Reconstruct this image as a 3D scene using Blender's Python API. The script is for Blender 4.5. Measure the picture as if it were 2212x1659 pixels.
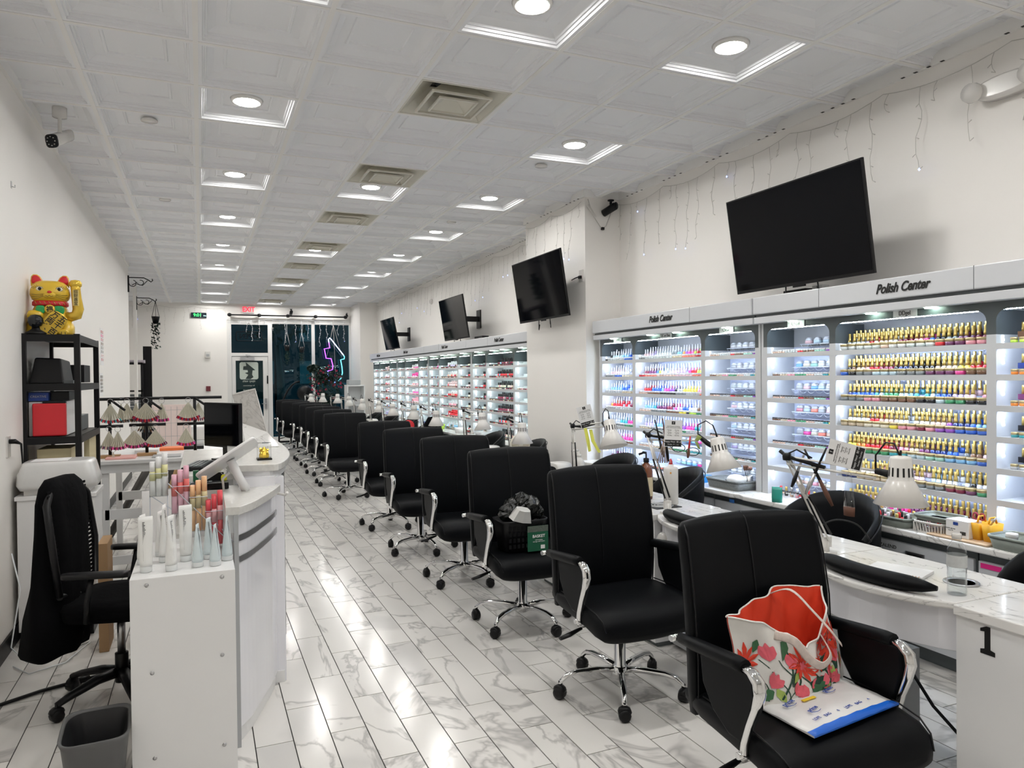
import bpy, math, random
from mathutils import Vector, Matrix
PI = math.pi
for o in list(bpy.data.objects): bpy.data.objects.remove(o)
SC = bpy.context.scene; COL = SC.collection
CZ = 3.35                                   # ceiling height
# ------------------------------------------------------------ camera
cam = bpy.data.cameras.new('camera'); camo = bpy.data.objects.new('camera', cam); COL.objects.link(camo)
cam.sensor_width = 36; cam.lens = 1566 / 2212 * 36; cam.clip_start = .05; cam.clip_end = 200
Mr = Matrix(((0.91869677, -0.3948321, -0.01019111), (0.01373919, 0.00616008, 0.99988664), (-0.39472456, -0.91873264, 0.01108392)))
camo.matrix_world = Matrix.Translation((0, 0, 1.55)) @ Mr.transposed().to_4x4()
SC.camera = camo
# ------------------------------------------------------------ world, exposure
W = bpy.data.worlds.new('night'); SC.world = W; W.use_nodes = True
bg = W.node_tree.nodes['Background']; bg.inputs[0].default_value = (.022, .07, .09, 1); bg.inputs[1].default_value = 4.5
SC.view_settings.view_transform = 'Standard'; SC.view_settings.look = 'None'
SC.view_settings.exposure = 0.20; SC.view_settings.gamma = 1; SC.view_settings.use_curve_mapping = False
SC.cycles.max_bounces = 8; SC.cycles.diffuse_bounces = 6; SC.cycles.glossy_bounces = 3
SC.cycles.transparent_max_bounces = 12; SC.cycles.transmission_bounces = 4
SC.cycles.use_light_tree = True; SC.cycles.sample_clamp_indirect = 4; SC.cycles.caustics_reflective = False; SC.cycles.caustics_refractive = False
SC.cycles.use_denoising = True
LAMP = 165.0; LED = 4.0
# ------------------------------------------------------------ materials
MATS = {}
def mat(name, col, rough=.5, metal=0, emit=0, noise=0, nscale=20, bump=0, coat=0, spec=.5, emcol=None):
    if name in MATS: return MATS[name]
    m = bpy.data.materials.new(name); m.use_nodes = True; nt = m.node_tree; p = nt.nodes['Principled BSDF']
    c = (*col, 1)
    p.inputs['Base Color'].default_value = c; p.inputs['Roughness'].default_value = rough; p.inputs['Metallic'].default_value = metal
    p.inputs['Specular IOR Level'].default_value = spec
    if coat: p.inputs['Coat Weight'].default_value = coat; p.inputs['Coat Roughness'].default_value = .1
    if emit:
        p.inputs['Emission Color'].default_value = (*(emcol or col), 1); p.inputs['Emission Strength'].default_value = emit
    if noise or bump:
        tc = nt.nodes.new('ShaderNodeTexCoord'); n = nt.nodes.new('ShaderNodeTexNoise'); n.inputs['Scale'].default_value = nscale; n.inputs['Detail'].default_value = 4
        nt.links.new(tc.outputs['Object'], n.inputs['Vector'])
        if noise:
            mx = nt.nodes.new('ShaderNodeMix'); mx.data_type = 'RGBA'
            mx.inputs[6].default_value = tuple(min(1, k * (1 + noise)) for k in col) + (1,); mx.inputs[7].default_value = tuple(k * (1 - noise) for k in col) + (1,)
            nt.links.new(n.outputs['Fac'], mx.inputs[0]); nt.links.new(mx.outputs[2], p.inputs['Base Color'])
        if bump:
            b = nt.nodes.new('ShaderNodeBump'); b.inputs['Strength'].default_value = bump; b.inputs['Distance'].default_value = .01
            nt.links.new(n.outputs['Fac'], b.inputs['Height']); nt.links.new(b.outputs[0], p.inputs['Normal'])
    MATS[name] = m; return m
def glassmat(name, col=(1, 1, 1), fac=.08, rough=.02):
    if name in MATS: return MATS[name]
    m = bpy.data.materials.new(name); m.use_nodes = True; nt = m.node_tree; nt.nodes.clear()
    o = nt.nodes.new('ShaderNodeOutputMaterial'); t = nt.nodes.new('ShaderNodeBsdfTransparent'); g = nt.nodes.new('ShaderNodeBsdfGlossy')
    t.inputs[0].default_value = (*col, 1); g.inputs['Roughness'].default_value = rough
    lw = nt.nodes.new('ShaderNodeLayerWeight'); lw.inputs[0].default_value = .5; f = nt.nodes.new('ShaderNodeMath'); f.operation = 'POWER'; f.inputs[1].default_value = 4.0; nt.links.new(lw.outputs['Facing'], f.inputs[0]); a = nt.nodes.new('ShaderNodeMath'); a.operation = 'ADD'; a.inputs[1].default_value = fac
    a.use_clamp = True
    x = nt.nodes.new('ShaderNodeMixShader'); nt.links.new(f.outputs[0], a.inputs[0]); nt.links.new(a.outputs[0], x.inputs[0])
    nt.links.new(t.outputs[0], x.inputs[1]); nt.links.new(g.outputs[0], x.inputs[2]); nt.links.new(x.outputs[0], o.inputs[0])
    MATS[name] = m; return m
def marble(name, base, vein, scale=1.2, sharp=(.47, .5, .53), rough=.15, tile=False, vein2=None, dist=2.5):
    if name in MATS: return MATS[name]
    m = bpy.data.materials.new(name); m.use_nodes = True; nt = m.node_tree; p = nt.nodes['Principled BSDF']; N = nt.nodes.new; L = nt.links.new
    g = N('ShaderNodeNewGeometry'); vec = g.outputs['Position']
    if tile:
        oi = N('ShaderNodeObjectInfo'); ad = N('ShaderNodeMath'); ad.operation = 'ADD'
        L(oi.outputs['Random'], ad.inputs[0]); L(g.outputs['Random Per Island'], ad.inputs[1])
        mu = N('ShaderNodeMath'); mu.operation = 'MULTIPLY'; mu.inputs[1].default_value = 37.0; L(ad.outputs[0], mu.inputs[0])
        cx = N('ShaderNodeCombineXYZ'); L(mu.outputs[0], cx.inputs[0]); L(mu.outputs[0], cx.inputs[2])
        va = N('ShaderNodeVectorMath'); va.operation = 'ADD'; L(vec, va.inputs[0]); L(cx.outputs[0], va.inputs[1]); vec = va.outputs[0]
    mp = N('ShaderNodeMapping'); mp.inputs['Rotation'].default_value = (0, 0, .7); mp.inputs['Scale'].default_value = (1, .55, 1); L(vec, mp.inputs['Vector'])
    n = N('ShaderNodeTexNoise'); n.inputs['Scale'].default_value = scale; n.inputs['Detail'].default_value = 5; n.inputs['Distortion'].default_value = dist; n.inputs['Roughness'].default_value = .55
    L(mp.outputs[0], n.inputs['Vector'])
    r = N('ShaderNodeValToRGB'); e = r.color_ramp.elements
    e[0].position = sharp[0]; e[0].color = (0, 0, 0, 1); e[1].position = sharp[2]; e[1].color = (0, 0, 0, 1); k = e.new(sharp[1]); k.color = (1, 1, 1, 1)
    L(n.outputs['Fac'], r.inputs[0])
    n2 = N('ShaderNodeTexNoise'); n2.inputs['Scale'].default_value = scale * .8; n2.inputs['Detail'].default_value = 3; n2.inputs['Distortion'].default_value = 1.2; L(mp.outputs[0], n2.inputs['Vector'])
    r2 = N('ShaderNodeValToRGB'); r2.color_ramp.elements[0].position = .56; r2.color_ramp.elements[0].color = (0, 0, 0, 1); r2.color_ramp.elements[1].position = .64; r2.color_ramp.elements[1].color = (.55, .55, .55, 1)
    L(n2.outputs['Fac'], r2.inputs[0])
    m1 = N('ShaderNodeMix'); m1.data_type = 'RGBA'; m1.inputs[6].default_value = (*base, 1); m1.inputs[7].default_value = (*(vein2 or vein), 1); L(r2.outputs[0], m1.inputs[0])
    m2 = N('ShaderNodeMix'); m2.data_type = 'RGBA'; m2.inputs[7].default_value = (*vein, 1); L(r.outputs[0], m2.inputs[0]); L(m1.outputs[2], m2.inputs[6])
    L(m2.outputs[2], p.inputs['Base Color']); p.inputs['Roughness'].default_value = rough
    MATS[name] = m; return m
WALL = mat('wall_paint', (.86, .835, .80), .55, noise=.01, nscale=3, bump=.02)
WHITE = mat('white_laminate', (.80, .80, .80), .3, noise=.01, nscale=6)
WGLOSS = mat('white_gloss', (.82, .82, .86), .12, noise=.01, nscale=5, coat=.3)
TILEM = mat('ceiling_tile_white', (.83, .84, .86), .55, noise=.01, nscale=9)
GRIDM = mat("ceiling_grid_white", (.84, .83, .81), .4, noise=.01, nscale=5)
BLACK = mat('black_plastic', (.004, .004, .005), .4, spec=.3, noise=.1, nscale=30)
LEATH = mat('black_leather', (.003, .0035, .0045), .48, noise=.2, nscale=12, bump=.05, spec=.13)
SCREEN = mat('black_screen', (.0015, .0018, .003), .05, noise=.05, nscale=3, spec=.12)
CHROME = mat('chrome', (.80, .80, .80), .07, 1, noise=.02, nscale=10)
STEEL = mat('brushed_steel', (.55, .55, .56), .3, 1, noise=.05, nscale=30)
GREY = mat('grey_panel', (.11, .125, .13), .4, noise=.03, nscale=8)
LGREY = mat('light_grey', (.42, .43, .44), .4, noise=.03, nscale=8)
RED = mat('red_plastic', (.65, .02, .03), .4, noise=.05, nscale=8)
CLOTH = mat('black_cloth', (.003, .003, .0035), .95, noise=.2, nscale=40, bump=.2, spec=.08)
FLOORT = marble('floor_tile_marble', (.74, .72, .69), (.46, .445, .43), 1.25, (.475, .5, .525), .16, True, (.52, .51, .50), 1.6)
GROUT = mat('dark_grout', (.03, .028, .026), .8, noise=.1, nscale=30)
MTOP = marble('marble_top', (.80, .79, .77), (.42, .41, .40), 2.6, (.49, .5, .51), .1, False, (.66, .65, .63))
QTZ = mat('speckled_quartz', (.66, .65, .62), .25, noise=.14, nscale=60)
GLASS = glassmat('window_glass', (.55, .75, .8), .03, .0)
ACRY = glassmat('clear_acrylic', (.97, .98, .98), .04, .05)
GOLD = mat('gold_cap', (.80, .60, .20), .28, .9, noise=.05, nscale=30)
WOOD = mat('light_wood', (.42, .25, .11), .5, noise=.2, nscale=15)
DWOOD = mat('dark_wood', (.05, .045, .04), .5, noise=.2, nscale=15)
CARD = mat('cardboard', (.36, .22, .11), .8, noise=.08, nscale=20)
PAPER = mat('paper_white', (.82, .82, .82), .7, noise=.02, nscale=9)
WENAMEL = mat('white_enamel', (.74, .72, .69), .25, noise=.02, nscale=9, coat=.3)
CREAM = mat('cream_plastic', (.72, .68, .58), .4, noise=.03, nscale=9)
INK = mat('black_ink', (.006, .006, .006), .5, noise=.05, nscale=20)
def emis(name, col, s): return mat(name, tuple(c * .3 for c in col), .5, emit=s, emcol=col, noise=.01)
# ------------------------------------------------------------ mesh building
class MB:
    def __init__(s): s.v = []; s.f = []; s.m = []; s.sm = []
    def add(s, vs, fs, mi=0, smooth=False):
        b = len(s.v); s.v += [tuple(v) for v in vs]
        for f in fs: s.f.append(tuple(b + i for i in f)); s.m.append(mi); s.sm.append(smooth)
        return s
    def box(s, x0, x1, y0, y1, z0, z1, mi=0):
        vs = [(x, y, z) for z in (z0, z1) for y in (y0, y1) for x in (x0, x1)]
        return s.add(vs, [(0, 2, 3, 1), (4, 5, 7, 6), (0, 1, 5, 4), (2, 6, 7, 3), (0, 4, 6, 2), (1, 3, 7, 5)], mi)
    def rings(s, R, mi=0, smooth=True, cap=True, close=True):
        n = len(R[0]); b = len(s.v); vs = [p for r in R for p in r]; fs = []
        for i in range(len(R) - 1):
            for j in range(n if close else n - 1):
                k = (j + 1) % n; fs.append((i * n + j, i * n + k, (i + 1) * n + k, (i + 1) * n + j))
        s.add(vs, fs, mi, smooth)
        if cap:
            s.f.append(tuple(b + j for j in reversed(range(n)))); s.m.append(mi); s.sm.append(False)
            e = b + (len(R) - 1) * n; s.f.append(tuple(e + j for j in range(n))); s.m.append(mi); s.sm.append(False)
        return s
    def lathe(s, prof, seg=12, c=(0, 0, 0), mi=0, M=None, sx=1, sy=1, smooth=True):
        R = []
        for r, z in prof:
            ring = [Vector((math.cos(2 * PI * j / seg) * r * sx, math.sin(2 * PI * j / seg) * r * sy, z)) for j in range(seg)]
            if M: ring = [M @ p for p in ring]
            R.append([(p[0] + c[0], p[1] + c[1], p[2] + c[2]) for p in ring])
        return s.rings(R, mi, smooth)
    def tube(s, pts, r, seg=8, mi=0, flat=1.0, up=(0, 0, 1), smooth=True):
        P = [Vector(p) for p in pts]; R = []; n = len(P)
        rr = r if isinstance(r, (list, tuple)) else [r] * n; u0 = None
        for i, p in enumerate(P):
            t = (P[min(i + 1, n - 1)] - P[max(i - 1, 0)]).normalized()
            if u0 is None:
                u = Vector(up); u = u - t * u.dot(t)
                if u.length < .05: u = Vector((1, 0, 0)); u = u - t * u.dot(t)
            else: u = u0 - t * u0.dot(t)
            u.normalize(); u0 = u; w = t.cross(u)
            R.append([tuple(p + (u * math.cos(2 * PI * j / seg) * flat + w * math.sin(2 * PI * j / seg)) * rr[i]) for j in range(seg)])
        return s.rings(R, mi, smooth)
    def quad(s, a, b, c, d, mi=0): return s.add([a, b, c, d], [(0, 1, 2, 3)], mi)
    def poly(s, pts, z0, z1, mi=0):            # vertical prism over an xy polygon (counter-clockwise)
        n = len(pts); vs = [(x, y, z0) for x, y in pts] + [(x, y, z1) for x, y in pts]
        fs = [tuple(reversed(range(n))), tuple(range(n, 2 * n))] + [(i, (i + 1) % n, n + (i + 1) % n, n + i) for i in range(n)]
        return s.add(vs, fs, mi)
    def mesh(s, name, mats):
        me = bpy.data.meshes.new(name); me.from_pydata(s.v, [], s.f)
        for m in (mats if isinstance(mats, (list, tuple)) else [mats]): me.materials.append(m)
        me.polygons.foreach_set('material_index', s.m); me.polygons.foreach_set('use_smooth', s.sm); me.update(); return me
def sering(c, a, b, seg=24, p=3.0, plane='xy', fn=None):      # super-ellipse ring
    out = []
    for j in range(seg):
        t = 2 * PI * j / seg; ct, st = math.cos(t), math.sin(t)
        u = math.copysign(abs(ct) ** (2 / p), ct) * a; v = math.copysign(abs(st) ** (2 / p), st) * b
        if plane == 'xy': q = (c[0] + u, c[1] + v, c[2])
        elif plane == 'xz': q = (c[0] + u, c[1], c[2] + v)
        else: q = (c[0], c[1] + u, c[2] + v)
        out.append(fn(q, u / a if a else 0) if fn else q)
    return out
def link(name, me, parent=None, loc=(0, 0, 0), rz=0):
    o = bpy.data.objects.new(name, me); COL.objects.link(o); o.location = loc
    if rz: o.rotation_euler = (0, 0, rz)
    if parent: o.parent = parent
    return o
def bev(o, w=.004, seg=2):
    m = o.modifiers.new('bevel', 'BEVEL'); m.width = w; m.segments = seg; m.limit_method = 'ANGLE'; m.angle_limit = .6; return o
def part(name, mb, mats, parent, label=None, b=0, kind=None, loc=(0, 0, 0), rz=0):
    o = link(name, mb.mesh(name, mats) if isinstance(mb, MB) else mb, parent, loc, rz)
    if label: o['label'] = label
    if b: bev(o, b)
    if kind: o['kind'] = kind
    return o
def tag(o, label, cat, group=None, kind=None):
    o['label'] = label; o['category'] = cat
    if group: o['group'] = group
    if kind: o['kind'] = kind
    return o
def thing(name, label, cat, loc=(0, 0, 0), rz=0, group=None, kind=None):
    return tag(link(name, None, None, loc, rz), label, cat, group, kind)
def solo(name, mb, mats, label, cat, loc=(0, 0, 0), rz=0, group=None, b=0):
    o = part(name, mb, mats, None, None, b, None, loc, rz); return tag(o, label, cat, group)
def struct(name, mb, mats, parent=None, b=0):
    o = part(name, mb, mats, parent, None, b)
    if not parent: o['kind'] = 'structure'
    return o
def dup(o, parent=None, loc=None, rz=None, label=None, group=None):
    c = o.copy(); COL.objects.link(c); c.parent = parent
    if loc is not None: c.location = loc
    if rz is not None: c.rotation_euler = (0, 0, rz)
    if label: c['label'] = label
    if group: c['group'] = group
    for ch in o.children: dup(ch, c)
    return c
def text(name, body, size, m, parent, M, shear=0, ext=.0008, bold=0, align='CENTER', sx=1):
    cu = bpy.data.curves.new(name, 'FONT'); cu.body = body; cu.size = size; cu.shear = shear; cu.extrude = ext; cu.align_x = align; cu.align_y = 'CENTER'; cu.offset = bold
    t = bpy.data.objects.new(name, cu); COL.objects.link(t); bpy.context.view_layer.update()
    me = bpy.data.meshes.new_from_object(t.evaluated_get(bpy.context.evaluated_depsgraph_get())); bpy.data.objects.remove(t)
    me.materials.clear(); me.materials.append(m)
    if sx != 1: me.transform(Matrix.Scale(sx, 4, (1, 0, 0)))
    me.transform(M); o = link(name, me, parent); return o
def face_m(loc, right, up):                     # text frame: x along right, y along up
    r = Vector(right).normalized(); u = Vector(up); u = (u - r * u.dot(r)).normalized(); n = r.cross(u)
    return Matrix.Translation(loc) @ Matrix((r, u, n)).transposed().to_4x4()
ORD = ['first', 'second', 'third', 'fourth', 'fifth', 'sixth', 'seventh', 'eighth', 'ninth', 'tenth', 'eleventh', 'twelfth', 'thirteenth', 'fourteenth', 'fifteenth', 'sixteenth']
def nth(i):                                     # 1 -> 1st
    return '%d%s' % (i, 'th' if 10 <= i % 100 <= 20 else {1: 'st', 2: 'nd', 3: 'rd'}.get(i % 10, 'th'))
R = random.Random(7)
# ============================================================ SETTING
XL, XR, YB, YF = -1.03, 3.98, 18.8, -2.2
fl = struct('floor', MB().box(-3.2, XR, YF, YB + .2, -.1, -.004), GROUT)
tm = bev(link('x', MB().box(-.0749, .0749, -.3072, .3072, -.02, 0).mesh('floor_tile', FLOORT)), .0015, 1)
tiles = []
PX, PY = .1545, .619
for i in range(-26, 21):
    for j in range(-10, 27):
        x = .809 + (i + .5) * PX; y = 3.208 + (j + .5 + .5 * (i % 2)) * PY
        if y > YB + .2 or x > XR or y < YF: continue
        if x < XL and y < 12.7: continue
        z = .918733 * y + .394725 * x + 1.0; tiles.append((z if y > .8 else 99, x, y))
tiles.sort(); nb = MB()
for k, (d, x, y) in enumerate(tiles):
    if k < 300: o = link('floor_tile', tm.data, fl, (x, y, 0))
    else: nb.box(x - .0749, x + .0749, y - .3072, y + .3072, -.02, 0)
part('floor_tiles', nb, FLOORT, fl, kind='stuff')
bpy.data.objects.remove(tm)
# walls
struct('wall_left', MB().box(XL - .15, XL, YF, 12.95, 0, CZ + .3), WALL)
struct('wall_left_recess', MB().box(-3.3, -3.15, 12.95, YB, 0, CZ + .3).box(-3.3, XL - .15, 12.9, 12.95, 0, CZ + .3), WALL)
struct('wall_left_return', MB().box(-1.75, -1.62, 17.3, YB, 0, CZ + .3), WALL)
struct('wall_right', MB().box(XR, XR + .15, YF, YB, 0, CZ + .3), WALL)
struct('wall_front', MB().box(-3.3, XR + .15, YF - .15, YF, 0, CZ + .3), WALL)
wb = MB().box(-3.3, .60, YB, YB + .2, 0, CZ + .3).box(3.60, XR + .15, YB, YB + .2, 0, CZ + .3).box(.60, 3.60, YB, YB + .2, 2.98, CZ + .3)
struct('wall_back', wb, WALL)
struct('trim_1', MB().box(3.575, XR, 6.42, 7.86, 0, CZ + .3), WALL)['label'] = 'white wall column under the second television'
struct('trim_2', MB().box(3.57, XR, 17.6, YB, 0, CZ + .02), WALL)
struct('baseboard_left', MB().box(XL, XL + .012, YF, 12.95, 0, .1), BLACK)
struct('baseboard_back', MB().box(-1.62, .60, YB - .012, YB, 0, .1), BLACK)
# ceiling
ce = struct('ceiling', MB().box(-3.3, XR + .15, YF, YB, CZ + .16, CZ + .2), GRIDM)
PITX, PITY = .62, .623
prof = [(0, 0), (.020, 0), (.023, .014), (.032, .014), (.035, .028), (.044, .028), (.047, .040), (.085, .064), (.135, .066), (.139, .058), (.151, .058), (.155, .066)]
def tile_mesh():
    mb = MB(); hx, hy = PITX / 2 - .012, PITY / 2 - .012; Rg = []
    for ins, z in prof:
        a, b = hx - ins, hy - ins; Rg.append([(-a, -b, z), (a, -b, z), (a, b, z), (-a, b, z)])
    mb.rings(Rg, 0, False, False)
    n = (len(prof) - 1) * 4; mb.f.append((n, n + 1, n + 2, n + 3)); mb.m.append(0); mb.sm.append(False)
    return mb.mesh('ceiling_tile', TILEM)
tme = tile_mesh()
lights = {(0, k) for k in range(-3, 27, 3)} | {(4, k) for k in range(-3, 27, 3)} | {(2, k) for k in range(-6, 27, 6)} | {(2, -3)}
vents = {(2, k) for k in range(-4, 26, 3)}
ntile = 0; tb = MB()
for i in range(-5, 7):
    for k in range(-8, 26):
        x = PITX * (i + .5); y = 3.30 + PITY * k
        if y > YB + .25 or (i, k) in vents: continue
        if i < -2 and y < 12.7: continue
        if k >= -3 and ntile < 300 - 6: link('ceiling_tile', tme, ce, (x, y, CZ)); ntile += 1
        else:
            b0 = len(tb.v); tb.v += [(v.co.x + x, v.co.y + y, v.co.z + CZ) for v in tme.vertices]
            for pl in tme.polygons: tb.f.append(tuple(b0 + q for q in pl.vertices)); tb.m.append(0); tb.sm.append(False)
part('ceiling_tiles', tb, TILEM, ce, kind='stuff')
for i in range(-5, 8):
    x = PITX * i
    y0 = YF if i > -2 else 12.95
    if x > XL or i < -1: link('grid_runner', MB().box(x - .013, x + .013, y0, YB, CZ - .004, CZ + .01).mesh('grid_runner', GRIDM), ce)
for k in range(-8, 26):
    y = 3.30 + PITY * (k + .5)
    if y < YB: link('grid_cross_bar', MB().box(XL if y < 12.9 else -3.2, XR, y - .011, y + .011, CZ - .002, CZ + .008).mesh('grid_cross_bar', GRIDM), ce)
struct('trim_3', MB().box(XL, XL + .022, YF, 12.95, CZ - .010, CZ + .075), GRIDM); struct('trim_5', MB().box(XR - .022, XR, YF, 6.42, CZ - .010, CZ + .075), GRIDM); struct('trim_6', MB().box(XR - .022, XR, 7.86, 17.6, CZ - .010, CZ + .075), GRIDM)
struct('trim_7', MB().box(-3.15, 3.57, YB - .022, YB, CZ - .010, CZ + .075), GRIDM); struct('trim_8', MB().box(3.553, 3.575, 6.40, 7.88, CZ - .010, CZ + .075).box(3.575, XR, 6.398, 6.42, CZ - .010, CZ + .075), GRIDM)
for q_, (xx, y0_, y1_) in enumerate(((XR - .03, 1.0, 6.3), (3.545, 6.5, 7.8), (XR - .03, 8.0, 17.4))):
    nb_ = MB(); yy = y0_; k_ = 0
    while yy < y1_:
        if k_ % 6 < 4: nb_.box(xx - .004, xx + .012, yy, yy + .022, CZ - .0115, CZ - .0095)
        yy += .085 if k_ % 6 < 4 else .14; k_ += 1
    part('ceiling_gaps', nb_, INK, ce, 'small dark gaps at the ceiling edge', kind='stuff')
# recessed lights
LENS = emis('lamp_lens', (1, .985, .95), LAMP)
lm_trim = MB().lathe([(.083, .010), (.083, -.006), (.098, -.004), (.105, .014)], 24).mesh('trim_ring', WENAMEL)
lm_lens = MB().lathe([(.083, .006), (.083, -.002), (.001, -.003)], 24).mesh('lens', LENS)
colname = {0: 'left', 2: 'middle', 4: 'right'}
for c in (0, 2, 4):
    ks = sorted(k for (a, k) in lights if a == c); vis = [k for k in ks if 3.3 + PITY * k < YB]
    for q, k in enumerate(vis):
        vi = [z for z in vis if z >= (2 if c == 0 else 0)]
        lab = ('round recessed ceiling light, %s from the camera in the %s row' % (nth(vi.index(k) + 1), colname[c])) if k in vi else 'round recessed ceiling light above and behind the camera, %s row, %s back' % (colname[c], nth(q + 1))
        t = thing('recessed_light', lab, 'ceiling light', (PITX * (c + .5), 3.30 + PITY * k, CZ + .052), 0, 'recessed ceiling lights')
        link('trim_ring', lm_trim, t); link('lens', lm_lens, t)
# vents
VENT = mat('vent_offwhite', (.66, .64, .56), .4, noise=.04, nscale=9)
def sqring(a, b, z0, z1, t=.004):
    mb = MB(); mb.rings([[(-a, -a, z0), (a, -a, z0), (a, a, z0), (-a, a, z0)], [(-b, -b, z1), (b, -b, z1), (b, b, z1), (-b, b, z1)]], 0, False, False); return mb
v_fr = MB().box(-.298, .298, -.298, -.285, -.004, .01).box(-.298, .298, .285, .298, -.004, .01).box(-.298, -.285, -.285, .285, -.004, .01).box(.285, .298, -.285, .285, -.004, .01)
for q, z in enumerate([(-.285, .285)]): pass
v_fr = v_fr.mesh('frame', VENT)
v_hood = sqring(.285, .12, .0, .135).mesh('hood', VENT)
def cone(a, b, z0, z1, lip):
    mb = sqring(a, b, z0, z1); mb.box(-a - lip, a + lip, -a - lip, -a + lip, z0 - .008, z0 + .004).box(-a - lip, a + lip, a - lip, a + lip, z0 - .008, z0 + .004)
    mb.box(-a - lip, -a + lip, -a, a, z0 - .008, z0 + .004).box(a - lip, a + lip, -a, a, z0 - .008, z0 + .004); return mb
v_c1 = cone(.195, .11, -.015, .07, .008).mesh('louver', VENT); mb = cone(.125, .05, -.022, .03, .006); mb.quad((-.05, -.05, .03), (.05, -.05, .03), (.05, .05, .03), (-.05, .05, .03)); v_c2 = mb.mesh('louver', VENT)
v_duct = MB().lathe([(.12, .13), (.12, .24)], 20).mesh('duct_opening', mat('duct_dark', (.02, .025, .03), .5, .4, noise=.1))
for q, k in enumerate(sorted(k for (_, k) in vents)):
    y = 3.30 + PITY * k
    if y > YB: continue
    lab = 'square off-white air vent in the ceiling, %s from the camera' % nth(q - 0) if y > 4 else 'square off-white air vent in the ceiling behind the camera, %s' % nth(q + 1)
    t = thing('air_vent', lab, 'vent', (PITX * 2.5, y, CZ), 0, 'square air vents')
    for nme, me in (('frame', v_fr), ('hood', v_hood), ('louver', v_c1), ('louver', v_c2), ('duct_opening', v_duct)): link(nme, me, t)
sp = MB().lathe([(.055, 0), (.055, -.012), (.001, -.014)], 20).lathe([(.04, .05), (.04, 0)], 12, mi=0)
for (x, y, l) in ((-.31, 5.79, 'nearest on the left'), (-.31, 8.28, 'second on the left'), (2.79, 5.79, 'nearest on the right'), (2.79, 8.28, 'second on the right')):
    solo('sprinkler_cover', sp, WENAMEL, 'small round white sprinkler cover in the ceiling, ' + l, 'sprinkler', (x, y, CZ + .054), group='ceiling sprinkler covers')
for (x, y, l) in ((.93, 9.52, 'nearer'), (.93, 16.4, 'farther')):
    solo('ceiling_speaker', MB().lathe([(.12, .015), (.12, 0), (.11, -.006), (.001, -.008)], 24), TILEM, 'round white speaker grille in the ceiling, %s one' % l, 'speaker', (x, y, CZ + .052), group='ceiling speakers')
# ============================================================ WINDOW WALL
ALU = mat('white_aluminium', (.74, .73, .71), .35, noise=.02, nscale=6)
FILM = mat('dark_green_film', (.018, .035, .033), .12, noise=.1, nscale=4, spec=.6)
w = struct('window_1', MB().box(1.54, 1.64, YB + .02, YB + .12, 0, 2.98).box(2.59, 2.67, YB + .02, YB + .12, .10, 2.90).box(3.53, 3.60, YB + .02, YB + .12, 0, 2.98)
           .box(1.64, 3.53, YB + .02, YB + .12, 2.90, 2.98).box(1.64, 3.53, YB + .02, YB + .12, 0, .10), ALU)
part('window_pane', MB().box(1.64, 2.59, YB + .06, YB + .066, .10, 2.90), GLASS, w); part('window_pane', MB().box(2.67, 3.53, YB + .06, YB + .066, .10, 2.90), GLASS, w)
w2 = struct('window_2', MB().box(.60, .70, YB + .02, YB + .12, 0, 2.98).box(.70, 1.54, YB + .02, YB + .12, 2.87, 2.98).box(.70, 1.54, YB + .02, YB + .12, 2.10, 2.18), ALU)
part('window_pane', MB().box(.70, 1.54, YB + .06, YB + .066, 2.18, 2.87), GLASS, w2)
d = struct('door_1', MB().box(.705, .79, YB + .03, YB + .08, .01, 2.09).box(1.42, 1.535, YB + .03, YB + .08, .01, 2.09).box(.79, 1.42, YB + .03, YB + .08, 1.99, 2.09).box(.79, 1.42, YB + .03, YB + .08, .01, .62), ALU)
part('door_pane', MB().box(.79, 1.42, YB + .05, YB + .056, .62, 1.99), GLASS, d); part('window_film', MB().box(.79, 1.42, YB + .058, YB + .06, 1.05, 1.99), FILM, d, 'dark green printed film on the door glass')
part('door_handle', MB().box(1.455, 1.50, YB - .01, YB + .03, .80, 1.06).tube([(1.48, YB - .01, .93), (1.48, YB - .05, .93), (1.38, YB - .05, .93)], .009), STEEL, d)
part('door_closer', MB().box(.90, 1.22, YB - .03, YB + .03, 2.0, 2.075).tube([(1.05, YB - .02, 2.07), (1.12, YB - .12, 2.11), (1.02, YB, 2.13)], .008), STEEL, d)
part('door_hinge', MB().box(.698, .712, YB + .02, YB + .035, 1.75, 1.9).box(.698, .712, YB + .02, YB + .035, .3, .45), STEEL, d)
DEC = mat('frosted_decal', (.50, .56, .50), .5, noise=.03)
def arc(cx, cz, r, a0, a1, n=6): return [(cx + r * math.cos(a0 + (a1 - a0) * i / n), cz + r * math.sin(a0 + (a1 - a0) * i / n)) for i in range(n + 1)]
def wallpoly(pts, y, mi=0, mb=None, t=.001):
    mb = mb or MB(); n = len(pts); mb.add([(x, y, z) for x, z in pts] + [(x, y - t, z) for x, z in pts], [tuple(range(n)), tuple(reversed(range(n, 2 * n)))] + [(i, n + i, n + (i + 1) % n, (i + 1) % n) for i in range(n)], mi); return mb
x0, x1, z0, z1, r = .88, 1.31, 1.53, 1.955, .05
sq = arc(x1 - r, z1 - r, r, 0, PI / 2) + arc(x0 + r, z1 - r, r, PI / 2, PI) + arc(x0 + r, z0 + r, r, PI, 1.5 * PI) + arc(x1 - r, z0 + r, r, 1.5 * PI, 2 * PI)
f4 = lambda X, Y: (.3453 + X * .001776, 3.640 - Y * .001848)
part('door_decal', wallpoly(sq, YB + .049), DEC, d, 'frosted square logo on the door')
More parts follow.
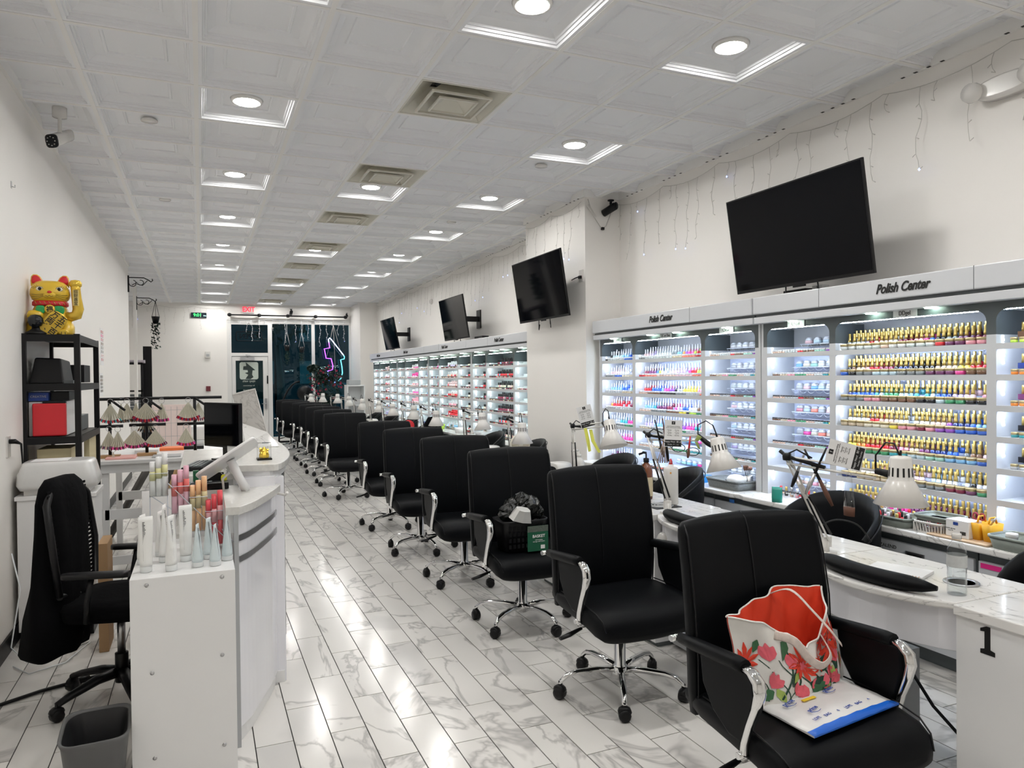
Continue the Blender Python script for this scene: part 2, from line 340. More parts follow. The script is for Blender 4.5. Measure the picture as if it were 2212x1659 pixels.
part('door_decal', wallpoly([f4(*p) for p in [(380, 914), (505, 1018), (468, 1022), (462, 1080), (480, 1110), (440, 1138), (375, 1134), (412, 1080), (368, 1055), (408, 1045), (404, 1018), (345, 1014), (350, 968), (388, 964)]], YB + .047), FILM, d, 'dark arrow shape of the door logo')
mir = lambda x, z, y=YB + .047: face_m((x, y, z), (-1, 0, 0), (0, 0, 1))
for tx, z, s in (('tipsy nails', 1.49, .075), ('for appointment', 1.38, .04), ('200 5th ST #104', 1.27, .04), ('Des Moines, IA 50309', 1.225, .04), ('10 - 7', 1.12, .045)):
    text('door_lettering', tx, s, DEC, d, mir(1.09, z))
part('door_notice', MB().box(1.505, 1.535, YB + .01, YB + .018, 1.42, 1.62), BLACK, d)
# open sign
t = thing('open_sign', 'unlit black neon OPEN sign hanging in the transom window', 'sign', (1.10, YB - .03, 2.58))
rr = lambda a, b, r: arc(a - r, b - r, r, 0, PI / 2) + arc(-a + r, b - r, r, PI / 2, PI) + arc(-a + r, -b + r, r, PI, 1.5 * PI) + arc(a - r, -b + r, r, 1.5 * PI, 2 * PI)
pp = [(x, 0, z) for x, z in rr(.29, .11, .04)]; part('tube_border', MB().tube(pp + [pp[0]], .008, 6), BLACK, t)
o = text('letters', 'OPEN', .17, BLACK, t, face_m((0, 0, 0), (-1, 0, 0), (0, 0, 1)), ext=.006)
part('hanging_wire', MB().tube([(-.15, 0, .11), (0, 0, .33)], .003, 4).tube([(.15, 0, .11), (0, 0, .33)], .003, 4), BLACK, t)
# neon
t = thing('neon_sign', 'glowing purple and cyan neon outline hanging in the right window', 'sign', (0, YB - .12, 0))
nf = lambda X, Y: (.3153 + X * .001776, 0, 3.627 - Y * .001848)
segs = [(emis('neon_white', (.62, .72, 1), 2.2), [(1508, 640), (1503, 600), (1520, 578), (1545, 600), (1640, 720), (1715, 815)]), (emis('neon_cyan', (.15, .75, .95), 1.8), [(1715, 815), (1727, 840), (1722, 865), (1672, 878), (1690, 980), (1695, 1060), (1670, 1140), (1620, 1178)]),
        (emis('neon_blue', (.2, .35, 1), 2), [(1620, 1178), (1565, 1190), (1518, 1190), (1505, 1150), (1490, 1060), (1488, 1030)]), (emis('neon_purple', (.45, .10, 1), 2.4), [(1488, 1030), (1555, 1012), (1562, 960), (1538, 862), (1468, 855), (1445, 728), (1522, 714), (1508, 640)])]
for m, p in segs: part('neon_tube', MB().tube([nf(*q) for q in p], .013, 8), m, t)
part('hanging_wire', MB().tube([nf(1480, 830), nf(1575, 400)], .003, 4).tube([nf(1690, 830), nf(1575, 400)], .003, 4).tube([nf(1600, 1185), nf(1575, 400)], .003, 4).tube([nf(1575, 400), nf(1575, 300)], .003, 4), WENAMEL, t)
# exit sign, clock, thermostat, alarm
t = thing('exit_sign', 'lit red EXIT sign above the front door', 'exit sign', (1.10, YB - .02, 3.23))
part('housing', MB().box(-.125, .125, -.02, .02, -.085, .085), WENAMEL, t, b=.004); text('letters', 'EXIT', .17, emis('exit_red', (1, .03, .06), 1.5), t, face_m((0, -.022, 0), (1, 0, 0), (0, 0, 1)), bold=.004, sx=.82)
t = thing('digital_clock', 'black digital wall clock showing 9:01 in green digits', 'clock', (-.015, YB - .02, 3.07))
part('case', MB().box(-.17, .17, -.015, .02, -.06, .06), mat('clock_face', (.01, .02, .03), .2, noise=.1), t); text('digits', '9:01', .105, emis('clock_green', (.06, 1, .2), 1.6), t, face_m((-.03, -.017, 0), (1, 0, 0), (0, 0, 1)), bold=.002)
text('digits', '74%', .04, emis('clock_white', (.6, .9, .9), 2), t, face_m((.13, -.017, -.015), (1, 0, 0), (0, 0, 1)))
solo('wall_alarm', MB().box(-.06, .06, -.04, 0, -.075, .075).box(-.035, .035, -.045, -.04, -.04, .02, 1), [WENAMEL, LGREY], 'small white alarm strobe on the back wall', 'alarm', (.17, YB, 2.13), b=.008)
solo('fire_alarm_pull', MB().box(-.05, .05, -.04, 0, -.06, .06), mat('maroon_box', (.16, .02, .03), .4, noise=.05), 'small dark red pull box on the back wall', 'alarm', (.17, YB, 1.32), b=.004)
# rod
t = thing('light_rod', 'long black rod with round joints over the shop window', 'rod', (0, YB - .12, 3.09))
part('rod', MB().tube([(.66, 0, 0), (3.45, 0, 0)], .018, 8), BLACK, t)
for x in (.66, 1.34, 2.01, 2.68, 3.42): part('round_joint', MB().lathe([(.001, -.045), (.04, -.03), (.052, 0), (.04, .03), (.001, .045)], 12, (x, 0, 0)), BLACK, t)
part('bracket', MB().box(.65, .67, 0, .12, -.02, .02).box(3.41, 3.43, 0, .12, -.02, .02), BLACK, t)
# cameras
def bullet_cam(loc, rz, label, body, s=1.0):
    t = thing('security_camera', label, 'camera', loc, rz)
    part('mount', MB().lathe([(.03 * s, .06 * s), (.03 * s, .05 * s), (.012 * s, .045 * s), (.012 * s, 0)], 12), body, t)
    M = Matrix.Rotation(math.radians(68), 4, 'X')
    part('body', MB().lathe([(.02 * s, -.09 * s), (.034 * s, -.085 * s), (.036 * s, .05 * s), (.03 * s, .055 * s)], 14, (0, 0, -.02 * s), M=M), body, t)
    part('face', MB().lathe([(.033 * s, 0), (.033 * s, .006 * s), (.001, .006 * s)], 14, (0, -.052 * s, 0), M=Matrix.Rotation(math.radians(90), 4, 'X')), BLACK, t)
    return t
t = thing('security_camera', 'white bullet camera with a black ring face hanging at the left ceiling edge', 'camera', (-.86, 5.79, CZ + .0))
part('mount', MB().lathe([(.045, .052), (.045, 0), (.012, -.005), (.012, -.07), (.02, -.08)], 12), WENAMEL, t)
Mq = Matrix.Rotation(math.radians(-28), 4, 'Z') @ Matrix.Rotation(math.radians(112), 4, 'X')
part('body', MB().rings([[tuple(Mq @ Vector((x, y, z)) + Vector((0, .02, -.10))) for x, y, _ in sering((0, 0, 0), a, a * .8, 16, 3.5)] for z, a in ((-.10, .025), (-.095, .036), (.08, .04), (.085, .038))], 0), WENAMEL, t)
part('face', MB().rings([[tuple(Mq @ Vector((x, y, z)) + Vector((0, .02, -.10))) for x, y, _ in sering((0, 0, 0), a, a * .8, 16, 3.5)] for z, a in ((.084, .042), (.098, .042), (.099, .03))], 0), BLACK, t)
mb = MB()
for q in range(8):
    a = q * PI / 4; p = Mq @ Vector((.028 * math.cos(a), .022 * math.sin(a), .1)) + Vector((0, .02, -.10)); mb.lathe([(.004, -.001), (.004, .002), (.001, .003)], 6, tuple(p))
part('led_ring', mb, WENAMEL, t); t.scale = (1.0, 1.0, 1.35)
bullet_cam((3.83, 6.34, 3.25), .5, 'small black camera on the near side of the wall column', BLACK, 1.1)
bullet_cam((2.09, YB - .1, 3.2), 0, 'small black camera on the back wall right of the exit sign', BLACK, 1.1)
bullet_cam((3.46, YB - .1, 3.16), -.4, 'small black camera at the right end of the window rod', BLACK, .7)
# icicle light strings
WIRE = mat('string_wire', (.58, .56, .53), .6, noise=.05); WIREW = mat('string_wire_white', (.75, .78, .80), .5, noise=.02); TIP = mat('bulb_clear', (.85, .88, .95), .2, noise=.02); TIPB = emis('bulb_blue', (.25, .35, 1), 4)
def icicles(label, P, Q, n, off, seed, wire=WIRE, hmin=.12, hmax=.62, sag=.05, r=.0019):
    rg = random.Random(seed); P, Q = Vector(P), Vector(Q); t = thing('icicle_light_string', label, 'string lights', tuple(P), 0); L = Q - P; D = L.normalized()
    k = max(2, n // 5); top = []
    for i in range(k * 8 + 1):
        s = i / (k * 8); a = (i % 8) / 8; top.append(L * s + Vector((0, 0, -sag * 4 * a * (1 - a))))
    part('main_wire', MB().tube(top, r * 1.3, 4), wire, t)
    for i in range(n):
        s = (i + .5 + rg.uniform(-.3, .3)) / n; h = rg.choice([hmin, hmax * .55, hmax * .8, hmax]) * rg.uniform(.8, 1.1)
        a = (s * k) % 1; base = L * s + Vector((0, 0, -sag * 4 * a * (1 - a))); mb = MB(); p = base.copy(); pts = [p.copy()]; ph = rg.random() * 6; nn = max(4, int(h / .05))
        for q in range(nn):
            p = p + D * (math.sin(q * 1.1 + ph) * .012 + rg.uniform(-.008, .008)) + Vector(off) * rg.uniform(0, .006) + Vector((0, 0, -h / nn)); pts.append(p.copy())
            if q % 2: mb.tube([p, p + D * rg.choice([-.022, .022]) + Vector((0, 0, rg.choice([-.014, .012])))], [r, r * 1.6], 4)
        mb.tube(pts, r, 4); tp = pts[-1]
        if rg.random() < .22: mb.lathe([(.001, -.008), (.007, 0), (.001, .01)], 6, tuple(tp), 1)
        part('light_strand', mb, [wire, TIPB], t)
    return t
icicles('icicle light string along the right wall over the near television', (3.955, 1.7, 3.29), (3.955, 6.4, 3.29), 30, (-1, 0, 0), 3)
icicles('icicle light string on the front of the wall column', (3.55, 6.45, 3.30), (3.55, 7.84, 3.30), 9, (-1, 0, 0), 4)
icicles('icicle light string along the far right wall beyond the column', (3.955, 7.9, 3.29), (3.955, 17.5, 3.29), 52, (-1, 0, 0), 5)
icicles('icicle light string on the back wall around the digital clock', (-1.6, YB - .03, 3.28), (.62, YB - .03, 3.28), 17, (0, -1, 0), 6)
icicles('white icicle light string hanging in front of the shop windows', (.62, YB - .06, 3.0), (3.5, YB - .06, 3.0), 18, (0, -1, 0), 8, WIREW, .10, .6, .03, .0035)
solo('string_light_plug', MB().tube([(3.60, 6.40, 3.32), (3.64, 6.39, 3.18), (3.68, 6.39, 3.12), (3.75, 6.39, 3.03), (3.80, 6.39, 3.06), (3.86, 6.39, 3.2)], .004, 5).tube([(3.60, 6.40, 3.26), (3.67, 6.38, 3.14)], .014, 6).box(3.745, 3.775, 6.375, 6.40, 3.02, 3.045, 1), [WIRE, BLACK],
     'bundled wire and small black plug of the string lights on the column', 'cable')
# smoke / emergency light
t = thing('emergency_light', 'oval clear emergency light on the right wall, top right corner', 'light', (3.92, 2.50, 3.065))
part('housing', MB().rings([sering((x, 0, 0), a, b, 20, 2.4, 'yz') for x, a, b in ((.05, .17, .06), (0, .17, .06), (-.02, .14, .045))]), WENAMEL, t)
for s in (-1, 1): part('lamp_head', MB().lathe([(.04, .03), (.055, 0), (.05, -.03), (.001, -.04)], 14, (-.03, s * .15, .0), M=Matrix.Rotation(PI / 2, 4, 'Y')), ACRY if 0 else WENAMEL, t)
solo('wall_alarm', MB().lathe([(.05, 0), (.05, .02), (.03, .04), (.001, .045)], 14, M=Matrix.Rotation(-PI / 2, 4, 'Y')), WENAMEL, 'small round white alarm on the right wall above the third television', 'alarm', (XR, 13.0, 2.95))
# ============================================================ OUTSIDE
asph = mat('wet_asphalt', (.02, .03, .04), .25, noise=.3, nscale=2)
tag(struct('ground', MB().box(-12, 16, YB + .2, 60, -.12, -.02), asph), 'dark wet pavement outside the shop window', 'ground')
t = thing('parked_car', 'dark car parked outside behind the right window', 'car', (4.4, 27, 0))
cb = mat('car_paint', (.01, .03, .05), .2, noise=.1); part('body', MB().rings([sering((0, y, z), a, b, 16, 3.5, 'xz') for y, a, b, z in ((-2.2, .8, .28, .62), (-2, .9, .34, .62), (1.9, .9, .34, .62), (2.2, .8, .28, .62))]), cb, t)
part('cabin', MB().rings([sering((0, y, z), a, b, 16, 3, 'xz') for y, a, b, z in ((-1.6, .72, .1, .95), (-1, .68, .28, 1.1), (.6, .68, .28, 1.1), (1.3, .72, .1, .95))]), FILM, t)
for x in (-.85, .85):
    for y in (-1.4, 1.4): part('wheel', MB().lathe([(.001, -.1), (.32, -.1), (.32, .1), (.001, .1)], 16, (x, y, .32), M=Matrix.Rotation(PI / 2, 4, 'Y')), BLACK, t)
t = thing('office_building', 'dark building across the street with a few lit windows', 'building', (2, 46, 0))
part('wall', MB().box(-16, 14, 0, 4, 0, 9), mat('dark_stone', (.03, .05, .06), .7, noise=.2, nscale=2), t)
wl = emis('far_window', (.25, .55, .6), .03); rg = random.Random(3)
for i in range(12):
    for j in range(3):
        if rg.random() < .4: part('window', MB().box(-14 + i * 2.2, -13 + i * 2.2, -.05, 0, 1.2 + j * 2.6, 2.6 + j * 2.6), wl, t)
GRN = mat('tree_leaves_dark', (.02, .05, .035), .8, noise=.3, nscale=3)
def leafball(mb, c, rx, rz, n, s, rg, mis=(0,)):
    for _ in range(n):
        th = rg.uniform(0, 2 * PI); ph = math.acos(rg.uniform(-1, 1)); rr_ = rg.random() ** .5
        p = Vector((c[0] + rx * rr_ * math.sin(ph) * math.cos(th), c[1] + rx * rr_ * math.sin(ph) * math.sin(th) * .7, c[2] + rz * rr_ * math.cos(ph)))
        a = Vector((rg.uniform(-1, 1), rg.uniform(-1, 1), rg.uniform(-1, 1))).normalized() * s; b = a.cross(Vector((rg.uniform(-1, 1), rg.uniform(-1, 1), 1))).normalized() * s * .55
        mb.add([p - a, p + b, p + a, p - b], [(0, 1, 2, 3)], rg.choice(mis))
for (x, y, h, l) in ((2.3, 24, 4.2, 'dark tree outside behind the middle window'), (-1.5, 27, 4.0, 'dark tree outside behind the glass door')):
    t = thing('street_tree', l, 'tree', (x, y, 0)); part('trunk', MB().tube([(0, 0, 0), (.05, 0, 1.2), (-.05, 0, 2.6)], [.14, .11, .07], 8), DWOOD, t)
    mb = MB(); leafball(mb, (0, 0, h), 1.5, 1.6, 900, .14, random.Random(h)); part('foliage', mb, GRN, t)
t = thing('street_lamp', 'street lamp outside with a cold white head', 'lamp', (3.0, 33, 0)); part('pole', MB().tube([(0, 0, 0), (0, 0, 4)], .06, 8), BLACK, t); part('lamp_head', MB().lathe([(.001, .1), (.18, 0), (.001, -.08)], 12, (0, 0, 4)), emis('street_white', (.6, .9, 1), 14), t)
# flowering shrub, arch, hanging pots
t = thing('flowering_plant', 'tall dark green plant with red flowers in front of the window', 'plant', (2.72, 17.9, 0))
part('pot', MB().lathe([(.12, 0), (.17, .32), (.18, .34), (.16, .34), (.15, .28), (.001, .28)], 16), BLACK, t)
part('stem', MB().tube([(0, 0, .28), (.02, 0, .8), (-.02, 0, 1.3)], [.02, .015, .01], 6), DWOOD, t)
rg = random.Random(9); mb = MB()
for c, a, b in (((.08, 0, 1.15), .36, .34), ((-.1, 0, 1.55), .3, .25), ((.15, 0, 1.55), .32, .25), ((-.22, 0, 1.78), .16, .1), ((0, 0, .9), .25, .2)): leafball(mb, c, a, b, 420, .035, rg)
part('foliage', mb, mat('leaf_green', (.012, .03, .02), .6, noise=.3, nscale=20), t); mb = MB()
for _ in range(46):
    p = Vector((rg.uniform(-.35, .42), rg.uniform(-.25, .05), rg.uniform(.85, 1.85))); p.x += -.2 if p.z > 1.75 else 0
    for q in range(5):
        a = q * 1.257 + rg.random(); e = p + Vector((.034 * math.cos(a), -.012, .034 * math.sin(a))); b = Vector((-math.sin(a), 0, math.cos(a))) * .018; mb.add([p, (p + e) / 2 + b, e, (p + e) / 2 - b], [(0, 1, 2, 3)])
part('flowers', mb, mat('crimson_petal', (.26, .008, .04), .5, noise=.2, nscale=30), t)
t = thing('arched_frame', 'black metal arch standing by the window around the plant', 'frame', (2.67, 18.25, 0))
part('left_bow', MB().tube([(-.95 + .5 * (1 - math.cos(q * PI / 16)), 0, .0 if q == 0 else .25 + 1.22 * math.sin(q * PI / 16)) for q in range(9)], .022, 8), BLACK, t)
part('right_bow', MB().tube([(.90 - .5 * (1 - math.cos(q * PI / 16)), 0, .0 if q == 0 else .25 + 1.22 * math.sin(q * PI / 16)) for q in range(9)], .022, 8), BLACK, t)
part('seat_shell', MB().lathe([(.001, -.16), (.15, -.1), (.2, 0), (.15, .1), (.001, .16)], 16, (-.33, 0, 1.19), M=Matrix.Rotation(PI / 2, 4, 'X')), BLACK, t)
part('base_bar', MB().tube([(-.95, 0, .02), (.90, 0, .02)], .022, 8), BLACK, t)
for q, (x, z) in enumerate(((1.98, 2.3), (2.33, 2.26))):
    t = thing('hanging_planter', 'dark hanging planter in the middle window, %s one' % ('left', 'right')[q], 'planter', (x, YB - .1, z), group='planters hanging in the window')
    part('pot', MB().lathe([(.05, -.07), (.08, .07), (.07, .07), (.001, .05)], 12), BLACK, t); part('hanger', MB().tube([(-.07, 0, .07), (0, 0, .4), (0, 0, .78)], .004, 4).tube([(.07, 0, .07), (0, 0, .4)], .004, 4), RED if 0 else WIREW, t)
    mb = MB(); leafball(mb, (0, 0, -.2), .07, .22, 90, .025, rg); part('foliage', mb, GRN, t)
# ============================================================ LEFT RECESS
def scroll_bracket(loc, label, hang):
    t = thing('wall_bracket', label, 'bracket', loc)
    part('wall_plate', MB().box(-.01, .012, -.015, .015, -.2, .06), BLACK, t)
    part('arm', MB().tube([(0, 0, .03), (.22, 0, .03), (.28, 0, .0), (.32, 0, -.03), (.345, 0, -.005), (.335, 0, .02)], .008, 6), BLACK, t)
    mb = MB(); mb.tube([(0, 0, -.13)] + [(.06 + .05 * math.cos(PI + q * .5), 0, -.06 + .05 * math.sin(PI + q * .5)) for q in range(10)], .006, 5).tube([(.05, 0, -.09)] + [(.17 + .045 * math.cos(PI + q * .55), 0, -.045 + .04 * math.sin(PI + q * .55)) for q in range(10)], .006, 5).tube([(.12, 0, -.07), (.2, 0, -.09), (.27, 0, -.01)], .006, 5)
    part('scrollwork', mb, BLACK, t)
    return t
scroll_bracket((-1.02, 12.85, 3.13), 'black scroll bracket at the end of the left wall, nothing hanging on it', 0)
scroll_bracket((-1.10, 15.5, 3.08), 'black scroll bracket farther back, holding a hanging basket', 1)
struct('trim_4', MB().box(-1.15, -1.10, 15.4, 15.6, 0, CZ), WALL)
t = thing('hanging_plant', 'trailing plant in a small black basket hanging from the far scroll bracket', 'plant', (-.775, 15.5, 2.62))
part('basket', MB().lathe([(.045, 0), (.07, .12), (.075, .14), (.06, .14), (.001, .12)], 12), BLACK, t); part('hanger', MB().tube([(-.065, 0, .13), (0, 0, .44)], .004, 4).tube([(.065, 0, .13), (0, 0, .44)], .004, 4).tube([(0, .06, .13), (0, 0, .44)], .004, 4), BLACK, t)
mb = MB(); rg = random.Random(2)
for q in range(130):
    p = Vector((rg.uniform(-.09, .05) + .03 * q / 130, rg.uniform(-.04, .04), .02 - .5 * rg.random() ** 1.3)); a = Vector((rg.uniform(-1, 1), 0, rg.uniform(-1, 1))).normalized() * .016; b = Vector((a.z, .3, -a.x)) * .7; mb.add([p - a, p + b, p + a, p - b], [(0, 1, 2, 3)])
part('trailing_leaves', mb, GRN, t)
t = thing('storage_shelf', 'black open shelf with drawers in the recess behind the left wall', 'shelf', (-1.33, 17.1, 0))
part('frame', MB().box(-.25, -.22, -.2, .2, 0, 1.9).box(.19, .22, -.2, .2, 0, 1.9).box(-.25, .22, -.2, .2, 1.87, 1.9).box(-.25, .22, -.2, .2, 1.3, 1.33).box(-.25, .22, -.2, .2, .7, .73), BLACK, t)
for j in range(5): part('drawer', MB().box(-.21, .18, -.21, .18, .76 + j * .1, .845 + j * .1).box(-.1, .06, -.225, -.21, .79 + j * .1, .81 + j * .1, 1), [GREY, STEEL], t)
part('folded_cover', MB().rings([sering((x, 0, 1.93), .21, .035, 12, 2.5, 'yz') for x in (-.27, -.1, .1, .26)]), mat('grey_lilac_cloth', (.42, .38, .42), .8, noise=.05), t)
d2 = struct('door_2', MB().box(-1.115, -1.06, 17.25, 17.3, 0, 2.26).box(-1.06, -.95, 17.26, 17.3, 0, 2.26), BLACK)
# ============================================================ TELEVISIONS
def tv(name, xt, xb, y0, y1, z0, z1, xw, label, wires=True):
    t = thing('television', label, 'television', ((xt + xb) / 2, (y0 + y1) / 2, (z0 + z1) / 2))
    h = (z1 - z0) / 2; w_ = (y1 - y0) / 2; dx = (xb - xt) / 2; up = Vector((-dx, 0, h)).normalized(); n = Vector((-up.z, 0, up.x)); H = Vector((-dx, 0, h)).length
    def P(y, u, d): q = up * u - n * d; return (q.x, y, q.z)
    def bx(ya, yb, ua, ub, da, db, mi=0, mb=None):
        mb = mb or MB(); vs = [P(y, u, dd) for dd in (da, db) for u in (ua, ub) for y in (ya, yb)]
        return mb.add(vs, [(0, 1, 3, 2), (4, 6, 7, 5), (0, 4, 5, 1), (2, 3, 7, 6), (0, 2, 6, 4), (1, 5, 7, 3)], mi)
    part('casing', bx(-w_, w_, -H, H, 0, .018, mb=bx(-w_ * .75, w_ * .75, -H * .85, H * .3, .018, .05)), BLACK, t, b=.002)
    part('screen', bx(-w_ + .012, w_ - .012, -H + .022, H - .01, -.002, 0), SCREEN, t)
    part('sensor_bump', bx(-.05, .05, -H - .012, -H, 0, .015), BLACK, t)
    D = xw - (xt + xb) / 2
    part('wall_mount', MB().box(D - .02, D, -.08, .08, -.14, .14).box(.05, D, -.03, .03, -.04, .04).box(.04, .07, -.2, -.16, -.2, .2).box(.04, .07, .16, .2, -.2, .2), BLACK, t)
    if wires: part('hanging_cord', MB().tube([(.06, .12, -h + .02), (.06, .12, -h - .06), (.065, .13, -h - .10), (.07, .12, -h - .04)], .005, 5).tube([(.06, -.15, -h + .02), (.06, -.16, -h - .05), (.07, -.15, -h - .09), (.07, -.14, -h - .02)], .005, 5), BLACK, t)
tv('t1', 3.50, 3.60, 3.035, 4.205, 2.125, 2.785, XR, 'very large black wall television nearest the camera, over the second polish cabinet')
tv('t2', 3.30, 3.40, 6.445, 7.66, 2.15, 2.82, 3.575, 'large black television on the wall column')
tv('t3', 3.50, 3.60, 9.95, 11.08, 2.115, 2.75, XR, 'black wall television just beyond the wall column')
tv('t4', 3.50, 3.62, 14.05, 15.17, 2.12, 2.74, XR, 'smallest looking black television, nearest the shop window')
solo('wall_outlet', MB().box(-.008, 0, -.04, .04, -.06, .06).box(-.03, -.008, -.02, .02, -.03, .0, 1).tube([(-.03, 0, -.01), (-.05, .05, -.02), (-.05, .12, -.03)], .006, 5, 1), [WENAMEL, BLACK], 'white wall outlet with a black plug beside the television on the column', 'outlet', (3.574, 6.50, 2.56))
# ============================================================ POLISH DISPLAY CABINETS
CABW = mat('cabinet_white', (.62, .635, .66), .3, noise=.01, nscale=6); CABI = mat('cabinet_interior', (.72, .78, .96), .4, noise=.01, nscale=6); CABI2 = mat('cabinet_interior_far', (.72, .80, .82), .4, noise=.01, nscale=6)
CROWN = mat('cabinet_crown_grey', (.085, .10, .105), .35, noise=.03, nscale=6)
LEDM = emis('led_cold', (.70, .82, 1), LED * 24); LEDG = emis('led_cold_far', (.84, 1, .98), LED * 12); LEDD = emis('led_dim', (.85, .92, 1), 9); PUCK = emis('puck_light', (.75, 1, .82), 26)
SX, BX = 3.68, 3.93
SHZ = [1.69, 1.532, 1.376, 1.219, 1.06, .90]
LEVELS = SHZ + [.715]
def cabinet(yb, L, label, far, sign, bay_signs):
    k = L / 2.28
    st = [(0, .055), (.607, .655), (1.61, 1.66), (2.225, 2.28)]; st = [(yb - b * k, yb - a * k) for a, b in st]
    ya = yb - L; t = thing('polish_cabinet', label, 'display cabinet', (0, (ya + yb) / 2, .70)); T = lambda mb: mb
    oy = (ya + yb) / 2; inner = CABI2 if far else CABI
    def pt(nm, mb, m, **kw):
        mb.v = [(x, y - oy, z - .70) for x, y, z in mb.v]; return part(nm, mb, m, t, **kw)
    pt('side_panel', MB().box(SX, XR, yb - .02, yb, .70, 1.90), CABW); pt('side_panel', MB().box(SX, XR, ya, ya + .02, .70, 1.90), CABW)
    for q, (a, b) in enumerate(st):
        a2, b2 = (a, b - .0) if q else (a, b - .02)
        if q == 3: a2 = a + .02
        pt('divider', MB().box(SX, BX, a2, b2, .70, 1.735), CABW)
        pt('divider_top', MB().box(SX, BX, a2, b2, 1.735, 1.86), CROWN)
    pt('back_panel', MB().box(BX, BX + .015, ya + .02, yb - .02, .70, 1.735), inner); pt('back_panel_top', MB().box(BX, BX + .015, ya + .02, yb - .02, 1.735, 1.90), LGREY if not far else GREY)
    pt('crown_panel', MB().box(SX, SX + .02, ya + .02, yb - .02, 1.86, 1.90).box(SX + .02, BX, ya + .02, yb - .02, 1.88, 1.90), CROWN)
    bays = [(st[q + 1][1], st[q][0]) for q in range(3)]
    for q, (a, b) in enumerate(bays):
        mb = MB(); r = .055
        for s, yc in ((1, a), (-1, b)):
            ar = [(yc + s * (r - r * math.sin(w * PI / 12)), 1.86 - r + r * math.cos(w * PI / 12)) for w in range(7)]
            poly = [(yc, 1.86)] + [(y, z) for y, z in ar]
            n = len(poly); mb.add([(SX, y, z) for y, z in poly] + [(SX + .02, y, z) for y, z in poly], [tuple(range(n)), tuple(reversed(range(n, 2 * n)))] + [(i, (i + 1) % n, n + (i + 1) % n, n + i) for i in range(n)])
        pt('arch_corners', mb, CROWN)
        for z in SHZ: pt('shelf', MB().box(SX, BX, a, b, z - .012, z).box(SX, SX + .012, a, b, z - .03, z - .012), CABW)
        bz = [1.86] + [z - .032 for z in SHZ]
        mb = MB(); n = max(3, int((b - a) / .022))
        for qz, z in enumerate(bz):
            if far: mb.box(SX + .014, SX + .020, a + .02, b - .02, z + (.014 if qz else -.004), z + (.018 if qz else 0))
            else:
                for i in range(n): y = a + .03 + (b - a - .06) * i / (n - 1); zz = z + (.014 if qz else 0); mb.box(SX + .003 + (.012 if qz else .0), SX + .009 + (.012 if qz else 0), y - .006, y + .006, zz - .004, zz + .001)
        pt('led_strip', mb, LEDG if far else LEDM); mb = MB()
        for z in [1.72] + [z - .05 for z in SHZ]:
            for i in range(4): mb.box(SX + .045 + .004 * (i % 2), SX + .052 + .004 * (i % 2), b - .006, b - .001, z - i * .018, z - i * .018 + .010)
        pt('led_drop', mb, LEDD)
        for z in LEVELS: pt('shelf_riser', MB().box(SX + .065, SX + .12, a + .01, b - .01, z, z + .02).box(SX + .12, SX + .18, a + .01, b - .01, z, z + .042), inner) if q == 1 or far or (q == 0 and 'clear' in bay_signs[0]) else None
    # header
    pt('header', MB().box(3.60, XR, ya + .003, yb - .003, 1.965, 2.085), CABW, b=.006); pt('header_groove', MB().box(3.63, XR, ya + .003, yb - .003, 1.945, 1.965), GREY)
    pt('header_lip', MB().box(3.61, XR, ya + .003, yb - .003, 1.90, 1.945), CABW, b=.003)
    for y in ((yb - .6, yb - 1.6) if yb < 5 else (yb - 1.57,)) if not far else (yb - .9 * k,): pt('header_seam', MB().box(3.599, 3.61, y - .0015, y + .0015, 1.966, 2.085), GREY)
    for y in (yb - .33 * k, yb - .95 * k, yb - 1.33 * k, yb - 1.95 * k): pt('puck_light', MB().lathe([(.03, 0), (.03, -.006), (.001, -.007)], 12, (3.645, y, 1.90)), PUCK)
    o = text('header_lettering', 'Polish Center', .075 if not far else .072, INK, t, face_m((3.597, sign - oy, 2.025 - .70), (0, -1, .0), (0, 0, 1)), shear=.35, bold=.002, sx=.8)
    for (y, s, wd) in bay_signs[1:]:
        pt('brand_card', MB().box(SX - .006, SX - .002, y - wd / 2, y + wd / 2, 1.862, 1.904), PAPER); text('brand_lettering', s, .036, INK, t, face_m((SX - .008, y - oy, 1.883 - .70), (0, -1, 0), (0, 0, 1)), sx=.8)
    return bays
UA = cabinet(6.34, 2.28, 'white lit polish cabinet beside the wall column, coloured and silver-white bottles', False, 5.17, ['clear', (5.98, 'DIVA', .14), (5.20, 'DC or Duo', .16), (4.42, 'Chisel', .16)])
UB = cabinet(4.05, 2.28, 'white lit polish cabinet under the nearest television, full of gold-capped bottles', False, 2.86, ['', (3.72, 'Chisel', .15), (2.90, 'DDgel', .15)])
FARU = []
for q, (yb, s) in enumerate(((10.08, 8.8), (12.28, 11.1), (14.48, 13.5), (16.68, 15.8))):
    FARU.append(cabinet(yb, 2.2, 'white lit polish cabinet in the far bank, %s one beyond the wall column' % ORD[q], True, s, ['clear']))
solo('router_box', MB().box(-.06, .06, -.10, .10, 0, .035).box(-.02, .05, -.2, -.12, 0, .05, 1), [BLACK, PAPER], 'small black box with a white plug on the header under the near television', 'device', (3.80, 3.80, 2.086), b=.003)
solo('router_box', MB().box(-.05, .05, -.16, .16, 0, .04), BLACK, 'flat black box on the far cabinet header under the third television', 'device', (3.72, 9.75, 2.086), b=.003)
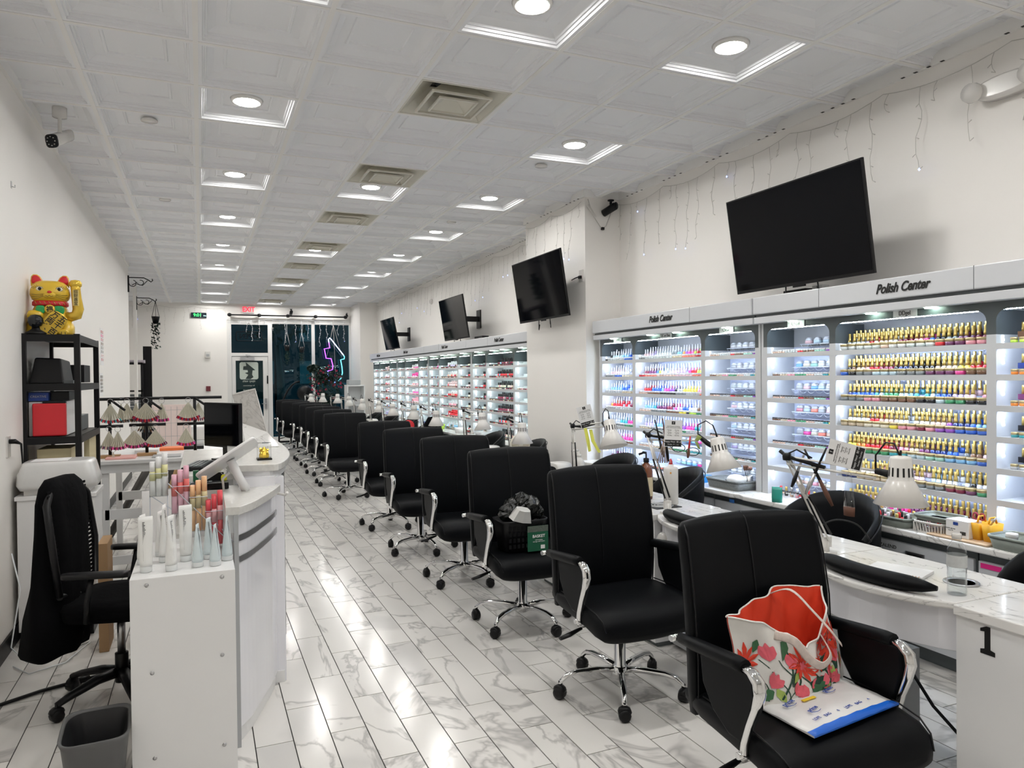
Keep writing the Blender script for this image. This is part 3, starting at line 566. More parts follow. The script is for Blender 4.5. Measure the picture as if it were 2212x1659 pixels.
# base cabinets + worktop
def basecab(y0, y1, labels, n, far):
    w_ = (y1 - y0) / n
    for q in range(n):
        a, b = y0 + q * w_, y0 + (q + 1) * w_
        t = thing('base_cabinet', labels[q], 'cabinet', (0, (a + b) / 2, 0)); oy = (a + b) / 2
        part('body', MB().box(3.52, XR - .01, a - oy + .004, b - oy - .004, .08, .665), GREY, t); part('plinth', MB().box(3.56, XR - .01, a - oy, b - oy, 0, .08), GREY, t)
        for j, (z0, z1) in enumerate(((.475, .62), (.28, .468), (.09, .273))):
            dr = part('drawer', MB().box(3.50, 3.519, a - oy + .012, b - oy - .012, z0, z1), CABW, t, b=.002)
            yc = 0; zc = (z0 + z1) / 2 + .01
            part('recessed_handle', MB().box(3.494, 3.501, yc - .055, yc + .055, zc - .024, zc + .024).box(3.4925, 3.4945, yc - .042, yc + .042, zc - .014, zc + .014, 1), [STEEL, INK], dr)
    return
basecab(1.05, 6.35, ['grey and white drawer cabinet under the lit polish shelves, %s from the camera' % nth(q + 1) for q in range(8)], 8, False)
basecab(7.90, 16.68, ['grey and white drawer cabinet in the far row beyond the wall column, %s one' % nth(q + 1) for q in range(8)], 8, True)
wt = [(3.46, 1.0), (3.46, 4.0), (3.475, 4.04), (3.475, 4.1), (3.46, 4.14), (3.46, 6.37), (XR, 6.37), (XR, 1.0)][::-1]
solo('worktop', MB().poly(wt, .665, .70), MTOP, 'long white marble worktop with clutter under the near polish cabinets', 'worktop', b=.008)
solo('worktop', MB().box(3.46, XR, 7.90, 16.70, .665, .70), MTOP, 'long white marble worktop under the far polish cabinets', 'worktop', b=.008)
for (y, z, w_, c, tx, l) in ((3.02, .635, .09, (.05, .25, .7), 'DND DC', 'blue sticker on the drawer edge'), (2.30, .60, .10, (.8, .02, .25), '', 'pink sticker'), (4.16, .635, .05, (.05, .2, .6), '', 'small blue sticker')):
    solo('sticker', MB().box(3.4965, 3.4995, y - w_ / 2, y + w_ / 2, z - .012, z + .012), mat('sticker_%g' % y, c, .5, noise=.03), l + ' under the worktop edge', 'sticker')
o = tag(text('handwriting', 'CM 1-16  ZALEND', .028, INK, None, face_m((3.4985, 2.93, .585), (0, -1, 0), (0, 0, 1)), ext=.0004), 'handwritten note in black marker on a white drawer front', 'writing')
# ------------------------------------------------------------ bottles
CO = dict(black=(.01, .01, .012), grey=(.22, .24, .25), silver=(.5, .52, .54), white=(.80, .80, .80), clear=(.62, .66, .66), nude=(.72, .52, .42), beige=(.60, .50, .36), cream=(.78, .72, .58), yellow=(.85, .72, .10), gold=(.55, .38, .12), orange=(.85, .28, .05), coral=(.85, .25, .18),
          red=(.60, .02, .03), hotpink=(.85, .08, .35), pink=(.80, .35, .42), palepink=(.82, .58, .60), wine=(.20, .02, .05), plum=(.16, .04, .12), purple=(.30, .10, .50), lilac=(.58, .48, .72), blue=(.04, .14, .60), navy=(.02, .04, .18), sky=(.25, .52, .80), ice=(.55, .70, .78), teal=(.05, .35, .40), mint=(.40, .70, .60), green=(.05, .28, .12), brown=(.18, .09, .05), lime=(.55, .80, .10))
CN = dict(hotpink='hot pink', palepink='pale pink', sky='sky blue', ice='ice blue')
def lac(c): return mat('lacquer_' + c, CO[c], .15, noise=.03, nscale=40, coat=.4)
MC = {}
def cached(key, fn):
    if key not in MC: MC[key] = fn()
    return MC[key]
WCAP = mat('white_cap', (.78, .79, .82), .25, noise=.02); BCAP = mat('black_cap', (.012, .012, .014), .3, noise=.1); GLID = mat('gold_lid', (.62, .50, .28), .3, .75, noise=.05); CLID = glassmat('clear_lid', (.80, .84, .86), .12, .1)
CLG = mat('clear_jar_plastic', (.80, .82, .86), .12, noise=.02, spec=.6)
def gold_bottle(c): return cached(('gb', c), lambda: MB().lathe([(.0135, 0), (.0145, .004), (.0145, .024), (.009, .030), (.0085, .032)], 8).mesh('bottle', lac(c)))
gold_cap = MB().lathe([(.0118, .031), (.0092, .045), (.0075, .060), (.0088, .080), (.0082, .082)], 8).mesh('cap', GOLD)
white_cap = MB().lathe([(.0082, .031), (.0068, .045), (.0056, .068), (.0050, .070)], 8).mesh('cap', WCAP)
black_cap = MB().lathe([(.0100, .030), (.0092, .064), (.0085, .066)], 8).mesh('cap', BCAP)
gold_jar = lambda c: cached(('gj', c), lambda: MB().lathe([(.022, 0), (.026, .004), (.027, .020)], 12).mesh('jar', lac(c)))
gold_lid = MB().lathe([(.0275, .0205), (.028, .034), (.0265, .036)], 12).mesh('lid', GLID)
cjar = lambda c: cached(('cj', c), lambda: MB().lathe([(.0155, 0), (.017, .003), (.017, .014)], 10).mesh('jar', lac(c)))
clid = MB().lathe([(.0175, .0145), (.0175, .026), (.016, .027)], 10).mesh('lid', CLG)
pot = lambda c: cached(('pt', c), lambda: MB().lathe([(.009, 0), (.0098, .002), (.0098, .010)], 8).mesh('pot', lac(c)))
pot_lid_b = MB().lathe([(.0098, .0102), (.0098, .0205), (.009, .021)], 8).mesh('lid', mat('dark_grey_cap', (.07, .07, .075), .3, noise=.1)); pot_lid_w = MB().lathe([(.0098, .0102), (.0098, .0205), (.009, .021)], 8).mesh('lid', WCAP)
def pj(c):
    mb = MB(); mb.rings([sering((0, 0, z), a, b, 12, 4) for z, a, b in ((0, .019, .030), (.022, .018, .027))]); return mb.mesh('jar', lac(c))
pjar = lambda c: cached(('pj', c), lambda: pj(c))
pjl = MB().rings([sering((0, 0, z), a, b, 12, 4) for z, a, b in ((.0225, .018, .027), (.034, .015, .023), (.042, .012, .014))]).mesh('lid', CLG)
BUD = {}
stuffmb = {}
def spread(seq, n):
    out = []; tot = sum(w_ for _, w_ in seq); c = 0
    for name, w_ in seq: c += w_; out += [name] * (int(round(c / tot * n)) - len(out))
    return out
def put(kind, c, body, cap, loc, label, cat, group, cap_name='cap', limit=300):
    BUD[kind] = BUD.get(kind, 0) + 1
    if BUD[kind] <= limit:
        o = link(kind, body, None, loc); tag(o, label, cat, group); link(cap_name, cap, o)
    else: stuff(kind, body, loc); stuff(kind, cap, loc)
def stuff(kind, me, loc):
    mb, mm = stuffmb.setdefault(kind, (MB(), {})); m = me.materials[0]; mi = mm.setdefault(m.name, len(mm)); b0 = len(mb.v)
    mb.v += [(v.co.x + loc[0], v.co.y + loc[1], v.co.z + loc[2]) for v in me.vertices]
    for p in me.polygons: mb.f.append(tuple(b0 + i for i in p.vertices)); mb.m.append(mi); mb.sm.append(p.use_smooth)
SN = ['top', 'second', 'third', 'fourth', 'fifth', 'sixth', 'lowest']
jt = lambda: R.uniform(-.002, .002)
def line(kind, z, x, a, b, n, cols, body, cap, cat, lab, group, cap_name='cap', skip=0, limit=300):
    p = (b - a - .03) / n
    for i in range(n):                    # b = far end = left in the picture
        c = cols[i % len(cols)] if isinstance(cols, list) else cols
        y = b - .015 - p * (i + .5)
        if R.random() < skip: continue
        put(kind, c, body(c), cap, (x + jt(), y + jt(), z), lab.replace('#c', CN.get(c, c)).replace('#n', nth(i + 1)), cat, group, cap_name, limit)
# gold bay
a, b = UB[1]
front = [[('clear', 7), ('nude', 2), ('white', 3), ('clear', 4), ('red', 2), ('plum', 3), ('pink', 3)], [('blue', 1), ('black', 1), ('grey', 2), ('ice', 3), ('grey', 2), ('plum', 3), ('hotpink', 1), ('brown', 2)], [('grey', 3), ('pink', 2), ('brown', 3), ('black', 2), ('ice', 1), ('green', 2), ('black', 2)],
         [('beige', 3), ('cream', 3), ('yellow', 1), ('pink', 1), ('wine', 1), ('pink', 1), ('purple', 2), ('blue', 3)], [('ice', 3), ('green', 3), ('teal', 2), ('ice', 2), ('mint', 2), ('sky', 3), ('blue', 1)], [('navy', 2), ('beige', 4), ('grey', 5), ('wine', 2), ('plum', 1), ('green', 1)]]
lines = [[('clear', 4), ('lilac', 1), ('white', 1), ('red', 1), ('nude', 3), ('white', 2), ('wine', 3), ('black', 1), ('pink', 2), ('hotpink', 1), ('blue', 1), ('black', 2), ('grey', 2), ('plum', 4), ('wine', 3)], [('black', 1), ('brown', 1), ('beige', 2), ('pink', 1), ('red', 2), ('wine', 3), ('black', 1), ('navy', 2), ('black', 5), ('beige', 4), ('yellow', 2), ('red', 3), ('purple', 1)],
         [('navy', 1), ('blue', 5), ('teal', 1), ('ice', 1), ('green', 3), ('ice', 2), ('sky', 2), ('teal', 3), ('ice', 1), ('blue', 2), ('navy', 1), ('lilac', 2), ('palepink', 2), ('pink', 3)], [('white', 5), ('red', 2), ('nude', 3), ('white', 3), ('cream', 5), ('nude', 3), ('purple', 1), ('navy', 3), ('blue', 1), ('sky', 3)],
         [('yellow', 2), ('orange', 2), ('red', 5), ('wine', 2), ('pink', 2), ('beige', 2), ('plum', 2), ('navy', 3), ('blue', 2), ('grey', 2), ('brown', 2), ('palepink', 2)], [('cream', 6), ('pink', 5), ('palepink', 4), ('ice', 3), ('white', 4), ('black', 1), ('white', 3)], [('lilac', 4), ('palepink', 4), ('hotpink', 4), ('plum', 5), ('wine', 5), ('red', 3)]]
for q in range(7):
    z = LEVELS[q]
    for li, (x, dz) in enumerate(((SX + .092, .021), (SX + .15, .043))):
        line('polish_bottle', z + dz, x, a, b, 28, spread(lines[q], 28), gold_bottle, gold_cap, 'bottle', 'gold-capped #c polish, #n from left, %s line, %s shelf of the gold bay' % (('front', 'back')[li], SN[q]), 'gold-capped polish bottles', skip=.02, limit=300)
    if q < 6: line('powder_jar', z + .001, SX + .035, a, b, 16, spread(front[q], 16), gold_jar, gold_lid, 'jar', 'gold-lidded jar of #c powder, #n from left, %s shelf of the gold bay' % SN[q], 'gold-lidded jars', 'lid')
# white capped bay
a, b = UA[1]
wl_ = [[('palepink', 2), ('lilac', 2), ('clear', 6), ('grey', 2), ('sky', 2), ('orange', 1), ('purple', 1), ('hotpink', 1), ('lime', 1), ('red', 2), ('teal', 1), ('blue', 1)], [('wine', 2), ('plum', 2), ('blue', 1), ('lime', 1), ('white', 3), ('palepink', 2), ('lilac', 2), ('hotpink', 2), ('red', 2), ('lime', 2), ('silver', 1)], [('red', 3), ('blue', 3), ('sky', 1), ('hotpink', 2), ('purple', 2), ('black', 1), ('silver', 2), ('yellow', 4), ('pink', 4)],
       [('sky', 4), ('teal', 1), ('plum', 3), ('wine', 2), ('hotpink', 2), ('lilac', 2), ('blue', 2), ('white', 2), ('brown', 1), ('palepink', 3)], [('lilac', 3), ('sky', 4), ('mint', 1), ('yellow', 1), ('lilac', 2), ('purple', 2), ('hotpink', 2), ('teal', 2), ('pink', 2)]]
fw = [[('grey', 2), ('silver', 4), ('clear', 4), ('beige', 3), ('coral', 4), ('red', 2)], [('red', 2), ('coral', 4), ('nude', 6), ('palepink', 5), ('coral', 3)], [('nude', 3), ('brown', 4), ('black', 4), ('grey', 3), ('silver', 4), ('coral', 1)], [('nude', 3), ('grey', 5), ('brown', 3), ('yellow', 2), ('black', 1), ('lime', 1), ('green', 2)], [('beige', 3), ('grey', 6), ('green', 4), ('silver', 4)], [('nude', 4), ('beige', 4), ('green', 4), ('teal', 3)]]
gbw = gold_bottle
for q in range(5):
    for li, (x, dz) in enumerate(((SX + .092, .021), (SX + .15, .043))):
        line('lacquer_bottle', LEVELS[q] + dz, x, a, b, 24, spread(wl_[q], 24), gbw, white_cap, 'bottle', 'silver-capped #c polish, #n from left, %s line, %s shelf, wide bay' % (('front', 'back')[li], SN[q]), 'silver-white capped bottles', skip=.03)
for q in range(6): line('clear_jar', LEVELS[q] + .001, SX + .035, a, b, 20, spread(fw[q], 20), cjar, clid, 'jar', 'clear-lidded jar of #c powder, #n from left, %s shelf, wide bay' % SN[q], 'clear-lidded jars', 'lid')
for q, z in ((5, .06), (6, .05)): line('gel_jar', LEVELS[q] + z, BX - .05, a, a + .62, 8, spread([('ice', 1), ('mint', 1), ('sky', 2), ('hotpink', 1), ('cream', 1), ('palepink', 2)], 8), pjar, pjl, 'jar', 'peaked clear jar of #c gel, #n from left, %s ledge, wide bay' % SN[q], 'peaked clear jars', 'lid')
line('clear_jar', LEVELS[6], SX + .05, a, b, 16, spread([('brown', 3), ('coral', 2), ('grey', 3), ('mint', 2), ('silver', 3)], 16), cjar, clid, 'jar', 'clear-lidded jar of #c powder, #n from left, on the worktop by the column', 'clear-lidded jars', 'lid')
a, b = UA[0]
ll = [[('black', 1), ('ice', 3), ('sky', 3), ('blue', 3)], [('palepink', 3), ('white', 4), ('nude', 3)], [('sky', 4), ('blue', 2), ('mint', 3)], [('orange', 1), ('red', 5), ('wine', 3)], [('silver', 3), ('teal', 2), ('hotpink', 4)], [('lilac', 3), ('hotpink', 5), ('purple', 2)], [('plum', 4), ('grey', 2), ('pink', 3)]]
for q in range(7):
    for li, (x, dz) in enumerate(((SX + .092, .021), (SX + .15, .043))):
        line('lacquer_bottle', LEVELS[q] + dz, x, a, b, 12, spread(ll[q], 12), gbw, white_cap, 'bottle', 'silver-capped #c polish, #n from left, %s line, %s shelf, narrow bay' % (('front', 'back')[li], SN[q]), 'silver-white capped bottles', skip=.05)
    if q < 6: line('clear_jar', LEVELS[q] + .001, SX + .035, a, b, 12, spread([[('black', 1), ('silver', 6), ('blue', 3)], [('grey', 3), ('blue', 3), ('cream', 4)], [('silver', 6), ('beige', 4)], [('silver', 5), ('clear', 5)], [('grey', 5), ('green', 3)], [('green', 3), ('lime', 3), ('brown', 3)]][q], 12), cjar, clid, 'jar', 'clear-lidded jar of #c powder, #n from left, %s shelf, narrow bay' % SN[q], 'clear-lidded jars', 'lid')
# gel jar bays
for (bay, where, rows) in ((UB[0], 'left of gold bay', [[('palepink', 1), ('ice', 2), ('coral', 1), ('grey', 1)], [('sky', 1), ('cream', 1), ('mint', 1), ('white', 1), ('silver', 1), ('white', 1), ('cream', 1)], [('clear', 1), ('palepink', 1), ('sky', 1), ('ice', 1), ('white', 2), ('sky', 1)], [('pink', 1), ('ice', 1), ('coral', 1), ('silver', 1), ('palepink', 1), ('mint', 1), ('white', 1)], [('silver', 1), ('hotpink', 1), ('cream', 1), ('coral', 1), ('nude', 1), ('white', 1), ('lilac', 1)], [('white', 7)], [('nude', 2), ('pink', 1), ('cream', 2), ('lilac', 2)]]),
                           (UA[2], 'right bay by column', [[('white', 3), ('silver', 1), ('palepink', 1), ('silver', 1)], [('silver', 1), ('white', 5)], [('clear', 2), ('white', 1), ('palepink', 1), ('silver', 1), ('ice', 1)], [('palepink', 1), ('white', 5)], [('ice', 1), ('white', 5)], [('lilac', 1), ('white', 5)], [('white', 6)]])):
    a, b = bay
    for q in range(7):
        if q == 5 and where[0] == 'l': continue
        n = 5 if (q == 0 and where[0] == 'l') else 7; bb = b - (.14 if n == 5 else .06)
        line('gel_jar', LEVELS[q] + .062, BX - .05, a, bb, n, spread(rows[q], n), pjar, pjl, 'jar', 'peaked clear jar of #c gel, #n from left, %s ledge, %s' % (SN[q], where), 'peaked clear jars', 'lid')
        line('sample_pot', LEVELS[q] + .001, SX + .035, a, b, 22, spread([('brown', 3), ('beige', 3), ('pink', 3), ('green', 3), ('nude', 3), ('clear', 3), ('teal', 2), ('yellow', 1)] if q % 2 else [('nude', 4), ('silver', 4), ('red', 2), ('brown', 3), ('mint', 3), ('purple', 2)], 22), pot, pot_lid_b if q > 1 else pot_lid_w, 'jar', 'tiny pot of #c gel, #n from left, %s shelf, %s' % (SN[q], where), 'tiny sample pots', 'lid')
        mb = MB().box(BX - .085, BX - .01, a + .005, bb, LEVELS[q] + .056, LEVELS[q] + .061)
        for j in range(n):
            yy = bb - (bb - a) * (j + .5) / n; mb.tube([(BX - .082, yy + .03 * math.cos(w_ * PI / 8), LEVELS[q] + .056 - .022 * math.sin(w_ * PI / 8)) for w_ in range(9)], .0012, 4)
        tag(part('acrylic_ledge', mb, mat('acrylic_edge', (.74, .78, .86), .1, noise=.02), None), 'clear looped ledge of peaked jars, %s level, %s' % (SN[q], where), 'shelf ledge')
# nearest right-hand bay (cut by the frame)
a, b = UB[2]
for q in range(5):
    for j in range(9):
        put('polish_pen', 'x', cached(('pen', q), lambda: MB().box(-.012, .012, -.020, .020, 0, .028).mesh('box', [lac(('brown', 'navy', 'plum', 'black', 'black')[q])])), cached(('penc',), lambda: MB().lathe([(.0085, .028), (.0075, .07), (.006, .074)], 8).mesh('cap', GOLD)), (SX + .10 + .03 * (j % 2), b - .07 - j * .052, LEVELS[q] + .03 + .012 * (j % 2)), 'gold-topped polish in dark carton, %s from left, %s shelf at frame edge' % (nth(j + 1), SN[q]), 'bottle', 'boxed polishes at the frame edge')
    line('orange_pot', LEVELS[q], SX + .035, a, b - .03, 12, spread([[('lime', 2), ('orange', 4)], [('orange', 2), ('hotpink', 4)], [('orange', 3), ('brown', 3)], [('teal', 6)], [('silver', 6)]][q], 12), cjar, cached('glid2', lambda: MB().lathe([(.0175, .0145), (.0175, .026), (.016, .027)], 10).mesh('lid', GLID)), 'jar', 'small gold-lidded jar of #c powder, #n from left, %s shelf at the frame edge' % SN[q], 'jars at the right frame edge', 'lid')
# far bank
rg = random.Random(21)
pal_far = [('wine', 2), ('red', 3), ('pink', 3), ('palepink', 4), ('nude', 3), ('black', 2), ('grey', 2), ('coral', 2), ('sky', 1)]
for u, unit in enumerate(FARU):
    for bi in range(3):
        a, b = unit[2 - bi] if 0 else unit[bi]
        wide = bi == 1
        dark = (u == 0 and bi in (0, 1)) or (u == 1 and bi == 2)
        for q in range(7):
            if u == 0 and bi == 2 and q not in (2, 4): continue
            if u == 2 and bi == 2 and q > 3: continue
            n = 18 if wide else 9
            base = rg.choice(['palepink', 'pink', 'red', 'nude', 'hotpink', 'lilac', 'sky']) if not dark else rg.choice(['red', 'wine', 'palepink', 'cream'])
            cols = [rg.choice([base, base, rg.choice(pal_far)[0]]) for _ in range(n)]
            if wide or dark or rg.random() < .55:
                bb = b - (b - a) * (.18 if wide else .35)
                for li, (x, dz) in enumerate(((SX + .092, .021), (SX + .15, .043))):
                    nn = int(n * .85)
                    cap = black_cap if dark else (white_cap if (u + q) % 3 else cached(('pc', base), lambda: MB().lathe([(.0095, .030), (.0085, .062), (.007, .064)], 8).mesh('cap', lac(base))))
                    kind = 'dark_polish_bottle' if dark else 'far_polish_bottle'
                    line(kind, LEVELS[q] + dz, x, a, bb, nn, cols, gbw, cap, 'bottle', '%s #c polish, #n from left, %s line, %s shelf, %s bay, cabinet %s' % ('black-capped' if dark else 'light-capped', ('front', 'back')[li], SN[q], ('left', 'middle', 'right')[bi], ORD[u]), 'polish bottles in the far cabinets', limit=300 if dark else 200)
            line('far_jar', LEVELS[q] + .001, SX + .035, a, b, n, [rg.choice([base, 'beige', 'brown', 'wine', 'black' if dark else 'nude']) for _ in range(n)], cjar, cached('blid', lambda: MB().lathe([(.0175, .0145), (.0175, .022), (.016, .023)], 10).mesh('lid', BCAP)) if (dark or u % 2) else clid, 'jar', 'small #c jar, #n from left, %s shelf, %s bay, far cabinet %s' % (SN[q], ('left', 'middle', 'right')[bi], ORD[u]), 'small jars in the far cabinets', 'lid', limit=150)
for kind, (mb, mm) in stuffmb.items():
    o = part(kind + 's', mb, [bpy.data.materials[k] for k in mm], None)
    tag(o, {'polish_bottle': 'remaining gold-capped bottles at the back of the gold bay', 'lacquer_bottle': 'remaining silver-white capped bottles by the column', 'far_polish_bottle': 'remaining small light-capped bottles in the farther lit cabinets', 'dark_polish_bottle': 'remaining black-capped bottles in the farther lit cabinets', 'far_jar': 'remaining small jars in the farther lit cabinets'}.get(kind, 'remaining ' + kind.replace('_', ' ') + 's on the lit shelves'), 'bottles', kind='stuff')
# ============================================================ CLIENT CHAIRS
def bowed(k, crown=0, r0=1): return lambda q, u: (q[0], q[1] - k * u * u, q[2] - crown * u * u)
def caster(parent, loc, rz=0):
    part('caster', MB().lathe([(.012, -.024), (.026, -.022), (.029, -.012), (.029, -.004), (.029, .004), (.029, .012), (.026, .022), (.012, .024)], 12, (0, 0, .029), M=Matrix.Rotation(PI / 2, 4, 'X'))
         .tube([(0, 0, .03), (0, 0, .085)], .008, 6).rings([sering((0, y, .045), a, a * .75, 10, 2, 'xz') for y, a in ((-.018, .02), (-.012, .031), (.012, .031), (.018, .02))]), BLACK, parent, loc=loc, rz=rz)
def make_chair():
    t = thing('salon_chair', 'x', 'chair')
    # back cushion
    Rb = []
    for z, a, b, y, cr in ((.41, .24, .012, .205, .0), (.415, .268, .028, .205, 0), (.50, .282, .035, .195, 0), (.62, .288, .036, .19, 0), (.78, .290, .036, .20, 0), (.93, .288, .034, .222, .002), (1.03, .285, .032, .243, .007), (1.064, .281, .028, .25, .009), (1.080, .270, .016, .254, .009), (1.084, .25, .005, .255, .009)):
        Rb.append(sering((0, y, z), a, b, 32, 5, 'xy', bowed(.045, cr)))
    part('backrest', MB().rings(Rb), LEATH, t)
    fr = lambda x, z, y: (x, y - .045 * (x / .28) ** 2, z)
    part('centre_seam', MB().tube([(0, .17, .50), (0, .152, .62), (0, .162, .78), (0, .186, .93), (0, .209, 1.03), (0, .222, 1.064), (0, .25, 1.085), (0, .278, 1.065)], .0028, 5), BLACK, t)
    mb = MB()
    for s in (-1, 1): mb.tube([fr(s * .272, .48, .160), fr(s * .277, .62, .156), fr(s * .279, .78, .166), fr(s * .277, .93, .190), fr(s * .274, 1.03, .213), (s * .268, .20, 1.066)], .003, 5)
    part('edge_stitching', mb, BLACK, t)
    Rs = [sering((0, y, z), a, b, 32, 4.5, 'xz', lambda q, u: (q[0], q[1], q[2] + .012 * u * u)) for y, a, b, z in ((.215, .22, .012, .455), (.205, .265, .03, .453), (.1, .284, .048, .448), (-.05, .288, .056, .445), (-.16, .288, .062, .437), (-.240, .284, .067, .422), (-.285, .272, .058, .408), (-.303, .250, .036, .398), (-.309, .22, .012, .394))]
    part('seat_cushion', MB().rings(Rs), LEATH, t)
    mb = MB()
    for s in (-1, 1): mb.tube([(s * .268, .10, .502), (s * .274, -.05, .507), (s * .275, -.16, .504), (s * .272, -.240, .492), (s * .262, -.285, .465), (s * .252, -.304, .42)], .003, 5)
    part('seat_piping', mb, BLACK, t)
    for s in (-1, 1):
        pz = [(.085, .670), (-.17, .690), (-.178, .62), (-.150, .52), (-.125, .455), (-.06, .455), (.02, .50), (.07, .57)]; cy, cz = -.06, .59
        part('side_panel', MB().rings([[(s * x, cy + (y - cy) * k, cz + (z - cz) * k) for y, z in pz] for x, k in ((.272, .93), (.276, 1), (.290, 1), (.294, .93))]), LEATH, t)
        part('armrest_pad', MB().tube([(s * .284, .20, .668), (s * .287, .12, .676), (s * .289, .0, .688), (s * .289, -.10, .698), (s * .289, -.135, .70)], [.018, .023, .024, .024, .021], 10), LEATH, t)
        part('arm_bracket', MB().tube([(s * .289, -.125, .700), (s * .289, -.165, .694), (s * .289, -.192, .672), (s * .289, -.198, .64), (s * .290, -.185, .59), (s * .292, -.160, .53), (s * .296, -.142, .47), (s * .298, -.135, .425), (s * .292, -.135, .41)], [.018, .02, .021, .021, .019, .017, .016, .015, .012], 10, flat=.62, up=(0, -1, .2)), CHROME, t)
        part('arm_peg', MB().tube([(s * .26, .215, .668), (s * .32, .205, .668)], [.010, .012], 8), CHROME, t); part('arm_bolt', MB().tube([(s * .285, -.135, .43), (s * .32, -.135, .43)], .011, 8), CHROME, t)
    part('seat_plate', MB().box(-.12, .12, -.13, .13, .355, .40).box(-.035, .035, .06, .16, .33, .37), BLACK, t, b=.006)
    part('gas_lift', MB().lathe([(.034, .10), (.034, .135), (.028, .14), (.028, .30), (.022, .305), (.022, .36)], 16), CHROME, t)
    part('tilt_lever', MB().tube([(-.05, -.03, .365), (-.25, -.05, .362)], .005, 6).tube([(-.24, -.05, .362), (-.31, -.06, .345), (-.36, -.065, .335)], [.010, .016, .012], 8, flat=.6, mi=1), [CHROME, BLACK], t)
    part('base_hub', MB().lathe([(.03, .075), (.042, .085), (.042, .125), (.03, .135)], 16), CHROME, t)
    leg = MB().tube([(.03, 0, .115), (.12, 0, .122), (.22, 0, .120), (.27, 0, .108), (.30, 0, .085), (.308, 0, .07)], [.019, .018, .016, .015, .0135, .0125], 10, flat=.8)
    for q in range(5):
        l = part('base_leg', leg, CHROME, t, rz=q * 2 * PI / 5) if q == 0 else link('base_leg', leg_me, t, rz=q * 2 * PI / 5)
        if q == 0: leg_me = l.data; caster(l, (.308, 0, 0), .4); cas = l.children[0].data
        else: link('caster', cas, l, (.308, 0, 0), R.uniform(0, 3))
    return t
CH = [(1.775, 1.825, 30, 'nearest black leather salon chair, holding a floral tote bag'), (1.867, 3.042, 26, 'empty black leather salon chair, second from the camera'), (1.837, 4.14, -2, 'black leather salon chair holding a black basket'),
      (1.84, 5.24, 0, 'black leather salon chair just behind the one with the basket'), (1.797, 6.295, -8, 'black leather salon chair, fifth from the camera'), (1.80, 7.45, 4, 'black leather salon chair, sixth from the camera, level with the far end of the column'),
      (1.76, 9.55, 20, 'black leather salon chair standing alone after the gap in the row, seventh from the camera'), (1.80, 10.75, 0, 'black leather salon chair, eighth from the camera'), (1.84, 11.95, 10, 'black leather salon chair, ninth from the camera'), (1.88, 13.1, 5, 'black leather salon chair, tenth from the camera'),
      (1.88, 14.2, 0, 'black leather salon chair, third from the shop window'), (1.80, 15.3, 8, 'black leather salon chair, second from the shop window'), (1.80, 16.45, 0, 'black leather salon chair nearest the shop window')]
ch0 = make_chair()
for q, (x, y, st_, lab) in enumerate(CH):
    c = ch0 if q == 0 else dup(ch0)
    c.location = (x, y, 0); c['label'] = lab; c['group'] = 'black leather client chairs'
    k = 0
    for ch in c.children:
        if ch.name.startswith('base_leg'): ch.rotation_euler = (0, 0, math.radians(st_ + 72 * k)); k += 1
ch0.rotation_euler = (0, 0, math.radians(-3)); ch0.scale = (1.01, 1.04, .97)
# ------------------------------------------------------------ technician chairs (scoop backs)
def make_scoop():
    t = thing('technician_chair', 'x', 'chair')
    mb = MB(); n = 17; Ro, Ri = [], []
    def prof_(u): return .62 + (.26 * math.cos(u * PI / 2 * .92) ** .7)
    for i in range(n):
        u = -1 + 2 * i / (n - 1); a = u * 1.75; r = .27; x = r * math.sin(a); y = .02 + r * math.cos(a) * .85; top = prof_(u); 
        nrm = Vector((math.sin(a), math.cos(a), 0)); c = Vector((x, y, 0))
        ring = []
        for k in range(10):
            w_ = 2 * PI * k / 10; zz = (.45 + top) / 2 + math.sin(w_) * (top - .45) / 2; tt = .026 * math.cos(w_); p = c * (1 + (zz - .5) * .25) + nrm * tt; ring.append((p.x, p.y, zz))
        Ro.append(ring)
    part('scoop_back', mb.rings(Ro), LEATH, t)
    part('back_piping', MB().tube([(Vector((.27 * math.sin(u * 1.75), .02 + .2295 * math.cos(u * 1.75), 0)) * (1 + (prof_(u) - .54) * .25) + Vector((math.sin(u * 1.75), math.cos(u * 1.75), 0)) * .024 + Vector((0, 0, prof_(u) - .035)))[:] for u in [-1 + i / 10 for i in range(21)]], .004, 5), BLACK, t)
    part('seat_cushion', MB().rings([sering((0, -.02, z), a, a, 24, 2.6) for z, a in ((.40, .22), (.41, .25), (.47, .26), (.495, .24), (.50, .1))]), LEATH, t)
    part('gas_lift', MB().lathe([(.035, .10), (.035, .14), (.027, .15), (.027, .26), (.018, .262), (.018, .41)], 14), CHROME, t); part('lift_collar', MB().lathe([(.03, .255), (.03, .275), (.02, .28)], 14), BLACK, t)
    part('base_hub', MB().lathe([(.03, .075), (.042, .085), (.042, .125), (.03, .135)], 14), CHROME, t)
    for q in range(5): l = link('base_leg', leg0, t, rz=q * 2 * PI / 5 + .3); link('caster', cas0, l, (.308, 0, 0), .5 * q)
    return t
leg0 = [c for c in ch0.children if c.name.startswith('base_leg')][0]; cas0 = leg0.children[0].data; leg0 = leg0.data
sc0 = make_scoop()
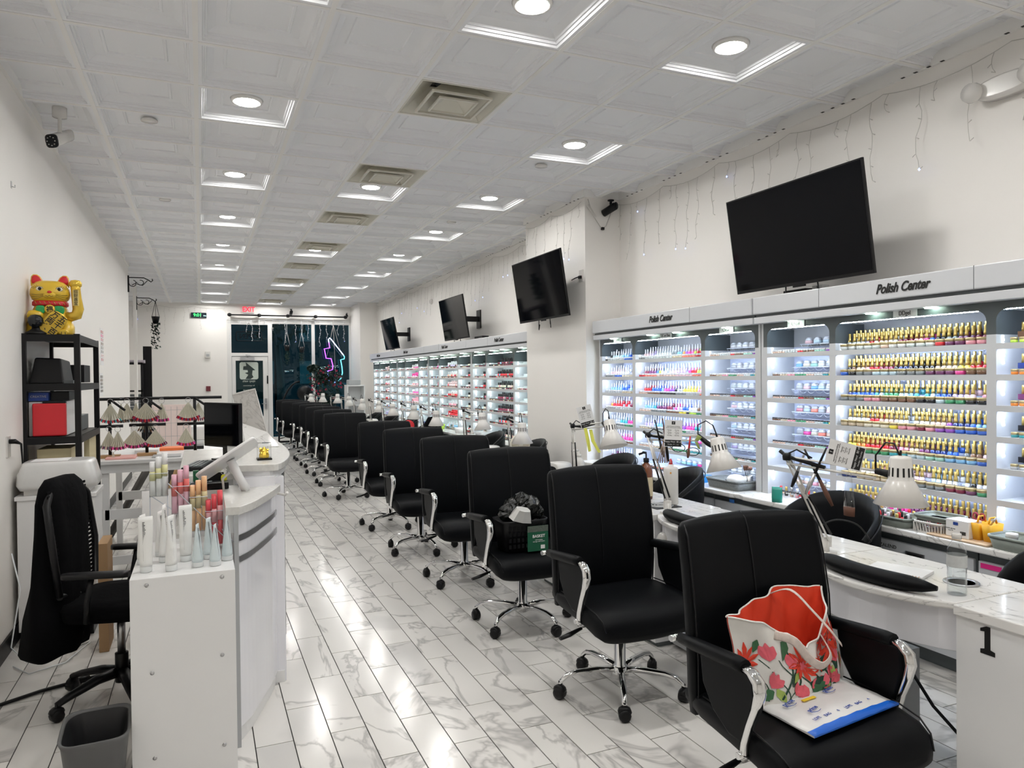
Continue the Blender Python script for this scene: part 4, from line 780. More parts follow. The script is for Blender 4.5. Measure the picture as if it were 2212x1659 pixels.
TCH = [(3.02, 1.72, -.15, 'black scoop-backed technician chair behind the nearest nail table, mostly hidden'), (3.10, 3.02, .1, 'black scoop-backed technician chair beside the second white desk lamp'), (3.04, 4.42, -.3, 'black scoop-backed technician chair behind the tall white bottle'), (3.10, 5.4, 0, 'black technician chair behind the table with the white pump bottle'),
       (3.08, 7.1, -.1, 'black scoop-backed technician chair next to the small cream fan'), (3.10, 8.3, 0, 'black technician chair behind the table after the fan'), (3.05, 10.7, .2, 'black technician chair with a dark jacket over its back, far tables'), (3.05, 12.0, 0, 'black technician chair, third from the shop window'), (3.05, 13.3, .1, 'black technician chair, second from the shop window'), (3.05, 14.6, 0, 'black technician chair nearest the shop window')]
for q, (x, y, rz, lab) in enumerate(TCH):
    c = sc0 if q == 0 else dup(sc0)
    c.location = (x + .05, y, 0); c.rotation_euler = (0, 0, -PI / 2 + rz); c['label'] = lab; c['group'] = 'black technician chairs'
c = sc0; c.location.z = 0
solo('jacket', MB().rings([sering((x, 0, z), a, b, 14, 2.4, 'yz') for x, z, a, b in ((-.12, .70, .05, .10), (-.06, .80, .07, .10), (0, .86, .09, .05), (.05, .84, .10, .08), (.09, .72, .08, .14))]), CLOTH, 'dark jacket hanging over a far technician chair', 'jacket', (3.26, 10.72, .03))
# ============================================================ NAIL TABLES
def table_poly(h=.33, x0=2.36, x1=2.80, bulge=.11, n=12):
    pts = [(x1, -h), (x1, h), (x0, h)]
    pts += [(x0 - bulge * math.sin(PI * i / n) ** .8, h - 2 * h * i / n) for i in range(1, n)] + [(x0, -h)]
    return pts
def make_table():
    t = thing('nail_table', 'x', 'table')
    part('tabletop', MB().poly(table_poly(), .735, .76), MTOP, t, b=.006)
    part('front_panel', MB().poly(table_poly(.325, 2.385, 2.43, .10), .585, .735), WGLOSS, t, b=.003)
    part('back_panel', MB().box(2.43, 2.45, -.02, .325, .06, .585), LGREY, t)
    part('footwell_box', MB().box(2.45, 2.74, .10, .325, .02, .40), LGREY, t)
    part('outlet_disc', MB().lathe([(.055, 0), (.055, .012), (.048, .02), (.001, .02)], 20, M=Matrix.Rotation(-PI / 2, 4, 'Y'), sx=1.25).box(-.024, -.018, -.02, -.008, .005, .03, 1).box(-.024, -.018, .004, .016, .005, .03, 1).box(-.024, -.018, -.006, .008, -.035, -.02, 1), [WENAMEL, INK], t, loc=(2.325, .22, .615))
    part('arm_cushion', MB().tube([(2.36 - .085 * math.sin(PI * (i + 1.2) / 14.4) ** .8 + .03, .26 - .52 * i / 12, .79) for i in range(13)], [.010, .026, .034] + [.036] * 7 + [.034, .026, .010], 12, flat=.85), LEATH, t)
    part('vent_ring', MB().lathe([(.045, .002), (.05, .006), (.06, .006), (.06, .0)], 20, (2.60, -.18, .76)).lathe([(.045, .004), (.001, .004)], 20, (2.60, -.18, .76), 1), [STEEL, GREY], t)
    return t
def make_ped():
    t = thing('table_pedestal', 'x', 'cabinet')
    part('body', MB().box(2.345, 2.80, -.205, .205, .03, .725), WHITE, t); part('top_slab', MB().box(2.335, 2.81, -.21, .21, .7255, .76), MTOP, t, b=.004)
    part('plinth', MB().box(2.37, 2.78, -.19, .19, 0, .03), GREY, t); part('drawer', MB().box(2.80, 2.815, -.19, .19, .52, .70), WHITE, t)
    part('vent_grille', MB().box(2.44, 2.62, -.09, .09, .76, .764), BLACK, t, b=.001)
    mb = MB()
    for r in (.02, .038, .056, .074): mb.tube([(2.53 + r * math.cos(a * PI / 8), r * math.sin(a * PI / 8), .765) for a in range(17)], .003, 4)
    part('vent_spiral', mb, LGREY, t)
    return t
tb0 = make_table(); pd0 = make_ped()
TY = [2.0 + 1.1 * i for i in range(5)] + [7.5, 8.6] + [9.7 + 1.15 * i for i in range(6)]
nm = ['nearest the camera', 'second from the camera', 'third from the camera', 'fourth from the camera', 'fifth from the camera', 'sixth, level with the fan', 'seventh from the camera', 'eighth from the camera', 'ninth from the camera', 'tenth from the camera', 'third from the shop window', 'second from the shop window', 'nearest the shop window']
for q, y in enumerate(TY):
    t = tb0 if q == 0 else dup(tb0); t.location = (0, y, 0); t['label'] = 'white nail table with marble top and black arm cushion, ' + nm[q]; t['group'] = 'white nail tables'
    p = dup(pd0); p.location = (0, y + .545, 0); p['label'] = 'white marble-topped pedestal behind the nail table ' + nm[q]; p['group'] = 'white table pedestals'
pd0.location = (0, 1.455, 0); pd0['label'] = 'white pedestal with a black numeral 1, right frame edge'; pd0['group'] = 'white table pedestals'
for ch in list(pd0.children):
    if ch.name.startswith('vent_'): bpy.data.objects.remove(ch)
n1 = [(.024, 0), (.024, .014), (.009, .018), (.009, .092), (-.004, .092), (-.024, .082), (-.024, .072), (-.010, .074), (-.010, .018), (-.024, .014), (-.024, 0)]
mb = MB(); mb.add([(x, .098 - u, .625 + v) for x in (2.3448, 2.3436) for u, v in n1], [tuple(range(11)), tuple(range(21, 10, -1))] + [(i, 11 + i, 11 + (i + 1) % 11, (i + 1) % 11) for i in range(11)]); part('numeral', mb, INK, pd0)
# cables under near table
solo('power_cable', MB().tube([(2.60, 2.12, .45), (2.66, 1.98, .22), (2.72, 1.85, .08), (2.70, 1.7, .03)], .007, 6).tube([(2.76, 1.75, .42), (2.72, 1.80, .28), (2.76, 1.74, .1), (2.8, 1.7, .02)], .007, 6), BLACK, 'black power cables hanging under the nearest nail table', 'cable')
# ------------------------------------------------------------ desk lamps
def lamp(base, elbow, wrist, head, tilt, label, props=0, clips=None):
    t = thing('desk_lamp', label, 'lamp', base, group='white spring-arm desk lamps')
    L = lambda p: Vector(p) - Vector(base); e, w_, h = L(elbow), L(wrist), L(head)
    part('clamp_base', MB().box(-.03, .03, -.03, .03, 0, .012).tube([(0, 0, .012), (0, 0, .06)], .012, 8).box(-.022, .022, -.008, .008, .03, .075), WENAMEL, t)
    d_ = (e - Vector((0, 0, .06))).normalized(); sd = d_.cross(Vector((0, 0, 1))); sd = (sd.normalized() if sd.length > .05 else Vector((1, 0, 0))) * .011
    part('lower_arm', MB().tube([Vector((0, 0, .06)) + sd, e + sd], .0055, 4).tube([Vector((0, 0, .06)) - sd, e - sd], .0055, 4).tube([Vector((0, 0, .06)) + d_ * .25, Vector((0, 0, .06)) + d_ * .33], .012, 6), WENAMEL, t)
    part('spring', MB().tube([Vector((0, 0, .09)) + sd * 2, Vector((0, 0, .06)) + d_ * .26 + sd * 1.4], .0055, 5).tube([Vector((0, 0, .09)) - sd * 2, Vector((0, 0, .06)) + d_ * .26 - sd * 1.4], .0055, 5), BLACK, t)
    dn = Vector((0, 0, -.028))
    part('upper_arm', MB().tube([e, w_], .005, 4).tube([e + dn, w_ + dn], .005, 4).tube([e + (0, 0, .01) if 0 else e, e + dn * 1.6 + (w_ - e).normalized() * .03, w_ * .0 + e + dn], .005, 4), WENAMEL, t)
    m_ = (e + w_) / 2; part('elbow_joint', MB().lathe([(.016, -.015), (.018, 0), (.016, .015)], 8, tuple(e)).tube([e - (w_ - e).normalized() * .03 + Vector((0, 0, .02)), e, e + (w_ - e) * .45 + Vector((0, 0, -.02))], .008, 6), BLACK, t)
    part('cord', MB().tube([e + Vector((0, 0, .01)), e + (w_ - e) * .12 + Vector((0, 0, .035)), e + (w_ - e) * .3 + Vector((0, 0, .01))], .0035, 5).tube([w_, w_ + Vector((0, 0, .06)), w_ * .6 + h * .4 + Vector((0, 0, .10)), w_ * .25 + h * .75 + Vector((0, 0, .09)), h + Vector((0, 0, .03))], .0035, 5), BLACK, t)
    M = Matrix.Rotation(tilt, 4, Vector((w_.y - h.y, h.x - w_.x, 0)).normalized()) if tilt else Matrix()
    part('wrist_joint', MB().tube([w_, w_ * .5 + h * .5 + Vector((0, 0, -.02)), h + Vector((0, 0, -.03))], [.012, .015, .01], 8), BLACK, t)
    part('lamp_shade', MB().lathe([(.012, .040), (.034, .036), (.038, .028), (.043, -.048), (.046, -.052), (.094, -.140), (.092, -.141), (.043, -.056)], 28, tuple(h), M=M), WENAMEL, t, b=0)
    mb = MB()
    for q in range(14):
        a = q * 2 * PI / 14; mb.v += []; c0 = Vector((math.cos(a), math.sin(a), 0)); sdv = Vector((-math.sin(a), math.cos(a), 0)) * .0035
        vs = [M @ (c0 * r + s * sdv + Vector((0, 0, z))) + h for z, r in ((-.003, .0412), (-.036, .0434)) for s in (-1, 1)]; mb.add(vs, [(0, 1, 3, 2)])
    part('shade_slots', mb, INK, t); part('switch', MB().tube([M @ Vector((0, 0, .038)) + h, M @ Vector((0, 0, .06)) + h], .004, 6), BLACK, t)
    part('bulb', MB().lathe([(.015, -.05), (.03, -.09), (.001, -.115)], 12, tuple(h), M=M), WENAMEL, t)
    return t
def card(loc, right, up, label, flip=0, s=1.0):
    t = thing('price_card', label, 'card', loc, group='printed cards clipped to the desk lamps'); M = face_m((0, 0, 0), right, up); F = lambda x, y, z=0.0006: M @ Matrix.Translation((x, y, z))
    mb = MB().box(-.05 * s, .05 * s, -.075 * s, .075 * s, -.0005, .0); mb.v = [tuple(M @ Vector(v)) for v in mb.v]; part('card', mb, PAPER, t)
    mb = MB().box(-.046 * s, .046 * s, -.072 * s, -.036 * s, .0, .0004); mb.v = [tuple(M @ Vector(v)) for v in mb.v]; part('black_band', mb, INK, t)
    mb = MB().box(-.010 * s, .010 * s, .050 * s, .068 * s, 0, .0004); mb.v = [tuple(M @ Vector(v)) for v in mb.v]; part('logo_square', mb, INK, t); text('logo', 'f', .016 * s, PAPER, t, F(0, .058 * s, .0008), ext=.0001)
    text('card_lettering', 'appointment booking', .0085 * s, INK, t, F(0, .040 * s), ext=.0001); text('card_lettering', 'hours and location online', .008 * s, INK, t, F(0, .032 * s), ext=.0001)
    for x in (-.022, .02): text('card_lettering', 'Monday\n10 - 7\nTuesday\n10 - 7\nSaturday', .0075 * s, INK, t, F(x * s, .004 * s), ext=.0001)
    text('card_lettering', 'Happy Hour  $5 off', .012 * s, PAPER, t, F(0, -.046 * s, .0008), ext=.0001); text('card_lettering', 'Monday - Thursday', .008 * s, PAPER, t, F(0, -.061 * s, .0008), ext=.0001)
lamp((2.50, 2.36, .76), (2.225, 2.305, 1.205), (2.355, 1.985, 1.175), (2.383, 1.90, 1.20), 0, 'white desk lamp nearest the camera, shade hanging level')
lamp((2.42, 3.42, .76), (2.378, 3.546, 1.20), (2.52, 3.27, 1.21), (2.560, 3.15, 1.17), -.25, 'white desk lamp over the second nail table, shade tilted, printed card upright')
lamp((2.42, 4.52, .76), (2.401, 4.515, 1.195), (2.45, 4.18, 1.235), (2.45, 4.09, 1.22), -.3, 'white desk lamp beside the column edge with yellow flags clipped on')
lamp((2.62, 6.12, .76), (2.578, 6.10, 1.16), (2.575, 5.84, 1.14), (2.562, 5.75, 1.105), 0, 'white desk lamp above the small cream fan')
card((2.275, 2.055, 1.232), (.24, -.10, .95), (-.90, .39, .26), 'printed white card lying sideways on the nearest lamp arm', s=.95)
card((2.42, 3.36, 1.22), (.93, -.36, -.05), (.02, .06, 1), 'printed white card standing upright on the second lamp arm')
card((2.40, 4.32, 1.27), (.88, -.36, .25), (-.25, .0, .97), 'printed white card leaning on the third lamp arm')
for q, (x, y, z, l) in enumerate(((2.70, 7.08, 1.04, 'fifth from the camera'), (2.56, 8.25, 1.02, 'sixth from the camera, over the jacket chair'), (2.64, 9.5, 1.04, 'seventh from the camera'), (2.62, 10.6, 1.03, 'eighth from the camera'), (2.60, 11.4, 1.05, 'ninth from the camera'), (2.52, 12.3, 1.06, 'tenth from the camera'), (2.50, 13.4, 1.08, 'fourth from the shop window'), (2.48, 14.5, 1.10, 'third from the shop window'), (2.35, 15.5, 1.10, 'second from the shop window'), (2.20, 16.2, 1.08, 'nearest the shop window'))):
    lamp((x - .05, y + .38, .76), (x - .08, y + .36, 1.18), (x - .01, y + .1, 1.16), (x, y, z + .09), (-.1, 0, .1)[q % 3], 'white desk lamp on a far nail table, ' + l)
# hanging tools, flags
def brush(name, p0, p1, m1, m2, label, w_=.006):
    p0, p1 = Vector(p0), Vector(p1); solo(name, MB().tube([p0 * 0, (p1 - p0) * .55], [w_ * .6, w_], 6).tube([(p1 - p0) * .55, (p1 - p0) * .8, p1 - p0], [w_, w_ * 1.5, w_ * .8], 6, 1), [m1, m2], label, 'brush', tuple(p0))
BR = mat('brown_bristle', (.12, .05, .03), .7, noise=.1); FL = mat('yellow_flag', (.75, .75, .12), .6, noise=.1)
brush('nail_brush', (2.255, 2.24, 1.24), (2.30, 2.14, 1.02), BLACK, BR, 'dark brush hanging across the nearest lamp arm', .007); brush('nail_brush', (2.29, 2.16, 1.25), (2.24, 2.22, 1.06), BLACK, STEEL, 'slim dark brush crossing another on the nearest lamp arm'); brush('nail_brush', (2.27, 2.25, 1.23), (2.235, 2.29, 1.08), STEEL, BLACK, 'silver handled brush on the nearest lamp arm')
brush('nail_brush', (2.405, 3.44, 1.30), (2.415, 3.40, 1.06), BR, BLACK, 'dark red brush standing on the second lamp arm'); brush('nail_brush', (2.395, 3.50, 1.29), (2.41, 3.44, 1.08), BLACK, BLACK, 'black brush leaning on the second lamp arm'); brush('nail_file', (2.46, 3.26, 1.21), (2.45, 3.27, 1.09), RED, BR, 'dark red file hanging from the second lamp arm')
solo('swatch_sticks', MB().tube([(0, 0, 0), (.0, 0, -.13)], [.012, .028], 8, flat=.4).tube([(0, 0, -.13), (0, 0, -.165)], [.028, .026], 8, 1, flat=.4), [ACRY, BR], 'bunch of clear sample sticks hanging from the nearest lamp arm', 'swatches', (2.30, 2.06, 1.16))
mb = MB(); rg = random.Random(5)
for q in range(12): a = -.5 + q / 11; mb.tube([(0, 0, 0), (.07 * a, -.03 * a, -.14)], [.002, .006], 4, q % 2, flat=.5)
solo('swatch_sticks', mb, [mat('nude_stick', (.55, .38, .26), .4, noise=.1), ACRY], 'fan of skin-toned sample sticks hanging from the second lamp arm', 'swatches', (2.40, 3.42, 1.19))
solo('eyeglasses', MB().tube([(0.03 * math.cos(q * PI / 6), -.02 * math.cos(q * PI / 6), .022 * math.sin(q * PI / 6)) for q in range(13)], .0025, 5).tube([(.062 + .03 * math.cos(q * PI / 6), -.045 - .02 * math.cos(q * PI / 6), -.02 + .022 * math.sin(q * PI / 6)) for q in range(13)], .0025, 5).tube([(-.03, .02, 0), (-.08, .04, .04)], .002, 4), BLACK, 'black eyeglasses hanging under the second lamp arm', 'glasses', (2.44, 3.34, 1.14))
for q, (dx, dz, l) in enumerate(((0, 0, 'left'), (.035, -.01, 'right'))): solo('paper_flag', MB().rings([[(-.012, 0, 0), (.012, 0, 0), (.012, .002, 0), (-.012, .002, 0)], [(.0, -.01, -.08), (.026, -.01, -.08), (.026, -.008, -.08), (.0, -.008, -.08)], [(.012 + dx, -.02, -.16), (.032 + dx, -.02, -.155), (.032 + dx, -.018, -.155), (.012 + dx, -.018, -.16)]], smooth=False), FL, 'yellow paper strip hanging from the third lamp arm, %s one' % l, 'paper strip', (2.40 + dx, 4.33 - dx * .3, 1.19 + dz))
solo('leaf_sprig', MB().rings([sering((x, 0, z), .0015, w_, 8, 2, 'yz') for x, z, w_ in ((0, 0, .002), (.02, .01, .018), (.045, .012, .004))]).rings([sering((x, 0, z), .0015, w_, 8, 2, 'yz') for x, z, w_ in ((0, -.01, .002), (.02, -.03, .018), (.035, -.05, .003))]), mat('olive_leaf', (.35, .42, .12), .5, noise=.1), 'olive green paper leaf on the second lamp arm', 'ornament', (2.475, 3.24, 1.19))
# ============================================================ LEFT SIDE: CABINET, RACK, CAT
t = thing('side_cabinet', 'plain white cabinet by the left wall carrying the wrapped printer', 'cabinet', (-.80, 5.2, 0))
part('body', MB().box(-.20, .20, -.155, .185, .07, .845), WHITE, t, b=.002); part('top_panel', MB().box(-.21, .21, -.165, .195, .845, .87), WHITE, t, b=.002); part('plinth', MB().box(-.18, .18, -.12, .18, 0, .07), BLACK, t)
PLAS = mat('milky_plastic', (.72, .72, .71), .25, noise=.04, nscale=14, bump=.15, coat=.3)
t = thing('printer', 'printer under a milky plastic cover on the white side cabinet', 'printer', (-.80, 5.2, .87))
def wob(s, k): return lambda q, u: (q[0] + math.sin(q[2] * 40 + q[0] * 30 * s) * k, q[1] + math.sin(q[0] * 50 + s) * k, q[2])
part('body', MB().box(-.17, .17, -.13, .14, .0, .17).box(-.15, .10, -.135, -.13, .07, .10, 1).box(.02, .16, -.136, -.13, .01, .05, 1), [WENAMEL, GREY], t, b=.01)
part('plastic_cover', MB().rings([sering((0, .0, z), a, b, 36, 6, 'xy', wob(2, .004)) for z, a, b in ((.03, .20, .165), (.06, .215, .172), (.12, .205, .165), (.175, .19, .155), (.19, .18, .148), (.194, .15, .12))], cap=True), PLAS, t)
part('paper_sheet', MB().box(-.14, .05, -.10, .08, .195, .197), PAPER, t)
t = thing('storage_rack', 'tall black metal shelving rack against the left wall', 'rack', (-.878, 5.88, 0)); SHR = [1.845, 1.53, 1.19, .85, .42]
for x in (-.148, .148):
    for y in (-.46, .46): part('post', MB().box(x - .016 if x < 0 else x - .002, x + .002 if x < 0 else x + .016, y - .002, y + .002, 0, 1.85).box(x - .002, x + .002, y - .016 if y > 0 else y, y if y > 0 else y + .022, 0, 1.85) if 0 else MB().box(x - .017, x + .017, y - .017, y + .017, 0, 1.85), BLACK, t)
for z in SHR: part('shelf', MB().box(-.15, .15, -.46, .46, z - .012, z, 1).box(-.15, .15, -.478, -.474, z - .045, z).box(-.15, .15, .474, .478, z - .045, z).box(-.166, -.162, -.46, .46, z - .045, z).box(.162, .166, -.46, .46, z - .045, z), [BLACK, DWOOD], t)
rx = lambda nme, x0, x1, y0, y1, z0, z1, m, lab, cat, b=.003: solo(nme, MB().box(-(x1 - x0) / 2, (x1 - x0) / 2, -(y1 - y0) / 2, (y1 - y0) / 2, 0, z1 - z0), m, lab, cat, ((x0 + x1) / 2, (y0 + y1) / 2, z0), b=b)
BLUE = mat('deep_blue', (.02, .06, .30), .5, noise=.05)
t = thing('document_scanner', 'black angular document scanner on the second shelf of the rack', 'scanner', (-.895, 5.6, 1.531))
part('body', MB().add([(-.115, -.12, 0), (.08, -.12, 0), (.10, .14, 0), (-.10, .14, 0), (-.09, -.06, .17), (.055, -.06, .165), (.08, .13, .15), (-.09, .13, .17)], [(0, 1, 5, 4), (1, 2, 6, 5), (2, 3, 7, 6), (3, 0, 4, 7), (4, 5, 6, 7), (3, 2, 1, 0)]), BLACK, t, b=.01); part('paper_tray', MB().box(.06, .13, -.11, .02, .0, .02), GREY, t)
rx('media_box', -1.01, -.90, 5.46, 5.75, 1.42, 1.475, BLUE, 'blue box with pale lettering above the red case on the rack', 'box'); text('box_lettering', 'CREATIVE', .02, LGREY, bpy.data.objects['media_box'], face_m((0, -.147, .028), (1, 0, 0), (0, 0, 1)))
rx('black_box', -.895, -.79, 5.50, 5.75, 1.42, 1.48, BLACK, 'small black box beside the blue box on the rack', 'box'); rx('white_binder', -1.01, -.80, 5.47, 5.85, 1.195, 1.415, WHITE, 'stack of white folders behind the red case on the rack', 'folders')
rx('red_case', -.985, -.80, 5.428, 5.466, 1.195, 1.405, RED, 'glossy red case standing on the third shelf of the rack', 'case', .008); rx('black_recorder', -.93, -.80, 5.43, 5.465, 1.406, 1.42, BLACK, 'thin black device lying on the red case', 'device')
rx('cream_box', -.97, -.78, 5.47, 5.80, .855, 1.11, mat('cream_card', (.60, .52, .32), .7, noise=.04), 'cream cardboard box on the fourth shelf of the rack', 'box'); rx('cream_folder', -.77, -.735, 5.95, 6.30, .855, 1.17, mat('cream_card', (1, 1, 1)), 'upright cream folder at the back of the rack', 'folder'); rx('dark_case', -.95, -.76, 5.95, 6.25, 1.535, 1.66, BLACK, 'dark case at the back of the second rack shelf', 'case')
rx('grey_tray', -.96, -.78, 5.95, 6.28, 1.195, 1.30, GREY, 'grey plastic tray at the back of the third rack shelf', 'tray')
t = thing('dome_camera', 'round black camera ball on a stand in front of the golden cat', 'camera', (-.965, 5.475, 1.846)); part('stand', MB().lathe([(.05, 0), (.05, .012), (.04, .02), (.02, .035), (.018, .05)], 16, sx=1.2), BLACK, t); part('ball', MB().lathe([(.015, .045), (.034, .058), (.044, .082), (.042, .105), (.028, .124), (.001, .130)], 18), mat('black_gloss', (.01, .012, .015), .12, noise=.05), t)
# lucky cat
YEL = mat('yellow_gold_paint', (.72, .47, .03), .35, noise=.05, nscale=12, coat=.4); YEL2 = mat('gold_lacquer', (.75, .50, .06), .22, .35, noise=.06, nscale=20); GRNG = mat('green_glitter', (.02, .35, .10), .3, noise=.5, nscale=160); WEY = mat('eye_white', (.8, .75, .6), .3, noise=.02)
t = thing('beckoning_cat', 'large golden beckoning cat figurine on top of the black rack', 'figurine', (-.905, 5.62, 1.845), math.radians(6))
part('body', MB().rings([sering((0, yy, z), a, b, 28, 2.3) for z, a, b, yy in ((0, .10, .085, 0), (.012, .122, .10, 0), (.05, .134, .108, 0), (.085, .128, .104, 0), (.11, .108, .09, .004), (.14, .103, .085, .006), (.175, .10, .08, .008), (.20, .088, .072, .01), (.222, .076, .062, .01))]), YEL, t)
part('head', MB().rings([sering((0, yy, z), a, b, 28, 2.4) for z, a, b, yy in ((.212, .055, .05, .0), (.22, .082, .066, 0), (.24, .104, .083, -.004), (.27, .115, .092, -.006), (.30, .113, .091, -.004), (.33, .102, .083, 0), (.352, .084, .068, .004), (.362, .06, .045, .006), (.365, .02, .02, .008))]), YEL, t)
part('muzzle', MB().rings([sering((0, y, .262), a, b, 16, 2.2, 'xz') for y, a, b in ((-.07, .045, .026), (-.095, .036, .02), (-.105, .018, .01))]), YEL, t)
for s in (-1, 1):
    part('ear', MB().rings([sering((s * x, .0, z), a, b, 16, 2.6) for z, a, b, x in ((.325, .040, .022, .068), (.36, .036, .018, .074), (.39, .026, .012, .080), (.403, .012, .006, .083))]), YEL, t)
    part('ear_lining', MB().rings([sering((s * x, -.014, z), a, b, 16, 2.6) for z, a, b, x in ((.343, .032, .008, .069), (.36, .030, .007, .074), (.385, .021, .005, .079), (.397, .009, .003, .082))]), RED, t)
    part('eye', MB().lathe([(.020, 0), (.018, .003), (.001, .004)], 16, (s * .053, -.0865, .302), M=Matrix.Rotation(PI / 2, 4, 'X'), sx=1.1, sy=.72).lathe([(.012, .003), (.001, .006)], 14, (s * .053, -.0865, .302), 1, M=Matrix.Rotation(PI / 2, 4, 'X')), [WEY, INK], t)
    mb = MB(); mb.tube([(s * .034, -.091, .300), (s * .042, -.089, .314), (s * .06, -.087, .318), (s * .076, -.082, .308)], .0014, 4)
    for q in range(4): mb.tube([(s * (.064 + .007 * q), -.085 + .003 * q, .314 - .004 * q), (s * (.072 + .010 * q), -.086 + .004 * q, .326 - .005 * q)], .001, 4)
    for q in range(3): mb.tube([(s * .035, -.098, .268 - .008 * q), (s * .07, -.092, .262 - .012 * q), (s * .10, -.062, .268 - .018 * q)], .001, 4)
    part('whiskers', mb, INK, t)
    part('hind_leg', MB().rings([sering((s * .085, yy, z), a, b, 16, 2.2) for z, a, b, yy in ((.0, .04, .07, -.03), (.02, .052, .082, -.03), (.06, .052, .075, -.02), (.10, .038, .05, -.01), (.115, .015, .02, 0))]), YEL, t)
    part('foot', MB().rings([sering((s * .075, y, .020), a, b, 14, 2.4, 'xz') for y, a, b in ((-.09, .03, .018), (-.118, .032, .020), (-.130, .022, .014))]).box(s * .075 - .012, s * .075 - .009, -.134, -.128, .006, .022, 1).box(s * .075 + .009, s * .075 + .012, -.134, -.128, .006, .022, 1), [YEL, INK], t)
part('nose', MB().lathe([(.013, 0), (.009, .006), (.001, .008)], 10, (0, -.100, .281), M=Matrix.Rotation(PI / 2, 4, 'X'), sy=.75), RED, t)
part('mouth', MB().tube([(-.02, -.106, .258), (-.010, -.108, .252), (0, -.108, .260), (.010, -.108, .252), (.02, -.106, .258)], .0014, 4), INK, t)
part('collar', MB().rings([sering((0, .004, z), a, b, 28, 2.3) for z, a, b in ((.196, .098, .082), (.202, .104, .087), (.222, .103, .086), (.228, .096, .08))]), RED, t)
mb = MB()
for q in range(7): x = -.078 + q * .026; mb.tube([(x - .006, -.088 + x * x * 4.5, .222), (x + .006, -.0885 + x * x * 4.5, .203)], .002, 4)
part('collar_cord', mb, GOLD, t)
for s, w_ in ((-1, .026), (1, .030)): part('bib', MB().rings([sering((s * .052, y, z), a, b, 16, 2.8, 'xz') for y, a, b, z in ((-.078, w_, .026, .168), (-.090, w_, .028, .166), (-.093, w_ * .8, .02, .166))]), GRNG, t)
part('medallion', MB().lathe([(.030, 0), (.030, .006), (.026, .008), (.001, .008)], 20, (0, -.088, .170), M=Matrix.Rotation(PI / 2, 4, 'X')), YEL2, t); text('characters', '福', .040, INK, t, face_m((0, -.0975, .168), (1, 0, 0), (0, 0, 1)), bold=.0008)
part('coin_plate', MB().rings([[tuple(Matrix.Translation((.018, -.118, .072)) @ Matrix.Rotation(math.radians(38), 4, 'Y') @ Vector((x, y, z))) for x, _, z in sering((0, 0, 0), .058 + k_, .085 + k_, 20, 3.5, 'xz')] for y, k_ in ((.014, 0), (-.004, 0), (-.006, -.006))]), YEL2, t)
PM = Matrix.Translation((.018, -.126, .072)) @ Matrix.Rotation(math.radians(38), 4, 'Y') @ Matrix.Rotation(PI / 2, 4, 'X')
for q, (c, x, y) in enumerate((('五', .026, .052), ('千', .026, .005), ('百', .026, -.044), ('万', -.026, .052), ('両', -.026, .005), ('宝', -.026, -.044))): text('characters', c, .048, INK, t, PM @ Matrix.Translation((x, y, .001)), bold=.0008)
part('holding_paw', MB().rings([sering((x, -.095, z), a, a * .9, 14, 2.2, 'yz') for x, z, a in ((-.125, .125, .012), (-.115, .13, .03), (-.085, .132, .034), (-.05, .13, .026), (-.035, .128, .012))]), YEL, t)
part('raised_arm', MB().tube([(.075, -.02, .135), (.115, -.03, .128), (.148, -.035, .14), (.158, -.035, .18), (.150, -.035, .25), (.145, -.035, .31), (.145, -.037, .335)], [.026, .032, .035, .034, .030, .029, .031], 14), YEL2, t)
part('paw', MB().rings([sering((.145, -.037, z), a, a * .9, 16, 2.2) for z, a in ((.325, .028), (.335, .036), (.355, .037), (.370, .028), (.374, .01))]), YEL2, t)
part('arm_plaque', MB().box(.128, .164, -.070, -.062, .20, .305), mat('pale_gold', (.80, .62, .20), .4, noise=.04), t)
for q, c in enumerate('招財進宝'): text('characters', c, .026, INK, t, face_m((.146, -.072, .292 - q * .026), (1, 0, 0), (0, 0, 1)))
# wall cards on left wall
for (y, z, hh, lab, cs) in ((9.45, 1.93, .42, 'tall card of red and grey nail samples on the left wall, upper', ('red', 'hotpink', 'pink', 'brown', 'grey', 'grey', 'palepink', 'pink')), (9.35, 1.50, .26, 'card of dark nail samples on the left wall, lower', ('black', 'brown', 'black', 'grey', 'black'))):
    t = thing('sample_card', lab, 'card', (XL, y, z), group='nail sample cards on the left wall'); part('backing', MB().box(0, .004, -.14, .14, -hh / 2, hh / 2), PAPER, t)
    for q, c in enumerate(cs): part('sample', MB().box(.004, .008, -.09, .10, hh / 2 - .055 - q * (hh - .06) / len(cs), hh / 2 - .055 - q * (hh - .06) / len(cs) + .028), lac(c), t)
for q, (y, z) in enumerate(((4.2, 2.97), (4.7, 2.83), (5.2, 2.73), (4.25, 2.60))): solo('wall_hook', MB().box(0, .004, -.010, .010, -.02, .02).tube([(.004, 0, -.01), (.02, 0, -.015), (.02, 0, 0)], .003, 5), STEEL, 'small clear adhesive hook on the left wall, %s' % ('nearest upper', 'middle upper', 'farthest upper', 'lower')[q], 'hook', (XL, y, z), group='small wall hooks')
t = thing('wall_socket', 'white wall socket with a black plug at the left frame edge', 'outlet', (XL, 5.0, 1.17)); part('plate', MB().box(0, .008, -.04, .04, -.06, .06), WENAMEL, t); part('plug', MB().tube([(.008, 0, .03), (.04, -.01, .03), (.055, .06, .01), (.05, .12, -.12), (.045, .14, -.22)], [.014, .014, .006, .005, .005], 6), BLACK, t)
